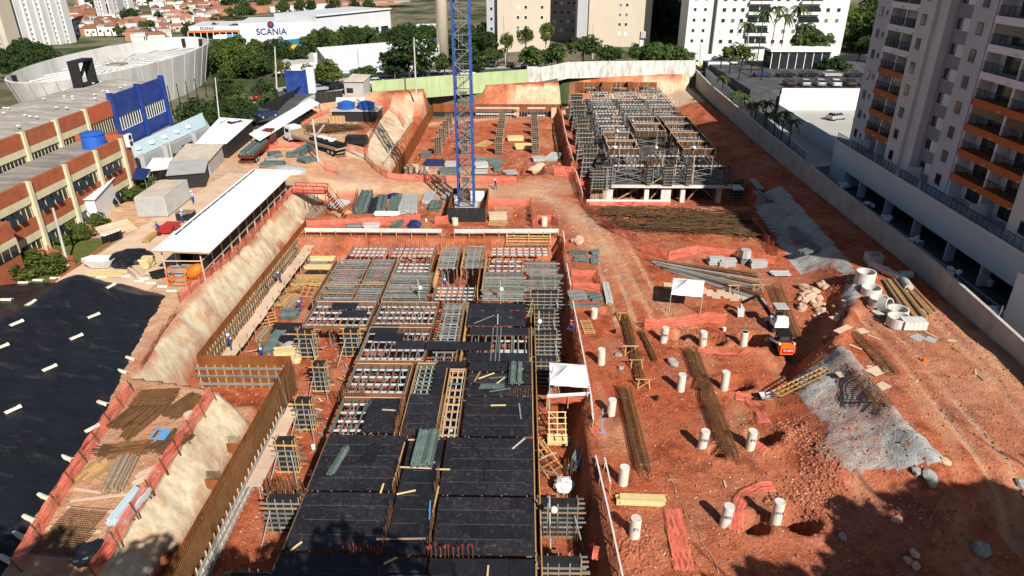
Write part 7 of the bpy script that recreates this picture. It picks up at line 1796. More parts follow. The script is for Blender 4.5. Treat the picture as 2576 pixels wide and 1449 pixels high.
# loose stones and clods over the yard
mat('stone', (.54, .33, .22), .9, .2, 3); mat('clod', (.36, .12, .065), .95, .2, 3)
def stones(name, label, m, n, fn, smin, smax, seed):
    rg = random.Random(seed); vs, fs = [], []
    base = [(0, 0, 1), (.9, 0, 0), (0, .9, 0), (-.9, 0, 0), (0, -.9, 0), (0, 0, -1)]; bf = [(0, 1, 2), (0, 2, 3), (0, 3, 4), (0, 4, 1), (5, 2, 1), (5, 3, 2), (5, 4, 3), (5, 1, 4)]
    for i in range(n):
        x, y = fn(rg); s = smin + (smax - smin) * rg.random() ** 3; z = GZ(x, y) + s * .25; th = rg.uniform(0, 6.28); k = len(vs); c, sn = math.cos(th), math.sin(th)
        for v in base:
            a = [v[0] * rg.uniform(.7, 1.3), v[1] * rg.uniform(.7, 1.3), v[2] * rg.uniform(.5, .8)]; vs.append((x + (a[0] * c - a[1] * sn) * s, y + (a[0] * sn + a[1] * c) * s, z + a[2] * s))
        fs += [tuple(j + k for j in f) for f in bf]
    o = MB().add(vs, fs).obj(name, m); tag(o, label, 'rubble', None, 'stuff')
def yard(rg): 
    y = 27 + 60 * rg.random() ** 1.6; return rg.uniform(6.3, 40.5 if y < 60 else 32), y
stones('pale_gravel', 'pale stones scattered over the red yard', 'stone', 3600, yard, .015, .11, 1)
stones('red_clods', 'clods of red soil scattered over the yard', 'clod', 8000, yard, .02, .15, 2)
def mound(rg):
    c = rg.choice([(20.2, 41.6, 2.0), (21.6, 37.6, 1.9), (25.5, 34.0, 2.4), (19.5, 36, 1.5), (17.8, 35, 1.6), (7.1, 31.6, 1.6), (16, 57, 3), (33.8, 66, 2)]); x, y = rg.gauss(c[0], c[2] * .55), rg.gauss(c[1], c[2] * .55); return (x, y) if not (22 < x < 28 and 35.5 < y < 50) else (rg.gauss(20, .8), rg.gauss(41.5, 1))
stones('mound_clods', 'lumpy red clods on the spoil mounds', 'clod', 3800, mound, .04, .2, 3)
stones('mound_stones', 'pale lumps on the spoil mounds', 'stone', 700, mound, .03, .12, 4)
stones('pit_gravel', 'pale debris over the pit floor', 'stone', 3500, lambda rg: (rg.uniform(-27.5, 4.3), rg.uniform(27, 81)), .03, .14, 5)
stones('far_gravel', 'pale debris over the central soil road and far pit', 'stone', 3500, lambda rg: (rg.uniform(-26, 30), rg.uniform(83, 140)), .04, .2, 6)
stones('bank_lumps', 'grey lumps on the sprayed bank', 'lime', 260, lambda rg: (rg.gauss(24.8, 1.4), rg.uniform(38, 50)), .02, .1, 7)
# rebar yard: tangles of bars
def tangle(label, cx, cy, z, L, wx, wy, n, rz=0.0, sp=.25, m='rebar', hh=.7, name='rebar_pile', grp='tangled rusty rebar piles'):
    t = thing(name, label, 'rebar', (cx, cy, z), grp); rg = random.Random(int(cx * 31 + cy * 7))
    for q in range(2):
        mb = MB()
        for i in range(n // 2):
            x, y = cx + rg.gauss(0, wx * .35), cy + rg.gauss(0, wy * .4); a = rz + rg.gauss(0, sp); l = L * rg.uniform(.35, .6); zz = max(z, GZ(x, y)) + rg.uniform(.05, hh)
            mb.bar((x - math.cos(a) * l, y - math.sin(a) * l, zz), (x + math.cos(a) * l, y + math.sin(a) * l, zz + rg.uniform(-.12, .12)), .05, .05)
        tag(mb.obj('bars', m if q else 'rebar_dark', t), kind='stuff')
    return t
for a in (('tangled rebar behind the white rail of the scaffolded frame', 14.0, 91.5, 0, 5, 4, 2.0, 130, .1, .5), ('tangled rebar in the middle of the rebar yard', 19.5, 90.0, 0, 6, 5, 3.0, 170, -.15, .35), ('tangled rebar at the bank end of the rebar yard', 26.0, 89.0, 0, 6, 5, 3.0, 170, -.2, .35), ('bent rebar heap beside the road-side net fence', 12.5, 86.5, 0, 3, 2, 1.6, 90, .3, 1.2), ('long rebar lying at the near side of the rebar yard', 21.0, 85.5, 0, 9, 6, 2.0, 150, -.08, .15), ('rusty rebar end by the grey bank net', 28.8, 84.0, 0, 4, 3, 2, 90, -.3, .5)): tangle(*a)
for i in range(9):
    f = i / 8; a, b = gp(1630 + 12 * f + i * 4, 655 + 24 * f), gp(1900 + 20 * f, 690 + 70 * f); t = thing('rebar_bundle', '%s long rusty rebar bundle laid on boards behind the far canopy' % ORD[i], 'rebar', tuple(a), 'long rebar bundles behind the far canopy'); mb = MB()
    for k in range(10): mb.bar(a + V(jit(.3), jit(.15), .1 + .05 * (k % 3)), b + V(jit(.3), jit(.15), .1 + .05 * (k % 3)), .05, .05)
    tag(mb.obj('bars', ('rebar', 'rebar_dark', 'steel_prop')[i % 3] if i != 4 else 'steel_prop', t), kind='stuff')
for i in range(14): a = gp(1680 + i * 15, 720 + (i % 3) * 4 + i * 2); o = part('ground_board', UB('pale_board'), None, boxM((a.x, a.y, GZ(a.x, a.y) + .06), (.9, 1.5, .04), jit(.2))); tag(o, '%s pale board along the rebar bundles, from the far canopy' % ORD[i], 'board', 'pale boards under the rebar bundles')
for i, (px, py) in enumerate(((1800, 664), (1828, 668), (1872, 662), (1905, 672))):
    p = gp(px, py); t = thing('wrapped_pallet', ['wrapped grey pallet left of the round wrapped drum', 'second wrapped grey pallet by the yard fence', 'round wrapped grey drum on a stand by the yard fence', 'slumped wrapped pallet nearest the bank'][i], 'pallet', tuple(p), 'wrapped pallets by the yard fence')
    if i == 2: MB().cone((p.x, p.y, p.z + .8), (p.x, p.y, p.z + 1.7), .7, .6, 8).obj('drum', 'galv', t); pbox('stand', (p.x, p.y, p.z + .4), (1, .9, .8), 'crane_grey', t)
    else:
        for k in range(4): pbox('layer', (p.x + jit(.1), p.y, p.z + .15 + .2 * k), (1.8, 1.0, .17), 'galv', t, jit(.1))
# bundles in the yard and by the pit edge
for a in (('green beam bundle by the flat pinkish boulder, upper', 1432, 637, 1475, 640, 0, .8, 6, 2, 'green_beam'), ('green sheet bundle by the flat pinkish boulder, lower', 1445, 655, 1482, 657, 0, .9, 4, 2, 'green_beam'), ('wrapped green bundle beside the soil road', 1488, 640, 1505, 640, 0, .9, 5, 3, 'green_beam'), ('short green bundle below the wrapped one', 1488, 660, 1504, 660, 0, 1.2, 5, 3, 'green_beam'), ('grey pole bundle with a white tag at the pit edge', 1432, 748, 1472, 745, 0, 1.8, 14, 2, 'grey_beam'), ('aluminium beam bundle pointing at the camera', 1522, 716, 1533, 764, 0, .7, 5, 2, 'alu_beam'), ('dark mixed beam bundle beside the grey poles', 1482, 752, 1508, 748, 0, 1.6, 8, 2, 'green_beam'), ('long green planks across the pit edge', 1425, 773, 1515, 769, 0, .5, 3, 1, 'green_beam'),
          ('bright pine board bundle in the lower yard', 1553, 1262, 1668, 1266, 0, .9, 6, 3, 'new_pine'), ('green steel bundle on the crest beside the cages', 2152, 872, 2168, 912, 1.6, .9, 6, 4, 'green_beam'), ('dark steel planks in the bank shade, upper', 1990, 575, 2020, 610, 1.2, 1.0, 5, 2, 'green_beam'), ('dark steel planks in the bank shade, middle', 2010, 590, 2045, 625, 1.2, 1.0, 5, 2, 'green_beam'), ('dark steel planks in the bank shade, lower', 2015, 640, 2060, 628, 1.2, 1.0, 5, 2, 'green_beam'), ('green planks in shade beside the scaffolded frame', 1900, 485, 1935, 510, .8, 1.2, 6, 2, 'green_beam'), ('grey planks beside the scaffolded frame corner', 1890, 455, 1915, 480, .8, 1.0, 6, 2, 'grey_beam'), ('old planks at the foot of the bank shade', 1985, 690, 1940, 690, .1, 1.2, 6, 1, 'alu_beam')): bpx(*a)
# pit floor left of the formwork
PB = -2.5
def bp(label, pts, wd, nx, nz, m, **k):
    q = [Z_(*p) for p in pts]; return bundle(label, q[0], q[1], wd, nx, nz, m, **k)
def Z_(x, y): return T((1060 + x / 4.025) / 1.49068, (860 + y / 4.025) / 1.49068, PB)
for a in (('pine board stack nearest the far rail', [(610, 270), (900, 270)], 1.4, 7, 4, 'new_pine'), ('tall green beam stack with a white tag below the far rail', [(400, 360), (720, 380)], 1.6, 8, 5, 'green_beam'), ('long pine stack behind the dark grey planks', [(390, 470), (780, 470)], .7, 5, 3, 'new_pine'), ('dark grey plank stack between pine stacks', [(400, 535), (690, 535)], .8, 5, 2, 'grey_beam'), ('long pine stack before the dark grey planks', [(340, 600), (730, 600)], .7, 5, 3, 'new_pine'), ('black sheet stack between the pine stacks', [(370, 660), (690, 665)], .9, 2, 2, 'black_paint'), ('broad golden pine stack', [(180, 790), (620, 790)], 3.0, 16, 2, 'timber'), ('slanting long timber stack beside the bending worker', [(-60, 1180), (160, 1010)], 1.6, 9, 2, 'timber'), ('slanting dark timber stack by the standing worker', [(60, 1200), (220, 1030)], 1.0, 6, 2, 'old_timber'), ('green wrapped beam stack by the standing worker', [(0, 1330), (230, 1330)], 1.3, 6, 5, 'green_beam')): bp(*a)
def Zc(x, y): return T((1000 + x / 4.025) / 1.49068, (1200 + y / 4.025) / 1.49068, PB)
bundle('stepped pine board stack beside the brown wall corner', Zc(120, 600), Zc(520, 560), 2.6, 14, 4, 'new_pine'); bundle('slanting green plank stack beside the worker in green helmet', Zc(20, 520), Zc(220, 230), 1.2, 5, 4, 'green_beam'); bundle('dark timber stack beside the slanting green planks', Zc(-120, 330), Zc(30, 150), .9, 5, 2, 'old_timber')
t = thing('black_sheet_stack', 'black printed sheets lying beside the slanting planks', 'sheets', tuple(Zc(300, 120)))
q = Zc(300, 130); [pbox('sheet', (q.x + jit(.15), q.y + jit(.1), PB + .06 + .04 * k), (3.0, 1.9, .035), 'black_ply', t, jit(.05)) for k in range(4)]
p = Zc(310, 350); t = thing('rope_coil', 'bag of black clamps beside the stepped pine stack', 'bag', tuple(p)); MB().cone((p.x, p.y, PB), (p.x, p.y, PB + .55), .8, .95, 14).obj('bag', 'galv', t); o = part('contents', rock_mesh('contents', 'black', 4, 2, (1, 1, .5), .3), t, TR(p.x, p.y, PB + .5) @ Matrix.Diagonal((.8, .8, .6, 1)))
def lattice(label, c, wd, L, n, m, rz, tilt=0.0, nl=3, z=None, name='timber_lattice', grp='timber lattice frames'):
    c = Vector(c); t = thing(name, label, 'timber frame', tuple(c), grp); M0 = TR(c) @ Matrix.Rotation(rz, 4, 'Z') @ Matrix.Rotation(tilt, 4, 'X')
    for i in range(nl): part('rail', UB(m), t, M0 @ barM((-wd / 2 + wd * i / (nl - 1), -L / 2, .06), (-wd / 2 + wd * i / (nl - 1), L / 2, .06), .08, .08))
    for i in range(n): y = -L / 2 + L * i / (n - 1); part('rung', UB(m), t, M0 @ barM((-wd / 2 - .1, y, .13), (wd / 2 + .1, y + jit(.05), .13), .07, .06))
for lb, c, wd, L, n, m, rz, tl in (('yellow lattice frame leaning by the long bays', Z_(420, 960) + V(0, 0, .6), 1.4, 2.6, 5, 'timber', -.2, .5), ('yellow lattice frame beside the wall walkway', Zc(20, 20) + V(0, 0, .5), 1.5, 2.6, 7, 'timber', .5, .4), ('lattice frame lying beside the bent cage worker', T(1478, 825, 0), .9, 2.4, 8, 'timber', .1, 0), ('upright lattice form behind the net by the near canopy', T(1402, 1075, -1.2), 1.3, 2.4, 6, 'new_pine', 0, .6), ('slatted pine form below the near canopy', T(1402, 1108, -2.2), 1.4, 1.0, 12, 'new_pine', 0, .3), ('leaning lattice panel beside the near outer forms', T(1375, 1160, -1.8), 1.5, 3.0, 6, 'timber', .7, .5), ('lattice panel stacked at the pit corner by the far rail', T(1330, 602, .1), 5.5, 1.8, 5, 'new_pine', 0, .5), ('small lattice frame before the crane base', T(1190, 585, .1), 2.6, 1.4, 4, 'timber', 0, .8), ('ladder lying in the pine stacks', Z_(80, 940) + V(0, 0, .1), .9, 3.0, 6, 'timber', -.9, 0)): lattice(lb, c, wd, L, n, m, rz, tl)
wkw = thing('board_walkway', 'pale board walkway hung along the long studded wall', 'walkway', (-27.2, 68, ZF))
for i in range(13): pbox('walk_board', (-27.1 + jit(.12), 55 + i * 2.35, -.85 + jit(.03)), (1.3, 2.3, .05), 'pale_board', wkw, jit(.04))
for i in range(16): pbar('bracket', (-28.4, 54 + i * 1.95, -1.3), (-26.5, 54 + i * 1.95, -.9), .07, .07, 'old_timber', wkw); pbar('bracket_leg', (-26.6, 54 + i * 1.95, ZF), (-26.55, 54 + i * 1.95, -.3), .06, .06, 'old_timber', wkw)
wk2 = thing('board_walkway', 'pale board walkway beside the rebar mesh wall', 'walkway', (-18.9, 43, ZF))
for i in range(5): pbox('walk_board', (-18.85 + jit(.1), 38.5 + i * 2.0, -1.0 + jit(.04)), (1.1, 1.95, .05), 'pale_board', wk2, jit(.05))
for i in range(6): pbar('bracket_leg', (-18.5, 37.6 + i * 2, ZF), (-18.5, 37.6 + i * 2, -1.0), .06, .06, 'old_timber', wk2)
# things lying on the black deck
bundle('bundle of green planks stacked on the centre deck', V(-6.9, 37.9, ZT), V(-6.8, 41.6, ZT), 1.5, 10, 3, 'green_beam'); bundle('bundle of green planks on the dusty deck edge', V(-.5, 48.2, ZT), V(-.45, 51.1, ZT), 1.1, 8, 3, 'green_beam')
bundle('three green planks lying slanted on the dusty deck', V(-13.1, 37.1, ZT), V(-12.6, 40.0, ZT), .5, 4, 1, 'green_beam', bearers=False); bundle('flat green planks on the deck before the plank bundle', V(-3.4, 47.9, ZT), V(-1.3, 48.0, ZT), .6, 4, 1, 'green_beam', bearers=False)
for i, (a, b, m) in enumerate((((-3.9, 48.7), (-3.5, 50.2), 'timber'), ((-3.6, 49.1), (-2.3, 50.0), 'new_pine'), ((-2.7, 49.2), (-.9, 49.5), 'green_beam'), ((-2.3, 48.0), (-1.4, 49.3), 'new_pine'), ((-2.4, 45.3), (-1.2, 45.35), 'new_pine'), ((.0, 43.6), (-.15, 45.6), 'grey_beam'), ((-2.6, 47.2), (-.9, 47.7), 'green_beam'), ((-.6, 40.0), (.3, 41.2), 'alu_beam'), ((-10.9, 44.6), (-9.8, 44.5), 'pale_board'), ((-12.2, 44.5), (-12.0, 45.9), 'green_beam'), ((-8.8, 31.3), (-5.8, 31.4), 'old_timber'), ((-8.3, 40.9), (-7.5, 40.9), 'pale_board'), ((-8.6, 37.9), (-6.2, 37.8), 'pale_board'), ((-9.3, 35.3), (-9.25, 36.2), 'new_pine'), ((-8.2, 35.2), (-7.0, 35.6), 'new_pine'), ((-5.9, 37.7), (-4.9, 37.7), 'new_pine'), ((-5.6, 33.6), (-5.5, 36.0), 'timber'), ((-8.6, 36.0), (-8.5, 40.6), 'timber'), ((-13.8, 30.3), (-13.3, 31.0), 'new_pine'), ((-8.0, 29.4), (-7.3, 29.9), 'new_pine'), ((-5.75, 33.0), (-5.9, 34.6), 'light_blue'), ((-11.0, 38.3), (-10.4, 40.3), 'black_ply'))):
    o = pbar('loose_batten', (*a, ZT + .03 + .002 * i), (*b, ZT + .03 + .002 * i), .11 if m != 'black_ply' else .9, .05, m, None); tag(o, ['loose timber batten standing askew on the dusty deck', 'pale pine batten pointing to the plank bundle', 'green batten before the plank bundle', 'pale pine batten crossing the deck gap', 'pale batten alone on the lone-batten deck', 'grey batten near the outer deck edge', 'green plank slanting below the flat green planks', 'bright short batten in the deck corner', 'pale batten on the half-covered bay', 'green batten lying over the half-covered bay', 'dark batten bridging the centre deck', 'pale crosspiece at the far end of the plank bundle', 'pale crosspiece under the plank bundle', 'short pine batten on the deck joint', 'pine batten at the corner of two decks', 'pine crosspiece right of the plank bundle', 'timber strip along the centre deck joint', 'timber strip beside the plank bundle joint', 'short pine batten at the near deck corner', 'small pine batten on the nearest deck', 'pale blue pipe beside the capped bars', 'narrow black plank on the dusty deck'][i], 'batten', 'loose battens on the black decks')
# starter bars
def starters(label, a, b, n, h=.75, m='rust', cap=None, z=ZT, j=.06):
    t = thing('starter_bars', label, 'rebar', (*a, z), 'starter bar rows'); mb, cp = MB(), MB()
    for i in range(n):
        f = i / max(1, n - 1); x, y = a[0] + (b[0] - a[0]) * f + jit(j), a[1] + (b[1] - a[1]) * f + jit(j); hh = h * rnd(.6, 1.15); mb.bar((x, y, z - .5), (x + jit(.08), y + jit(.08), z + hh), .03, .03)
        if cap: cp.cone((x, y, z + hh - .1), (x, y, z + hh + .03), .045, .045, 6)
    tag(mb.obj('bars', m, t), kind='stuff')
    if cap: tag(cp.obj('caps', cap, t), kind='stuff')
for a in (('row of red capped starter bars on the near deck', (-10.6, 30.3), (-8.3, 30.3), 12, .7, 'rust', 'red'), ('row of red capped starter bars right of the centre deck', (-5.3, 30.2), (-2.8, 30.2), 10, .7, 'rust', 'red'), ('clump of starter bars left of the centre deck', (-8.3, 30.6), (-8.2, 33.8), 16, .9), ('clump of starter bars right of the centre deck', (-5.5, 30.6), (-5.5, 33.6), 14, .9), ('clump of starter bars on the centre deck joint', (-8.4, 35.4), (-8.4, 38), 12, .8), ('clump of starter bars beside the blue pipe', (-5.6, 35.3), (-5.6, 37.4), 10, .8), ('starter bars over the wide column form', (-16.9, 35.2), (-14.5, 35.2), 22, 1.1), ('second row of starter bars over the wide column form', (-16.9, 35.6), (-14.5, 35.6), 22, 1.0), ('dense starter bars at the half-covered bay corner', (-14.8, 46.4), (-12.6, 46.6), 26, 1.2), ('starter bars beside the open shaft wall', (-9.3, 41.8), (-9.3, 45.6), 26, 1.0), ('starter bars at the shaft mouth', (-9.1, 41.6), (-8, 41.6), 9, .8), ('starter bars at the far end of the shaft', (-6.3, 41.6), (-6.0, 42.6), 7, .8), ('starter bars behind the deck with cut-out', (-7.3, 51.9), (-5.0, 51.9), 12, .9), ('starter bars along the far formwork edge, timber stack end', (-19, 79.2), (-12, 79.3), 30, 1.0), ('starter bars along the far formwork edge, middle', (-10, 79.2), (-4, 79.4), 26, 1.0), ('bent starter bars along the far formwork edge, road end', (-3, 79.3), (4, 79.4), 34, 1.0), ('starter bars at the outer deck corner', (-.9, 46.9), (1.0, 46.9), 10, .7), ('starter bars by the outer forms, middle', (1.4, 38.3), (3.6, 38.3), 16, 1.0), ('starter bars by the outer forms, near', (1.4, 32.2), (3.6, 32.2), 16, 1.0)): starters(*a, z=ZT if 'outer forms' not in a[0] else .2)
SCF = [starters('upright bars over the %s row of the scaffolded frame' % rowname[i], (13.5 + .2 * i, a - .4), (31.5 + .2 * i, a - .4), 34, 1.1, 'rust', None, 3.5, .4) for i, (a, b) in enumerate(YR)]
# ---- people
def person(label, p, rz, pose, helmet, z=None):
    me, hd, bend = FIG[pose]; p = Vector(p)
    t = thing('person', label, 'person', tuple(p)); R0 = TR(p) @ Matrix.Rotation(rz, 4, 'Z'); part('body', me, t, R0)
    mb = MB(); N = 12; up_ = Matrix.Rotation(-bend, 4, 'X')
    mb.loft([[(r * math.cos(6.2832 * k / N), r * 1.1 * math.sin(6.2832 * k / N) + .01, zz) for k in range(N)] for r, zz in ((.15, -.045), (.15, -.03), (.118, -.02), (.108, .05), (.07, .1), (.01, .115))]); mb.obj('helmet', helmet, t, True, R0 @ TR(hd) @ up_)
    pc = MB(); pc.box((0, -.145, 1.3), (.24, .03, .2)); pc.obj('back_panel', 'vest', t, False, R0 @ TR(0, 0, .93) @ up_ @ TR(0, 0, -.93))
    return t
def Wt(x, y, z=3.0): return T(x / 2.0125 / 1.49068, (1440 + y / 2.0125) / 1.49068, z)
def Z4(x, y, z=0.0): return T((960 + x / 2.74) / 1.49068, (640 + y / 2.74) / 1.49068, z)
def Q2(x, y): return T((1340 + x / 2.8975) / 1.49068, (360 + y / 2.8975) / 1.49068, -2.5)
def G3(x, y, z=3.0): return T((900 + x / 3.623) / 1.49068, (280 + y / 3.623) / 1.49068, z)
person('worker in blue with green helmet beside the red carts', T(402, 592, 3.02), 2.6, 'stand', 'helmet_green')
person('worker in pale shirt and white helmet by the dark crate', T(460, 562, 3.02), -.8, 'pale', 'helmet_white')
person('worker in blue bending over the studded wall, far end', (-27.2, 70.3, -.82), 1.6, 'bend', 'uniform_blue')
person('worker in blue bending between the pine stacks', T(752, 786, -2.5), -.4, 'bend', 'uniform_blue')
person('worker in blue reaching along the studded wall, near end', (-27.2, 55.6, -.82), 1.4, 'stand', 'helmet_white')
person('worker in blue with green helmet beside slanting green planks', T(660, 905, -2.5), .4, 'stand', 'helmet_green')
person('worker in blue with red helmet crouching by the pit rail', T(1437, 836, 0), 2.9, 'crouch', 'helmet_red')
person('worker walking alone on the soil road right of the crane', T(1247, 478, 0), 2.0, 'walk', 'helmet_white')
person('worker with red helmet among the far pit column forms', T(1137, 340, -2.5), .5, 'stand', 'helmet_red')
person('worker with green helmet down in the deck shaft', (-5.4, 42.6, -1.3), -.6, 'bend', 'helmet_green')
person('worker with green helmet in the gap between brown beam forms', (-8.6, 69.6, -1.2), .3, 'stand', 'helmet_green')
person('worker with green helmet on top of the scaffolded frame', (20.4, 129.9, 3.2), .3, 'stand', 'helmet_green')
person('worker standing by the sheds holding bags', T(488, 512, 3.02), 1.2, 'pale', 'helmet_white')
# ---- stores in the middle of the site
for lb, a, b, wd, nx, nz, m in (('tall dark green beam stack in the central store', (1085, 445), (1150, 265), 1.7, 8, 7, 'green_beam'), ('black sheet stack beside the tall green stack', (1180, 440), (1215, 310), 1.4, 2, 4, 'black_paint'), ('low green stack left of the white long beams', (1265, 425), (1300, 285), 1.6, 7, 4, 'green_beam'), ('grey green stack right of the white long beams', (1410, 420), (1465, 275), 1.6, 7, 4, 'green_beam'), ('broad pale aluminium stack in the central store', (1560, 450), (1568, 275), 2.6, 12, 4, 'galv'), ('long white beams along the store front', (1220, 460), (1470, 462), .9, 4, 3, 'white_paint'), ('grey stack at the store end nearest the net', (1020, 440), (1075, 280), 1.0, 5, 3, 'grey_beam'), ('pale slab pallet by the metal stair', (805, 395), (905, 330), 2.2, 2, 3, 'pale_concrete'), ('untidy timber stack below the pale slabs', (810, 470), (940, 430), 1.8, 9, 3, 'timber'), ('green beams below the net fence by the rail', (940, 575), (1080, 572), 1.2, 7, 3, 'grey_beam'), ('mixed white and grey beams below the net fence', (1115, 580), (1265, 575), 1.6, 9, 3, 'alu_beam'), ('steep green bundle below the net fence', (1425, 600), (1490, 545), 1.0, 5, 4, 'green_beam'), ('grey bundles left of the crane base', (1760, 350), (1800, 250), 1.6, 8, 4, 'galv'), ('green bundle left of the crane base', (1830, 420), (1860, 345), 1.6, 7, 4, 'green_beam'), ('brown planks stacked right of the crane base', (2400, 500), (2570, 498), 2.6, 9, 4, 'pale_board'), ('brown planks on the near side of the crane store', (2395, 545), (2576, 560), 1.6, 6, 2, 'timber'), ('old timber under the metal stair', (500, 500), (640, 380), 3.0, 12, 2, 'old_timber')): bundle(lb, Z4(*a), Z4(*b), wd, nx, nz, m)
for i, (px, py) in enumerate(((1415, 285), (1625, 580), (1970, 300))): p = Z4(px, py); t = thing('clamp_bag', ['navy bag of clamps behind the central store', 'navy bag of clamps below the net fence', 'grey bag of clips at the crane base'][i], 'bag', tuple(p)); part('bag', rock_mesh('bag', 'tarp_navy' if i < 2 else 'galv', i, 2, (1, .8, .6), .3), t, TR(p.x, p.y, .4) @ Matrix.Diagonal((.9, .9, .8, 1)))
p = Z4(1747, 130); t = thing('notice_board', 'white notice board on rusty legs by the far pit fence', 'sign', tuple(p)); [pbar('leg', (p.x + s, p.y, 0), (p.x + s, p.y, 2.2), .06, .06, 'rust', t) for s in (-.35, .35)]; pbox('board', (p.x, p.y, 2.3), (.9, .06, .7), 'white_paint', t)
for lb, a, b, wd, nx, nz, m in (('dark green stack in the mast shade of the far pit', (690, 650), (800, 650), 1.6, 7, 5, 'green_beam'), ('navy sheet stack in the far pit', (740, 745), (945, 745), 2.2, 3, 5, 'tarp_navy'), ('grey stack beside the navy sheets', (960, 755), (1080, 755), 2.4, 10, 4, 'galv'), ('green stack right of the mast in the far pit', (1425, 735), (1575, 730), 3.0, 12, 4, 'green_beam'), ('aluminium stack right of the mast in the far pit', (1280, 765), (1415, 760), 3.0, 10, 3, 'alu_beam'), ('grey stack behind the aluminium stack', (1280, 700), (1400, 698), 1.6, 7, 3, 'grey_beam'), ('green stack nearest the far pit fence', (900, 850), (1090, 845), 2.8, 10, 5, 'green_beam'), ('pale sheet stack beside the sheet wall foot', (530, 830), (665, 830), 2.6, 2, 8, 'pale_board'), ('dark ply stack beside the pale sheets', (685, 850), (755, 850), 2.4, 2, 7, 'old_timber'), ('ply and grey sheets near the far pit fence', (1250, 835), (1410, 832), 2.2, 5, 2, 'galv'), ('squat green stack at the end of the far pit store', (1480, 810), (1555, 808), 2.2, 6, 5, 'green_beam'), ('long golden pine stack among the far forms', (1635, 480), (1800, 478), 2.6, 8, 5, 'new_pine'), ('second golden pine stack among the far forms', (1715, 570), (1890, 568), 2.4, 8, 5, 'new_pine'), ('wrapped grey stack by the last column form', (1905, 705), (2045, 700), 2.2, 8, 4, 'galv'), ('grey plank stack pointing at the pink net wall', (2080, 720), (2175, 640), 2.4, 7, 3, 'concrete'), ('wrapped clutter stack by the ramp fence', (1600, 860), (1735, 850), 3.0, 9, 3, 'steel_prop'), ('loose timber among the far forms', (1320, 560), (1440, 500), 2.5, 6, 1, 'timber')): bundle(lb, Q2(*a), Q2(*b), wd, nx, nz, m)
# ---- rebar terrace beside the tarpaulin
def rods(label, a, b, wd, n, m='rebar', z=3.0, hh=.4): 
    a, b = Vector(a), Vector(b); d = (b - a).normalized(); q = Vector((-d.y, d.x, 0)); t = thing('rebar_pile', label, 'rebar', tuple(a), 'rebar piles on the terrace')
    for k in range(2):
        mb = MB()
        for i in range(n // 2): o = q * jit(wd / 2) + V(0, 0, rnd(.05, hh)); mb.bar(a + o + d * jit(.3), b + o * 1.0 + d * jit(.3) + q * jit(.15), .05, .05)
        tag(mb.obj('bars', m if k else 'rust', t), kind='stuff')
    for f in (.2, .8): p = a.lerp(b, f); pbar('bearer', p - q * wd * .6 + V(0, 0, .03), p + q * wd * .6 + V(0, 0, .03), .1, .08, 'old_timber', t)
for a in (('large rebar pile at the head of the terrace', Wt(1040, 130), Wt(1300, 120), 2.0, 90), ('slanting rebar pile below the head pile', Wt(890, 340), Wt(1080, 200), 1.6, 60), ('long slanting rebar crossing the terrace', Wt(960, 410), Wt(1230, 190), .8, 40), ('rebar pile against the inner net fence', Wt(1290, 250), Wt(1500, 110), 1.4, 70), ('dark short rebar pile under the blue stand', Wt(1200, 520), Wt(1370, 390), 1.8, 70, 'rebar_dark'), ('rebar pile beside the old planks', Wt(860, 530), Wt(1100, 500), 1.5, 80), ('small rebar coil heap by the outer fence', Wt(740, 520), Wt(850, 520), .9, 40, 'rebar_dark')): rods(*a)
bundle('long weathered plank stack on the terrace', Wt(850, 820), Wt(980, 560), 1.3, 9, 2, 'old_timber'); bundle('pale blue plank stack against the inner net fence', Wt(890, 1070), Wt(1080, 830), 1.1, 6, 3, 'pale_blue_metal'); bundle('broken board scrap pile on the terrace', Wt(670, 720), Wt(800, 620), 1.8, 8, 1, 'timber', skew=.6); bundle('reddish batten scrap beside the weathered planks', Wt(1040, 730), Wt(1150, 680), 1.0, 8, 1, 'pale_board', skew=.5)
def grid_mesh(label, c, w, l, rz, m, st=.15):
    t = thing('mesh_panel', label, 'mesh', tuple(c), 'rusty mesh panels'); mb = MB(); M0 = TR(c) @ Matrix.Rotation(rz, 4, 'Z')
    for i in range(int(w / st) + 1): x = -w / 2 + i * st; mb.add(CUBE_V, CUBE_F, M0 @ barM((x, -l / 2, .12), (x, l / 2, .12), .025, .025))
    for i in range(int(l / st) + 1): y = -l / 2 + i * st; mb.add(CUBE_V, CUBE_F, M0 @ barM((-w / 2, y, .14), (w / 2, y, .14), .025, .025))
    tag(mb.obj('wires', m, t), kind='stuff')
    for y in (-l / 2 + .1, l / 2 - .1): part('bearer', UB('pale_board'), t, M0 @ barM((-w / 2 - .3, y, .05), (w / 2 + .3, y, .05), .16, .1))
grid_mesh('rusty mesh panel on white bearers at the terrace foot', Wt(610, 1030), 2.4, 1.9, -.1, 'rebar'); grid_mesh('dark mesh panel in the tree shade at the terrace foot', Wt(480, 1200), 2.6, 2.2, -.1, 'rebar_dark')
for i, (a, b) in enumerate((((565, 800), (770, 830)), ((535, 890), (975, 840)))): o = pbar('white_board', Wt(*a) + V(0, 0, .1), Wt(*b) + V(0, 0, .1), .2, .06, 'pale_board', None); tag(o, ['short pale board across the terrace', 'long pale board across the terrace'][i], 'board')
t = thing('blue_stand', 'light blue steel stand lying on the short rebar pile', 'stand', tuple(Wt(1220, 430))); a, b, c, d = [Wt(*q) + V(0, 0, .5) for q in ((1150, 455), (1200, 385), (1300, 395), (1250, 462))]
[pbar('frame_bar', u, v, .1, .08, 'light_blue', t) for u, v in ((a, b), (b, c), (c, d), (d, a), (b.lerp(c, .5), d.lerp(a, .5)))]; pbar('plate', b.lerp(c, .75), a.lerp(d, .75), .5, .04, 'light_blue', t)
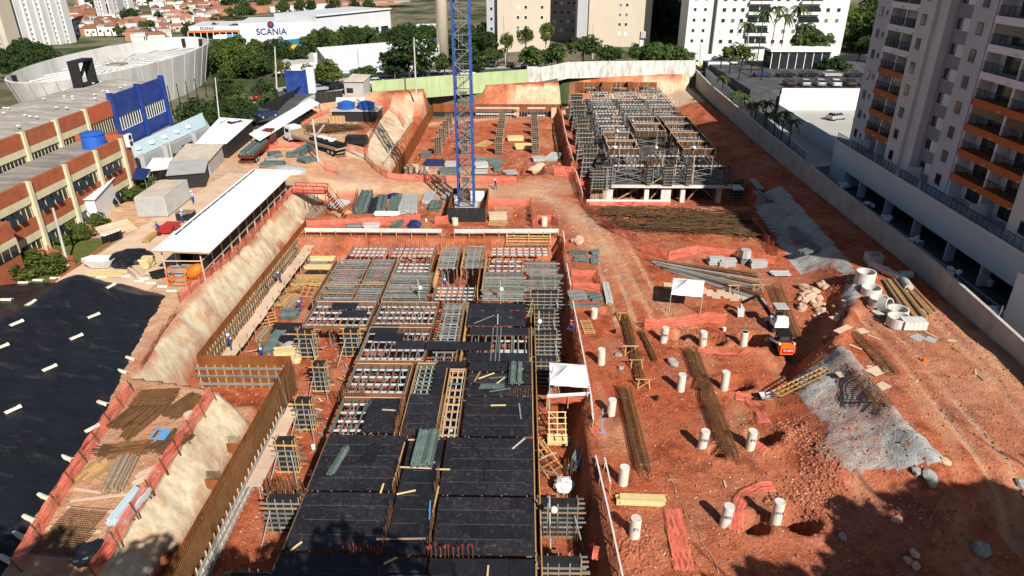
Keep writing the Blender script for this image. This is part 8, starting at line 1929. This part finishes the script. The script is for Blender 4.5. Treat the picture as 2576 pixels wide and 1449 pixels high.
p = Wt(690, 1290); o = part('plastic_heap', rock_mesh('plastic_heap', 'tarp', 8, 3, (1, .9, .35), .25), None, TR(p.x, p.y, 3.1)); tag(o, 'crumpled black plastic heap in the tree shade', 'plastic')
p = Wt(1435, 245); t = thing('timber_tub', 'round pale tub beside the inner net fence', 'tub', tuple(p)); MB().cone((p.x, p.y, 3), (p.x, p.y, 3.25), .4, .42, 16).obj('tub', 'pale_board', t)
# ---- terrace yard
def truck(label, a, b, cabm, bedm, z=3.0):
    a, b = Vector((a.x, a.y, z)), Vector((b.x, b.y, z)); d = (b - a).normalized(); L = (b - a).length; n = Vector((-d.y, d.x, 0)); t = thing('flatbed_truck', label, 'truck', tuple(a)); rz = math.atan2(d.y, d.x)
    def P(f, s, h): return a + d * f + n * s + V(0, 0, h)
    pbar('bed', P(0, 0, 1.15), P(L - 2.4, 0, 1.15), 2.4, .2, bedm, t); pbar('chassis', P(.3, 0, .85), P(L - .3, 0, .85), .9, .25, 'black', t)
    for s in (-1.2, 1.2): pbar('side_rail', P(0, s, 1.4), P(L - 2.4, s, 1.4), .08, .3, bedm, t)
    pbar('headboard', P(L - 2.45, -1.2, 1.8), P(L - 2.45, 1.2, 1.8), .1, 1.1, bedm, t); pbar('bumper', P(-.1, -1.1, .6), P(-.1, 1.1, .6), .15, .2, bedm, t)
    MB().loft([[tuple(P(f, s, h)) for s, h in ((-1.15, .6), (1.15, .6), (1.15, 1.6), (1.0, 2.75), (-1.0, 2.75), (-1.15, 1.6))] for f in (L - 2.2, L - .4, L - .1)]).obj('cab', cabm, t)
    pbar('windscreen', P(L - .06, -.95, 2.1), P(L - .06, .95, 2.1), .06, .8, 'glass_dark', t)
    for s in (-1, 1):
        pbar('side_window', P(L - 1.6, s * 1.14, 2.05), P(L - .5, s * 1.14, 2.05), .06, .6, 'glass_dark', t); pbar('headlight', P(L - .05, s * .8, .95), P(L + .0, s * .8, .95), .3, .2, 'white_paint', t)
        for f in (1.2, 2.3, L - 1.3): w_ = pcyl('wheel', P(f, s * 1.0 - .15, .48), P(f, s * 1.0 + .15, .48), .48, 'rubber', t, 14); pcyl('rim', P(f, s * 1.17 - .02, .48), P(f, s * 1.17 + .02, .48), .24, 'galv', w_, 10)
    return a, d
a, d = truck('red flatbed truck loaded with green beams', T(622, 415, 3), T(682, 362, 3), 'dark_red', 'dark_red'); bundle('green beam load on the red flatbed truck', a + d * .4 + V(0, 0, 1.3), a + d * 8.5 + V(0, 0, 1.3), 2.1, 9, 4, 'green_beam')
a, d = truck('white cab truck with tilted yellow crane body', T(862, 392, 3), T(732, 352, 3), 'white_metal', 'old_timber'); L_ = bundle('black beam load with white sacks on the crane truck', a + d * .2 + V(0, 0, 1.3), a + d * 7.8 + V(0, 0, 1.3), 2.2, 9, 4, 'black')
for k in range(9): part('sack', SACK[k % 3], L_, TR(a + d * (2.5 + k * .5) + V(jit(.4), jit(.4), 2.1)) @ Matrix.Diagonal((.45, .4, .2, 1)))
pbar('crane_arm', a + d * 8.2 + V(0, 0, 1.2), a + d * 5.0 + V(0, 1.2, 3.9), .3, .3, 'galv', L_)
for i in range(7):
    p = T(738 + i * 10, 303 - i * 5.5, 3.02); t = thing('motorcycle', '%s motorcycle of the row under the shelter, counting from the trucks' % ORD[i], 'motorcycle', tuple(p), 'motorcycles parked under the shelter'); m = ('black', 'black', 'galv', 'dark_red', 'white_metal', 'red', 'red')[i]; dx = V(.62, -.25, 0)
    for s in (-1, 1): pcyl('wheel', p + dx * s + V(-.02, -.05, .32), p + dx * s + V(.02, .05, .32), .32, 'rubber', t, 12)
    pbar('frame', p - dx * .8 + V(0, 0, .5), p + dx * .8 + V(0, 0, .6), .25, .25, m, t); pbar('tank', p + V(0, 0, .85), p + dx * .6 + V(0, 0, .9), .28, .25, m, t); pbar('seat', p - dx * .9 + V(0, 0, .85), p + V(0, 0, .83), .26, .1, 'black', t); pbar('fork', p + dx + V(0, 0, .3), p + dx * .6 + V(0, 0, 1.1), .08, .08, 'galv', t); pbar('handlebar', p + dx * .6 + V(-.15, -.33, 1.1), p + dx * .6 + V(.15, .33, 1.1), .04, .04, 'galv', t)
tb = thing('tank_house', 'low dark block house carrying two blue water tanks', 'shed', tuple(G3(1560, 620))); a, b = G3(1260, 640), G3(1880, 640)
MB().box2((a.x, a.y, 3), (b.x, b.y + 4.5, 5.0)).obj('wall', 'black_paint', tb); MB().box2((a.x - .2, a.y - .2, 5.0), (b.x + .2, b.y + 4.7, 5.15)).obj('roof_slab', 'concrete', tb)
for i, f in enumerate((.28, .72)):
    x, y = a.x + (b.x - a.x) * f, a.y + 2; t = thing('water_tank', ['blue water tank on the block house, street side', 'blue water tank on the block house, pit side'][i], 'tank', (x, y, 5.15)); MB().cone((x, y, 5.15), (x, y, 6.2), 1.55, 1.7, 20).obj('tank_body', 'blue_tank', t); MB().cone((x, y, 6.2), (x, y, 6.6), 1.75, .7, 20).obj('lid', 'blue_tank', t)
simple_shed('wash_roof', 'thin white roof behind the two blue tanks', [G3(1345, 560), G3(1690, 555), G3(1690, 500), G3(1345, 505)], 5.9, 5.7, 'black_paint', 'white_metal', 10, True)
for a in (('tangled bars in the upper store behind the crane truck', G3(1250, 760), 4, 4, 3.2, 150, .3, .8), ('tangled bars beside the upper store fence', G3(1080, 740), 3.5, 3, 3, 110, .8, .7), ('tangled bars below the block house', G3(1450, 740), 4, 4, 2.4, 110, .1, .8)): tangle(a[0], a[1].x, a[1].y, 3, a[2], a[3], a[4], a[5], a[6], a[7])
p = G3(1590, 930); t = thing('covered_stack', 'stack under black plastic above the white slope', 'stack', tuple(p)); MB().loft([[(p.x - 1.9 + e, p.y - .7, z), (p.x + 1.9 - e, p.y - .7, z), (p.x + 1.9 - e, p.y + .9, z), (p.x - 1.9 + e, p.y + .9, z)] for e, z in ((0, 3), (.05, 3.9), (.2, 4.3))]).obj('cover', 'tarp', t)
p = G3(1330, 640); t = thing('timber_crate', 'brown timber crate below the block house', 'crate', tuple(p)); pbox('crate', (p.x, p.y, 3.6), (3.0, 1.0, 1.2), 'timber', t); [pbox('slat', (p.x - 1.4 + i * .7, p.y - .53, 3.6), (.12, .06, 1.25), 'pale_board', t) for i in range(5)]
for lb, a, b, wd, nx, nz, m in (('long green beam stack at the front of the upper beam store', (310, 1270), (600, 1270), 2.2, 9, 6, 'green_beam'), ('green stack beside the red truck', (400, 1120), (560, 1100), 2.4, 8, 4, 'green_beam'), ('dark green stack at the rear of the beam store', (640, 1110), (790, 1100), 2.2, 8, 3, 'green_beam'), ('steep green stack by the beam store pole', (790, 1110), (960, 1010), 1.6, 6, 6, 'green_beam'), ('green stack at the bank end of the beam store', (830, 1200), (980, 1160), 2.2, 8, 4, 'green_beam'), ('grey clamps and tubes in the beam store', (350, 1180), (470, 1170), 1.6, 6, 3, 'steel_prop')): bundle(lb, G3(*a), G3(*b), wd, nx, nz, m)
p = T(722, 432, 3); o = part('sand_heap', rock_mesh('sand_heap', 'galv', 5, 3, (1, 1, .5), .03), None, TR(p.x, p.y, 3) @ Matrix.Diagonal((3, 2, 1.8, 1))); tag(o, 'grey sand heap behind the white shed end', 'sand heap')
# ---- round the long shed gable
for lb, a, b, wd, nx, nz, m in (('pallet stack under the white shed gable', (360, 672), (384, 672), 1.4, 4, 7, 'new_pine'), ('brick-red board pile beside the pallet stack', (338, 680), (360, 700), 1.2, 5, 3, 'pale_board'), ('grey tube stack before the shed gable', (425, 690), (470, 690), 1.6, 8, 4, 'steel_prop'), ('dark tube stack left of the grey tubes', (385, 700), (425, 690), 1.4, 8, 3, 'black'), ('bamboo poles lying before the tarpaulin', (235, 690), (312, 692), 1.4, 8, 1, 'new_pine'), ('loose yellow planks beside the carts', (365, 612), (392, 590), .8, 4, 2, 'timber')): bpx(lb, *a, *b, 3.0, wd, nx, nz, m)
p = T(455, 715, 3); t = thing('orange_frame', 'orange steel hoist frame before the shed gable', 'machine', tuple(p))
for sx in (-.9, .9):
    for sy in (-.6, .6): pbar('upright', (p.x + sx, p.y + sy, 3), (p.x + sx, p.y + sy, 4.7), .1, .1, 'orange', t)
    for z in (3.2, 3.9, 4.7): pbar('side_rail', (p.x + sx, p.y - .6, z), (p.x + sx, p.y + .6, z), .08, .08, 'orange', t)
for z in (3.2, 3.9, 4.7): pbar('rail', (p.x - .9, p.y - .6, z), (p.x + .9, p.y - .6, z), .08, .08, 'orange', t)
p = T(495, 705, 3); t = thing('concrete_mixer', 'orange drum concrete mixer beside the hoist frame', 'mixer', tuple(p)); MB().loft([[(p.x + f, p.y + r * math.cos(6.28 * k / 14), 4.0 + f * .4 + r * math.sin(6.28 * k / 14)) for k in range(14)] for f, r in ((-.8, .35), (-.4, .72), (.3, .72), (.85, .4))]).obj('drum', 'orange', t, True); [pbar('leg', (p.x + sx, p.y + sy, 3), (p.x + sx * .5, p.y + sy * .4, 3.9), .08, .08, 'orange', t) for sx in (-.6, .6) for sy in (-.5, .5)]
p = T(255, 672, 3); t = thing('mortar_skip', 'dirty white boat-shaped skip on the beige yard', 'skip', tuple(p)); K = [(-1.9, 0), (-1.3, -.9), (1.0, -.9), (1.7, -.5), (1.7, .5), (1.0, .9), (-1.3, .9)]
MB().loft([[(p.x + x * k, p.y + y * k, z) for x, y in K] for k, z in ((.6, 3.1), (1, 4.0), (.92, 4.0), (.55, 3.3))], True).obj('hull', 'pale_concrete', t)
for i in range(5): p = T(268 + i * 8, 612 - i * 3, 3); t = thing('wheel_bin', '%s black bin with white lid in the row beside the lawn' % ORD[i], 'bin', tuple(p), 'bins beside the lawn'); pbox('body', (p.x, p.y, 3.5), (.55, .55, 1.0), 'black', t); pbox('lid', (p.x, p.y, 4.03), (.6, .6, .07), 'white_metal', t)
for i, (px, py) in enumerate(((418, 590), (437, 580))): p = T(px, py, 3); t = thing('site_cart', ['red cart with pale load beside the green helmeted worker', 'red cart next to the dark crate'][i], 'cart', tuple(p)); MB().loft([[(p.x - .9 * k, p.y - .6 * k, z), (p.x + .9 * k, p.y - .6 * k, z), (p.x + .9 * k, p.y + .6 * k, z), (p.x - .9 * k, p.y + .6 * k, z)] for k, z in ((.6, 3.3), (1, 3.95))]).obj('tub', 'red', t); pcyl('wheel', (p.x - .6, p.y - .5, 3.25), (p.x - .6, p.y - .4, 3.25), .25, 'rubber', t)
p = T(470, 552, 3); t = thing('dark_crate', 'dark crate beside the white helmeted worker', 'crate', tuple(p)); pbox('crate', (p.x, p.y, 3.5), (2.0, 1.2, 1.0), 'black_paint', t); pbox('lid', (p.x, p.y, 4.03), (2.1, 1.3, .06), 'old_timber', t)
p = T(335, 662, 3); o = part('plastic_cover', rock_mesh('plastic_cover', 'tarp', 3, 3, (1.6, 1, .6), .12), None, TR(p.x, p.y, 3.5) @ Matrix.Diagonal((1.4, 1.8, 1.6, 1))); tag(o, 'black plastic draped over goods at the shed gable', 'plastic')
# ---- small things of the yard
p = T(1418, 1228, -2.2); t = thing('wrapped_bale', 'white plastic wrapped bale in the pit edge', 'bale', tuple(p)); part('bale', rock_mesh('bale', 'white_cloth', 3, 3, (1, .9, .6), .12), t, TR(p.x, p.y, -1.9) @ Matrix.Diagonal((.75, .75, .8, 1))); [pbar('strap', (p.x - .5, p.y - .3 + .15 * i, -1.4), (p.x + .5, p.y - .3 + .15 * i, -1.4), .05, .03, 'galv', t) for i in range(5)]
bundle('grey tube bundle beside the wrapped bale', T(1440, 1190, -2.0), T(1462, 1140, -2.0), .8, 7, 3, 'grey_beam'); bundle('leaning grey tubes by the wrapped bale', T(1455, 1180, -2.0), T(1478, 1120, -1.0), .3, 3, 2, 'steel_prop')
p = T(1514, 1088, 0); t = thing('blue_stand', 'thin light blue stand beside the near rail end', 'stand', tuple(p)); pbar('post', p, p + V(0, .3, 2.0), .06, .06, 'light_blue', t); pbar('foot', p + V(-.4, 0, .04), p + V(.3, 0, .04), .08, .06, 'light_blue', t); pbox('tray', (p.x + .2, p.y + .2, 1.4), (.5, .4, .06), 'black', t)
p = gp(1925, 1010); t = thing('wheelbarrow', 'tipped grey wheelbarrow on the crumpled net', 'wheelbarrow', tuple(p)); MB().loft([[(p.x - .55 * k, p.y - .35 * k, p.z + z), (p.x + .6 * k, p.y - .35 * k, p.z + z), (p.x + .6 * k, p.y + .35 * k, p.z + z), (p.x - .55 * k, p.y + .35 * k, p.z + z)] for k, z in ((.6, .3), (1, .7), (.95, .7), (.5, .36))]).obj('tub', 'galv', t); pcyl('wheel', (p.x - .8, p.y - .05, p.z + .2), (p.x - .8, p.y + .05, p.z + .2), .2, 'rubber', t); [pbar('handle', (p.x - .6, p.y + s, p.z + .35), (p.x + 1.2, p.y + s, p.z + .6), .05, .05, 'black', t) for s in (-.25, .25)]
lattice('long timber ladder ramp up the grey bank', (gp(1945, 1015) + gp(2080, 940)) / 2 + V(0, 0, .6), .8, 5.2, 12, 'timber', -1.15, .2)
boards = []
for i in range(60):
    x, y = random.choice(((rnd(7, 27), rnd(36, 75)), (rnd(9, 30), rnd(60, 90)), (rnd(28, 39), rnd(46, 62)))); z = GZ(x, y)
    o = pbox('scrap_board', (x, y, z + .05), (rnd(.4, 1.3), rnd(.08, .3), .04), random.choice(('pale_board', 'timber', 'pale_board', 'old_timber')), None, rnd(0, 3)); tag(o, 'short scrap board lying on the red soil', 'board', 'scrap boards on the red soil'); boards.append(o)
number_off(boards, '%s from the left: short scrap board on the red soil')
for i, (px, py, w_, l_, rz) in enumerate(((2110, 800, 1.8, .8, .4), (2165, 835, 1.2, .8, .3), (2120, 830, 2.0, .6, .6), (2205, 935, 1.6, 1.0, .5), (2215, 975, 1.5, .8, .5), (2115, 955, .9, .7, .2))): p = gp(px, py, 1.6); o = pbox('plywood_offcut', (p.x, p.y, GZ(p.x, p.y) + .1), (w_, l_, .04), 'pale_board', None, rz); tag(o, '%s pale plywood offcut on the plateau, going down from the rings' % ORD[i], 'plywood', 'plywood offcuts on the plateau')
pitb = []
for i in range(110):
    x, y = random.choice(((rnd(-27.5, -21.6), rnd(53, 80)), (rnd(-19, -14.8), rnd(34, 57)), (rnd(-19, -14.8), rnd(34, 57)), (rnd(1.5, 4.3), rnd(32, 64)), (rnd(-26, 4), rnd(79.2, 81)))); a = rnd(0, 3.14); l = rnd(.5, 1.8); z = GZ(x, y) + rnd(.05, .35)
    o = pbar('pit_batten', (x, y, z), (x + l * math.cos(a), y + l * math.sin(a) * .6, z + rnd(-.03, .25)), rnd(.07, .2), .06, random.choice(('timber', 'old_timber', 'pale_board', 'grey_beam', 'steel_prop', 'rust')), None); tag(o, 'x', 'batten', 'loose battens on the pit floor'); pitb.append(o)
number_off(pitb, '%s from the left: loose batten on the main pit floor')
# ---- trees behind the viewpoint whose shade falls on the near edge
for i, (x, y, h, r) in enumerate(((43, 9, 17, 5.5), (36, 6.5, 16, 5), (30.5, 5, 15, 4.5), (50, 12, 18, 5.5), (1.5, 4.5, 17.5, 4.6), (-5, 3.5, 17, 4.6), (-13, 4.5, 18, 4.6), (-20, 5, 18.5, 5), (-28, 6, 19, 5.5), (8, 3, 15.5, 4), (38, 9, 17, 5.5), (47, 10.5, 18, 5.5), (25, 5.5, 15.5, 4.5), (34, 9.5, 15, 5), (41, 11, 15.5, 5), (28, 7, 13.5, 4.5))): tree('%s tall tree behind the viewpoint along the near site edge' % ORD[i], x, y, 0, r, h, 'leaf', 'trees along the near site edge', 1.0)
# ---- last small things: hoses, lamp poles and buckets
def hose(label, pts, z, r=.03, m='black'):
    t = thing('site_hose', label, 'hose', (pts[0][0], pts[0][1], z)); P = [Vector((x, y, (GZ(x, y) if z is None else z) + .04)) for x, y in pts]; Q = []
    for i in range(len(P) - 1):
        for k in range(5):
            q = P[i].lerp(P[i + 1], k / 5); Q.append(q + V(.18 * math.sin(i * 2.3 + k), .18 * math.cos(i * 1.7 + k * 1.3), 0))
    MB().tube(Q, r, 5).obj('hose', m, t, True)
t = hose('black hose winding over the dusty decks', [(-3, 36), (-2.2, 38.5), (-3.4, 40.2), (-1.2, 41)], ZT)
hose('black hose looped on the pit floor by the outer forms', [(3.4, 50), (4.0, 53), (3.2, 56), (4.2, 58)], -2.45)
hose('pale rope trailing through the lower yard', [(10.2, 38), (10.6, 35), (11.4, 32), (11.6, 29)], 0.05, .02, 'pale_board')
for i, (x, y) in enumerate(((-10.6, 64.4), (-2.2, 64.2), (1.6, 57.4), (2.3, 47.6), (2.0, 33.0))):
    t = thing('lamp_pole', ['pale surveying pole leaning over the close grey joists', 'pole with twin round lamps behind the black deck', 'pale pole at the outer edge of the cut-out deck', 'pole with round lamp left of the near canopy', 'pole with round lamp by the near outer forms'][i], 'pole', (x, y, ZF)); pcyl('pole', (x, y, ZF), (x + jit(.3), y + jit(.2), 2.6), .055, 'galv', t, 7); q = MB(); ball(q, (x + .1, y - .15, 1.6), .24); q.obj('lamp', 'white_paint', t, True)
for i in range(14):
    x, y = ((-24, 75), (-23, 66), (-18.5, 54), (-16.4, 43.5), (-16.2, 38.2), (3.2, 63), (3.4, 44), (8.9, 58), (11, 47), (19.5, 58.5), (30, 57), (33, 49), (-13, 88), (1, 90))[i]; z = GZ(x, y)
    o = MB().cone((x, y, z), (x, y, z + .36), .14, .18, 12).obj('bucket', random.choice(('black', 'white_paint', 'orange')), None); tag(o, 'x', 'bucket', 'buckets left about the site'); BK = globals().setdefault('BK', []); BK.append(o); o['x_'] = x / y
for i, o in enumerate(sorted(BK, key=lambda o: o['x_'])): o['label'] = '%s from the left: small bucket left about the site' % ordinal(i + 1); del o['x_']
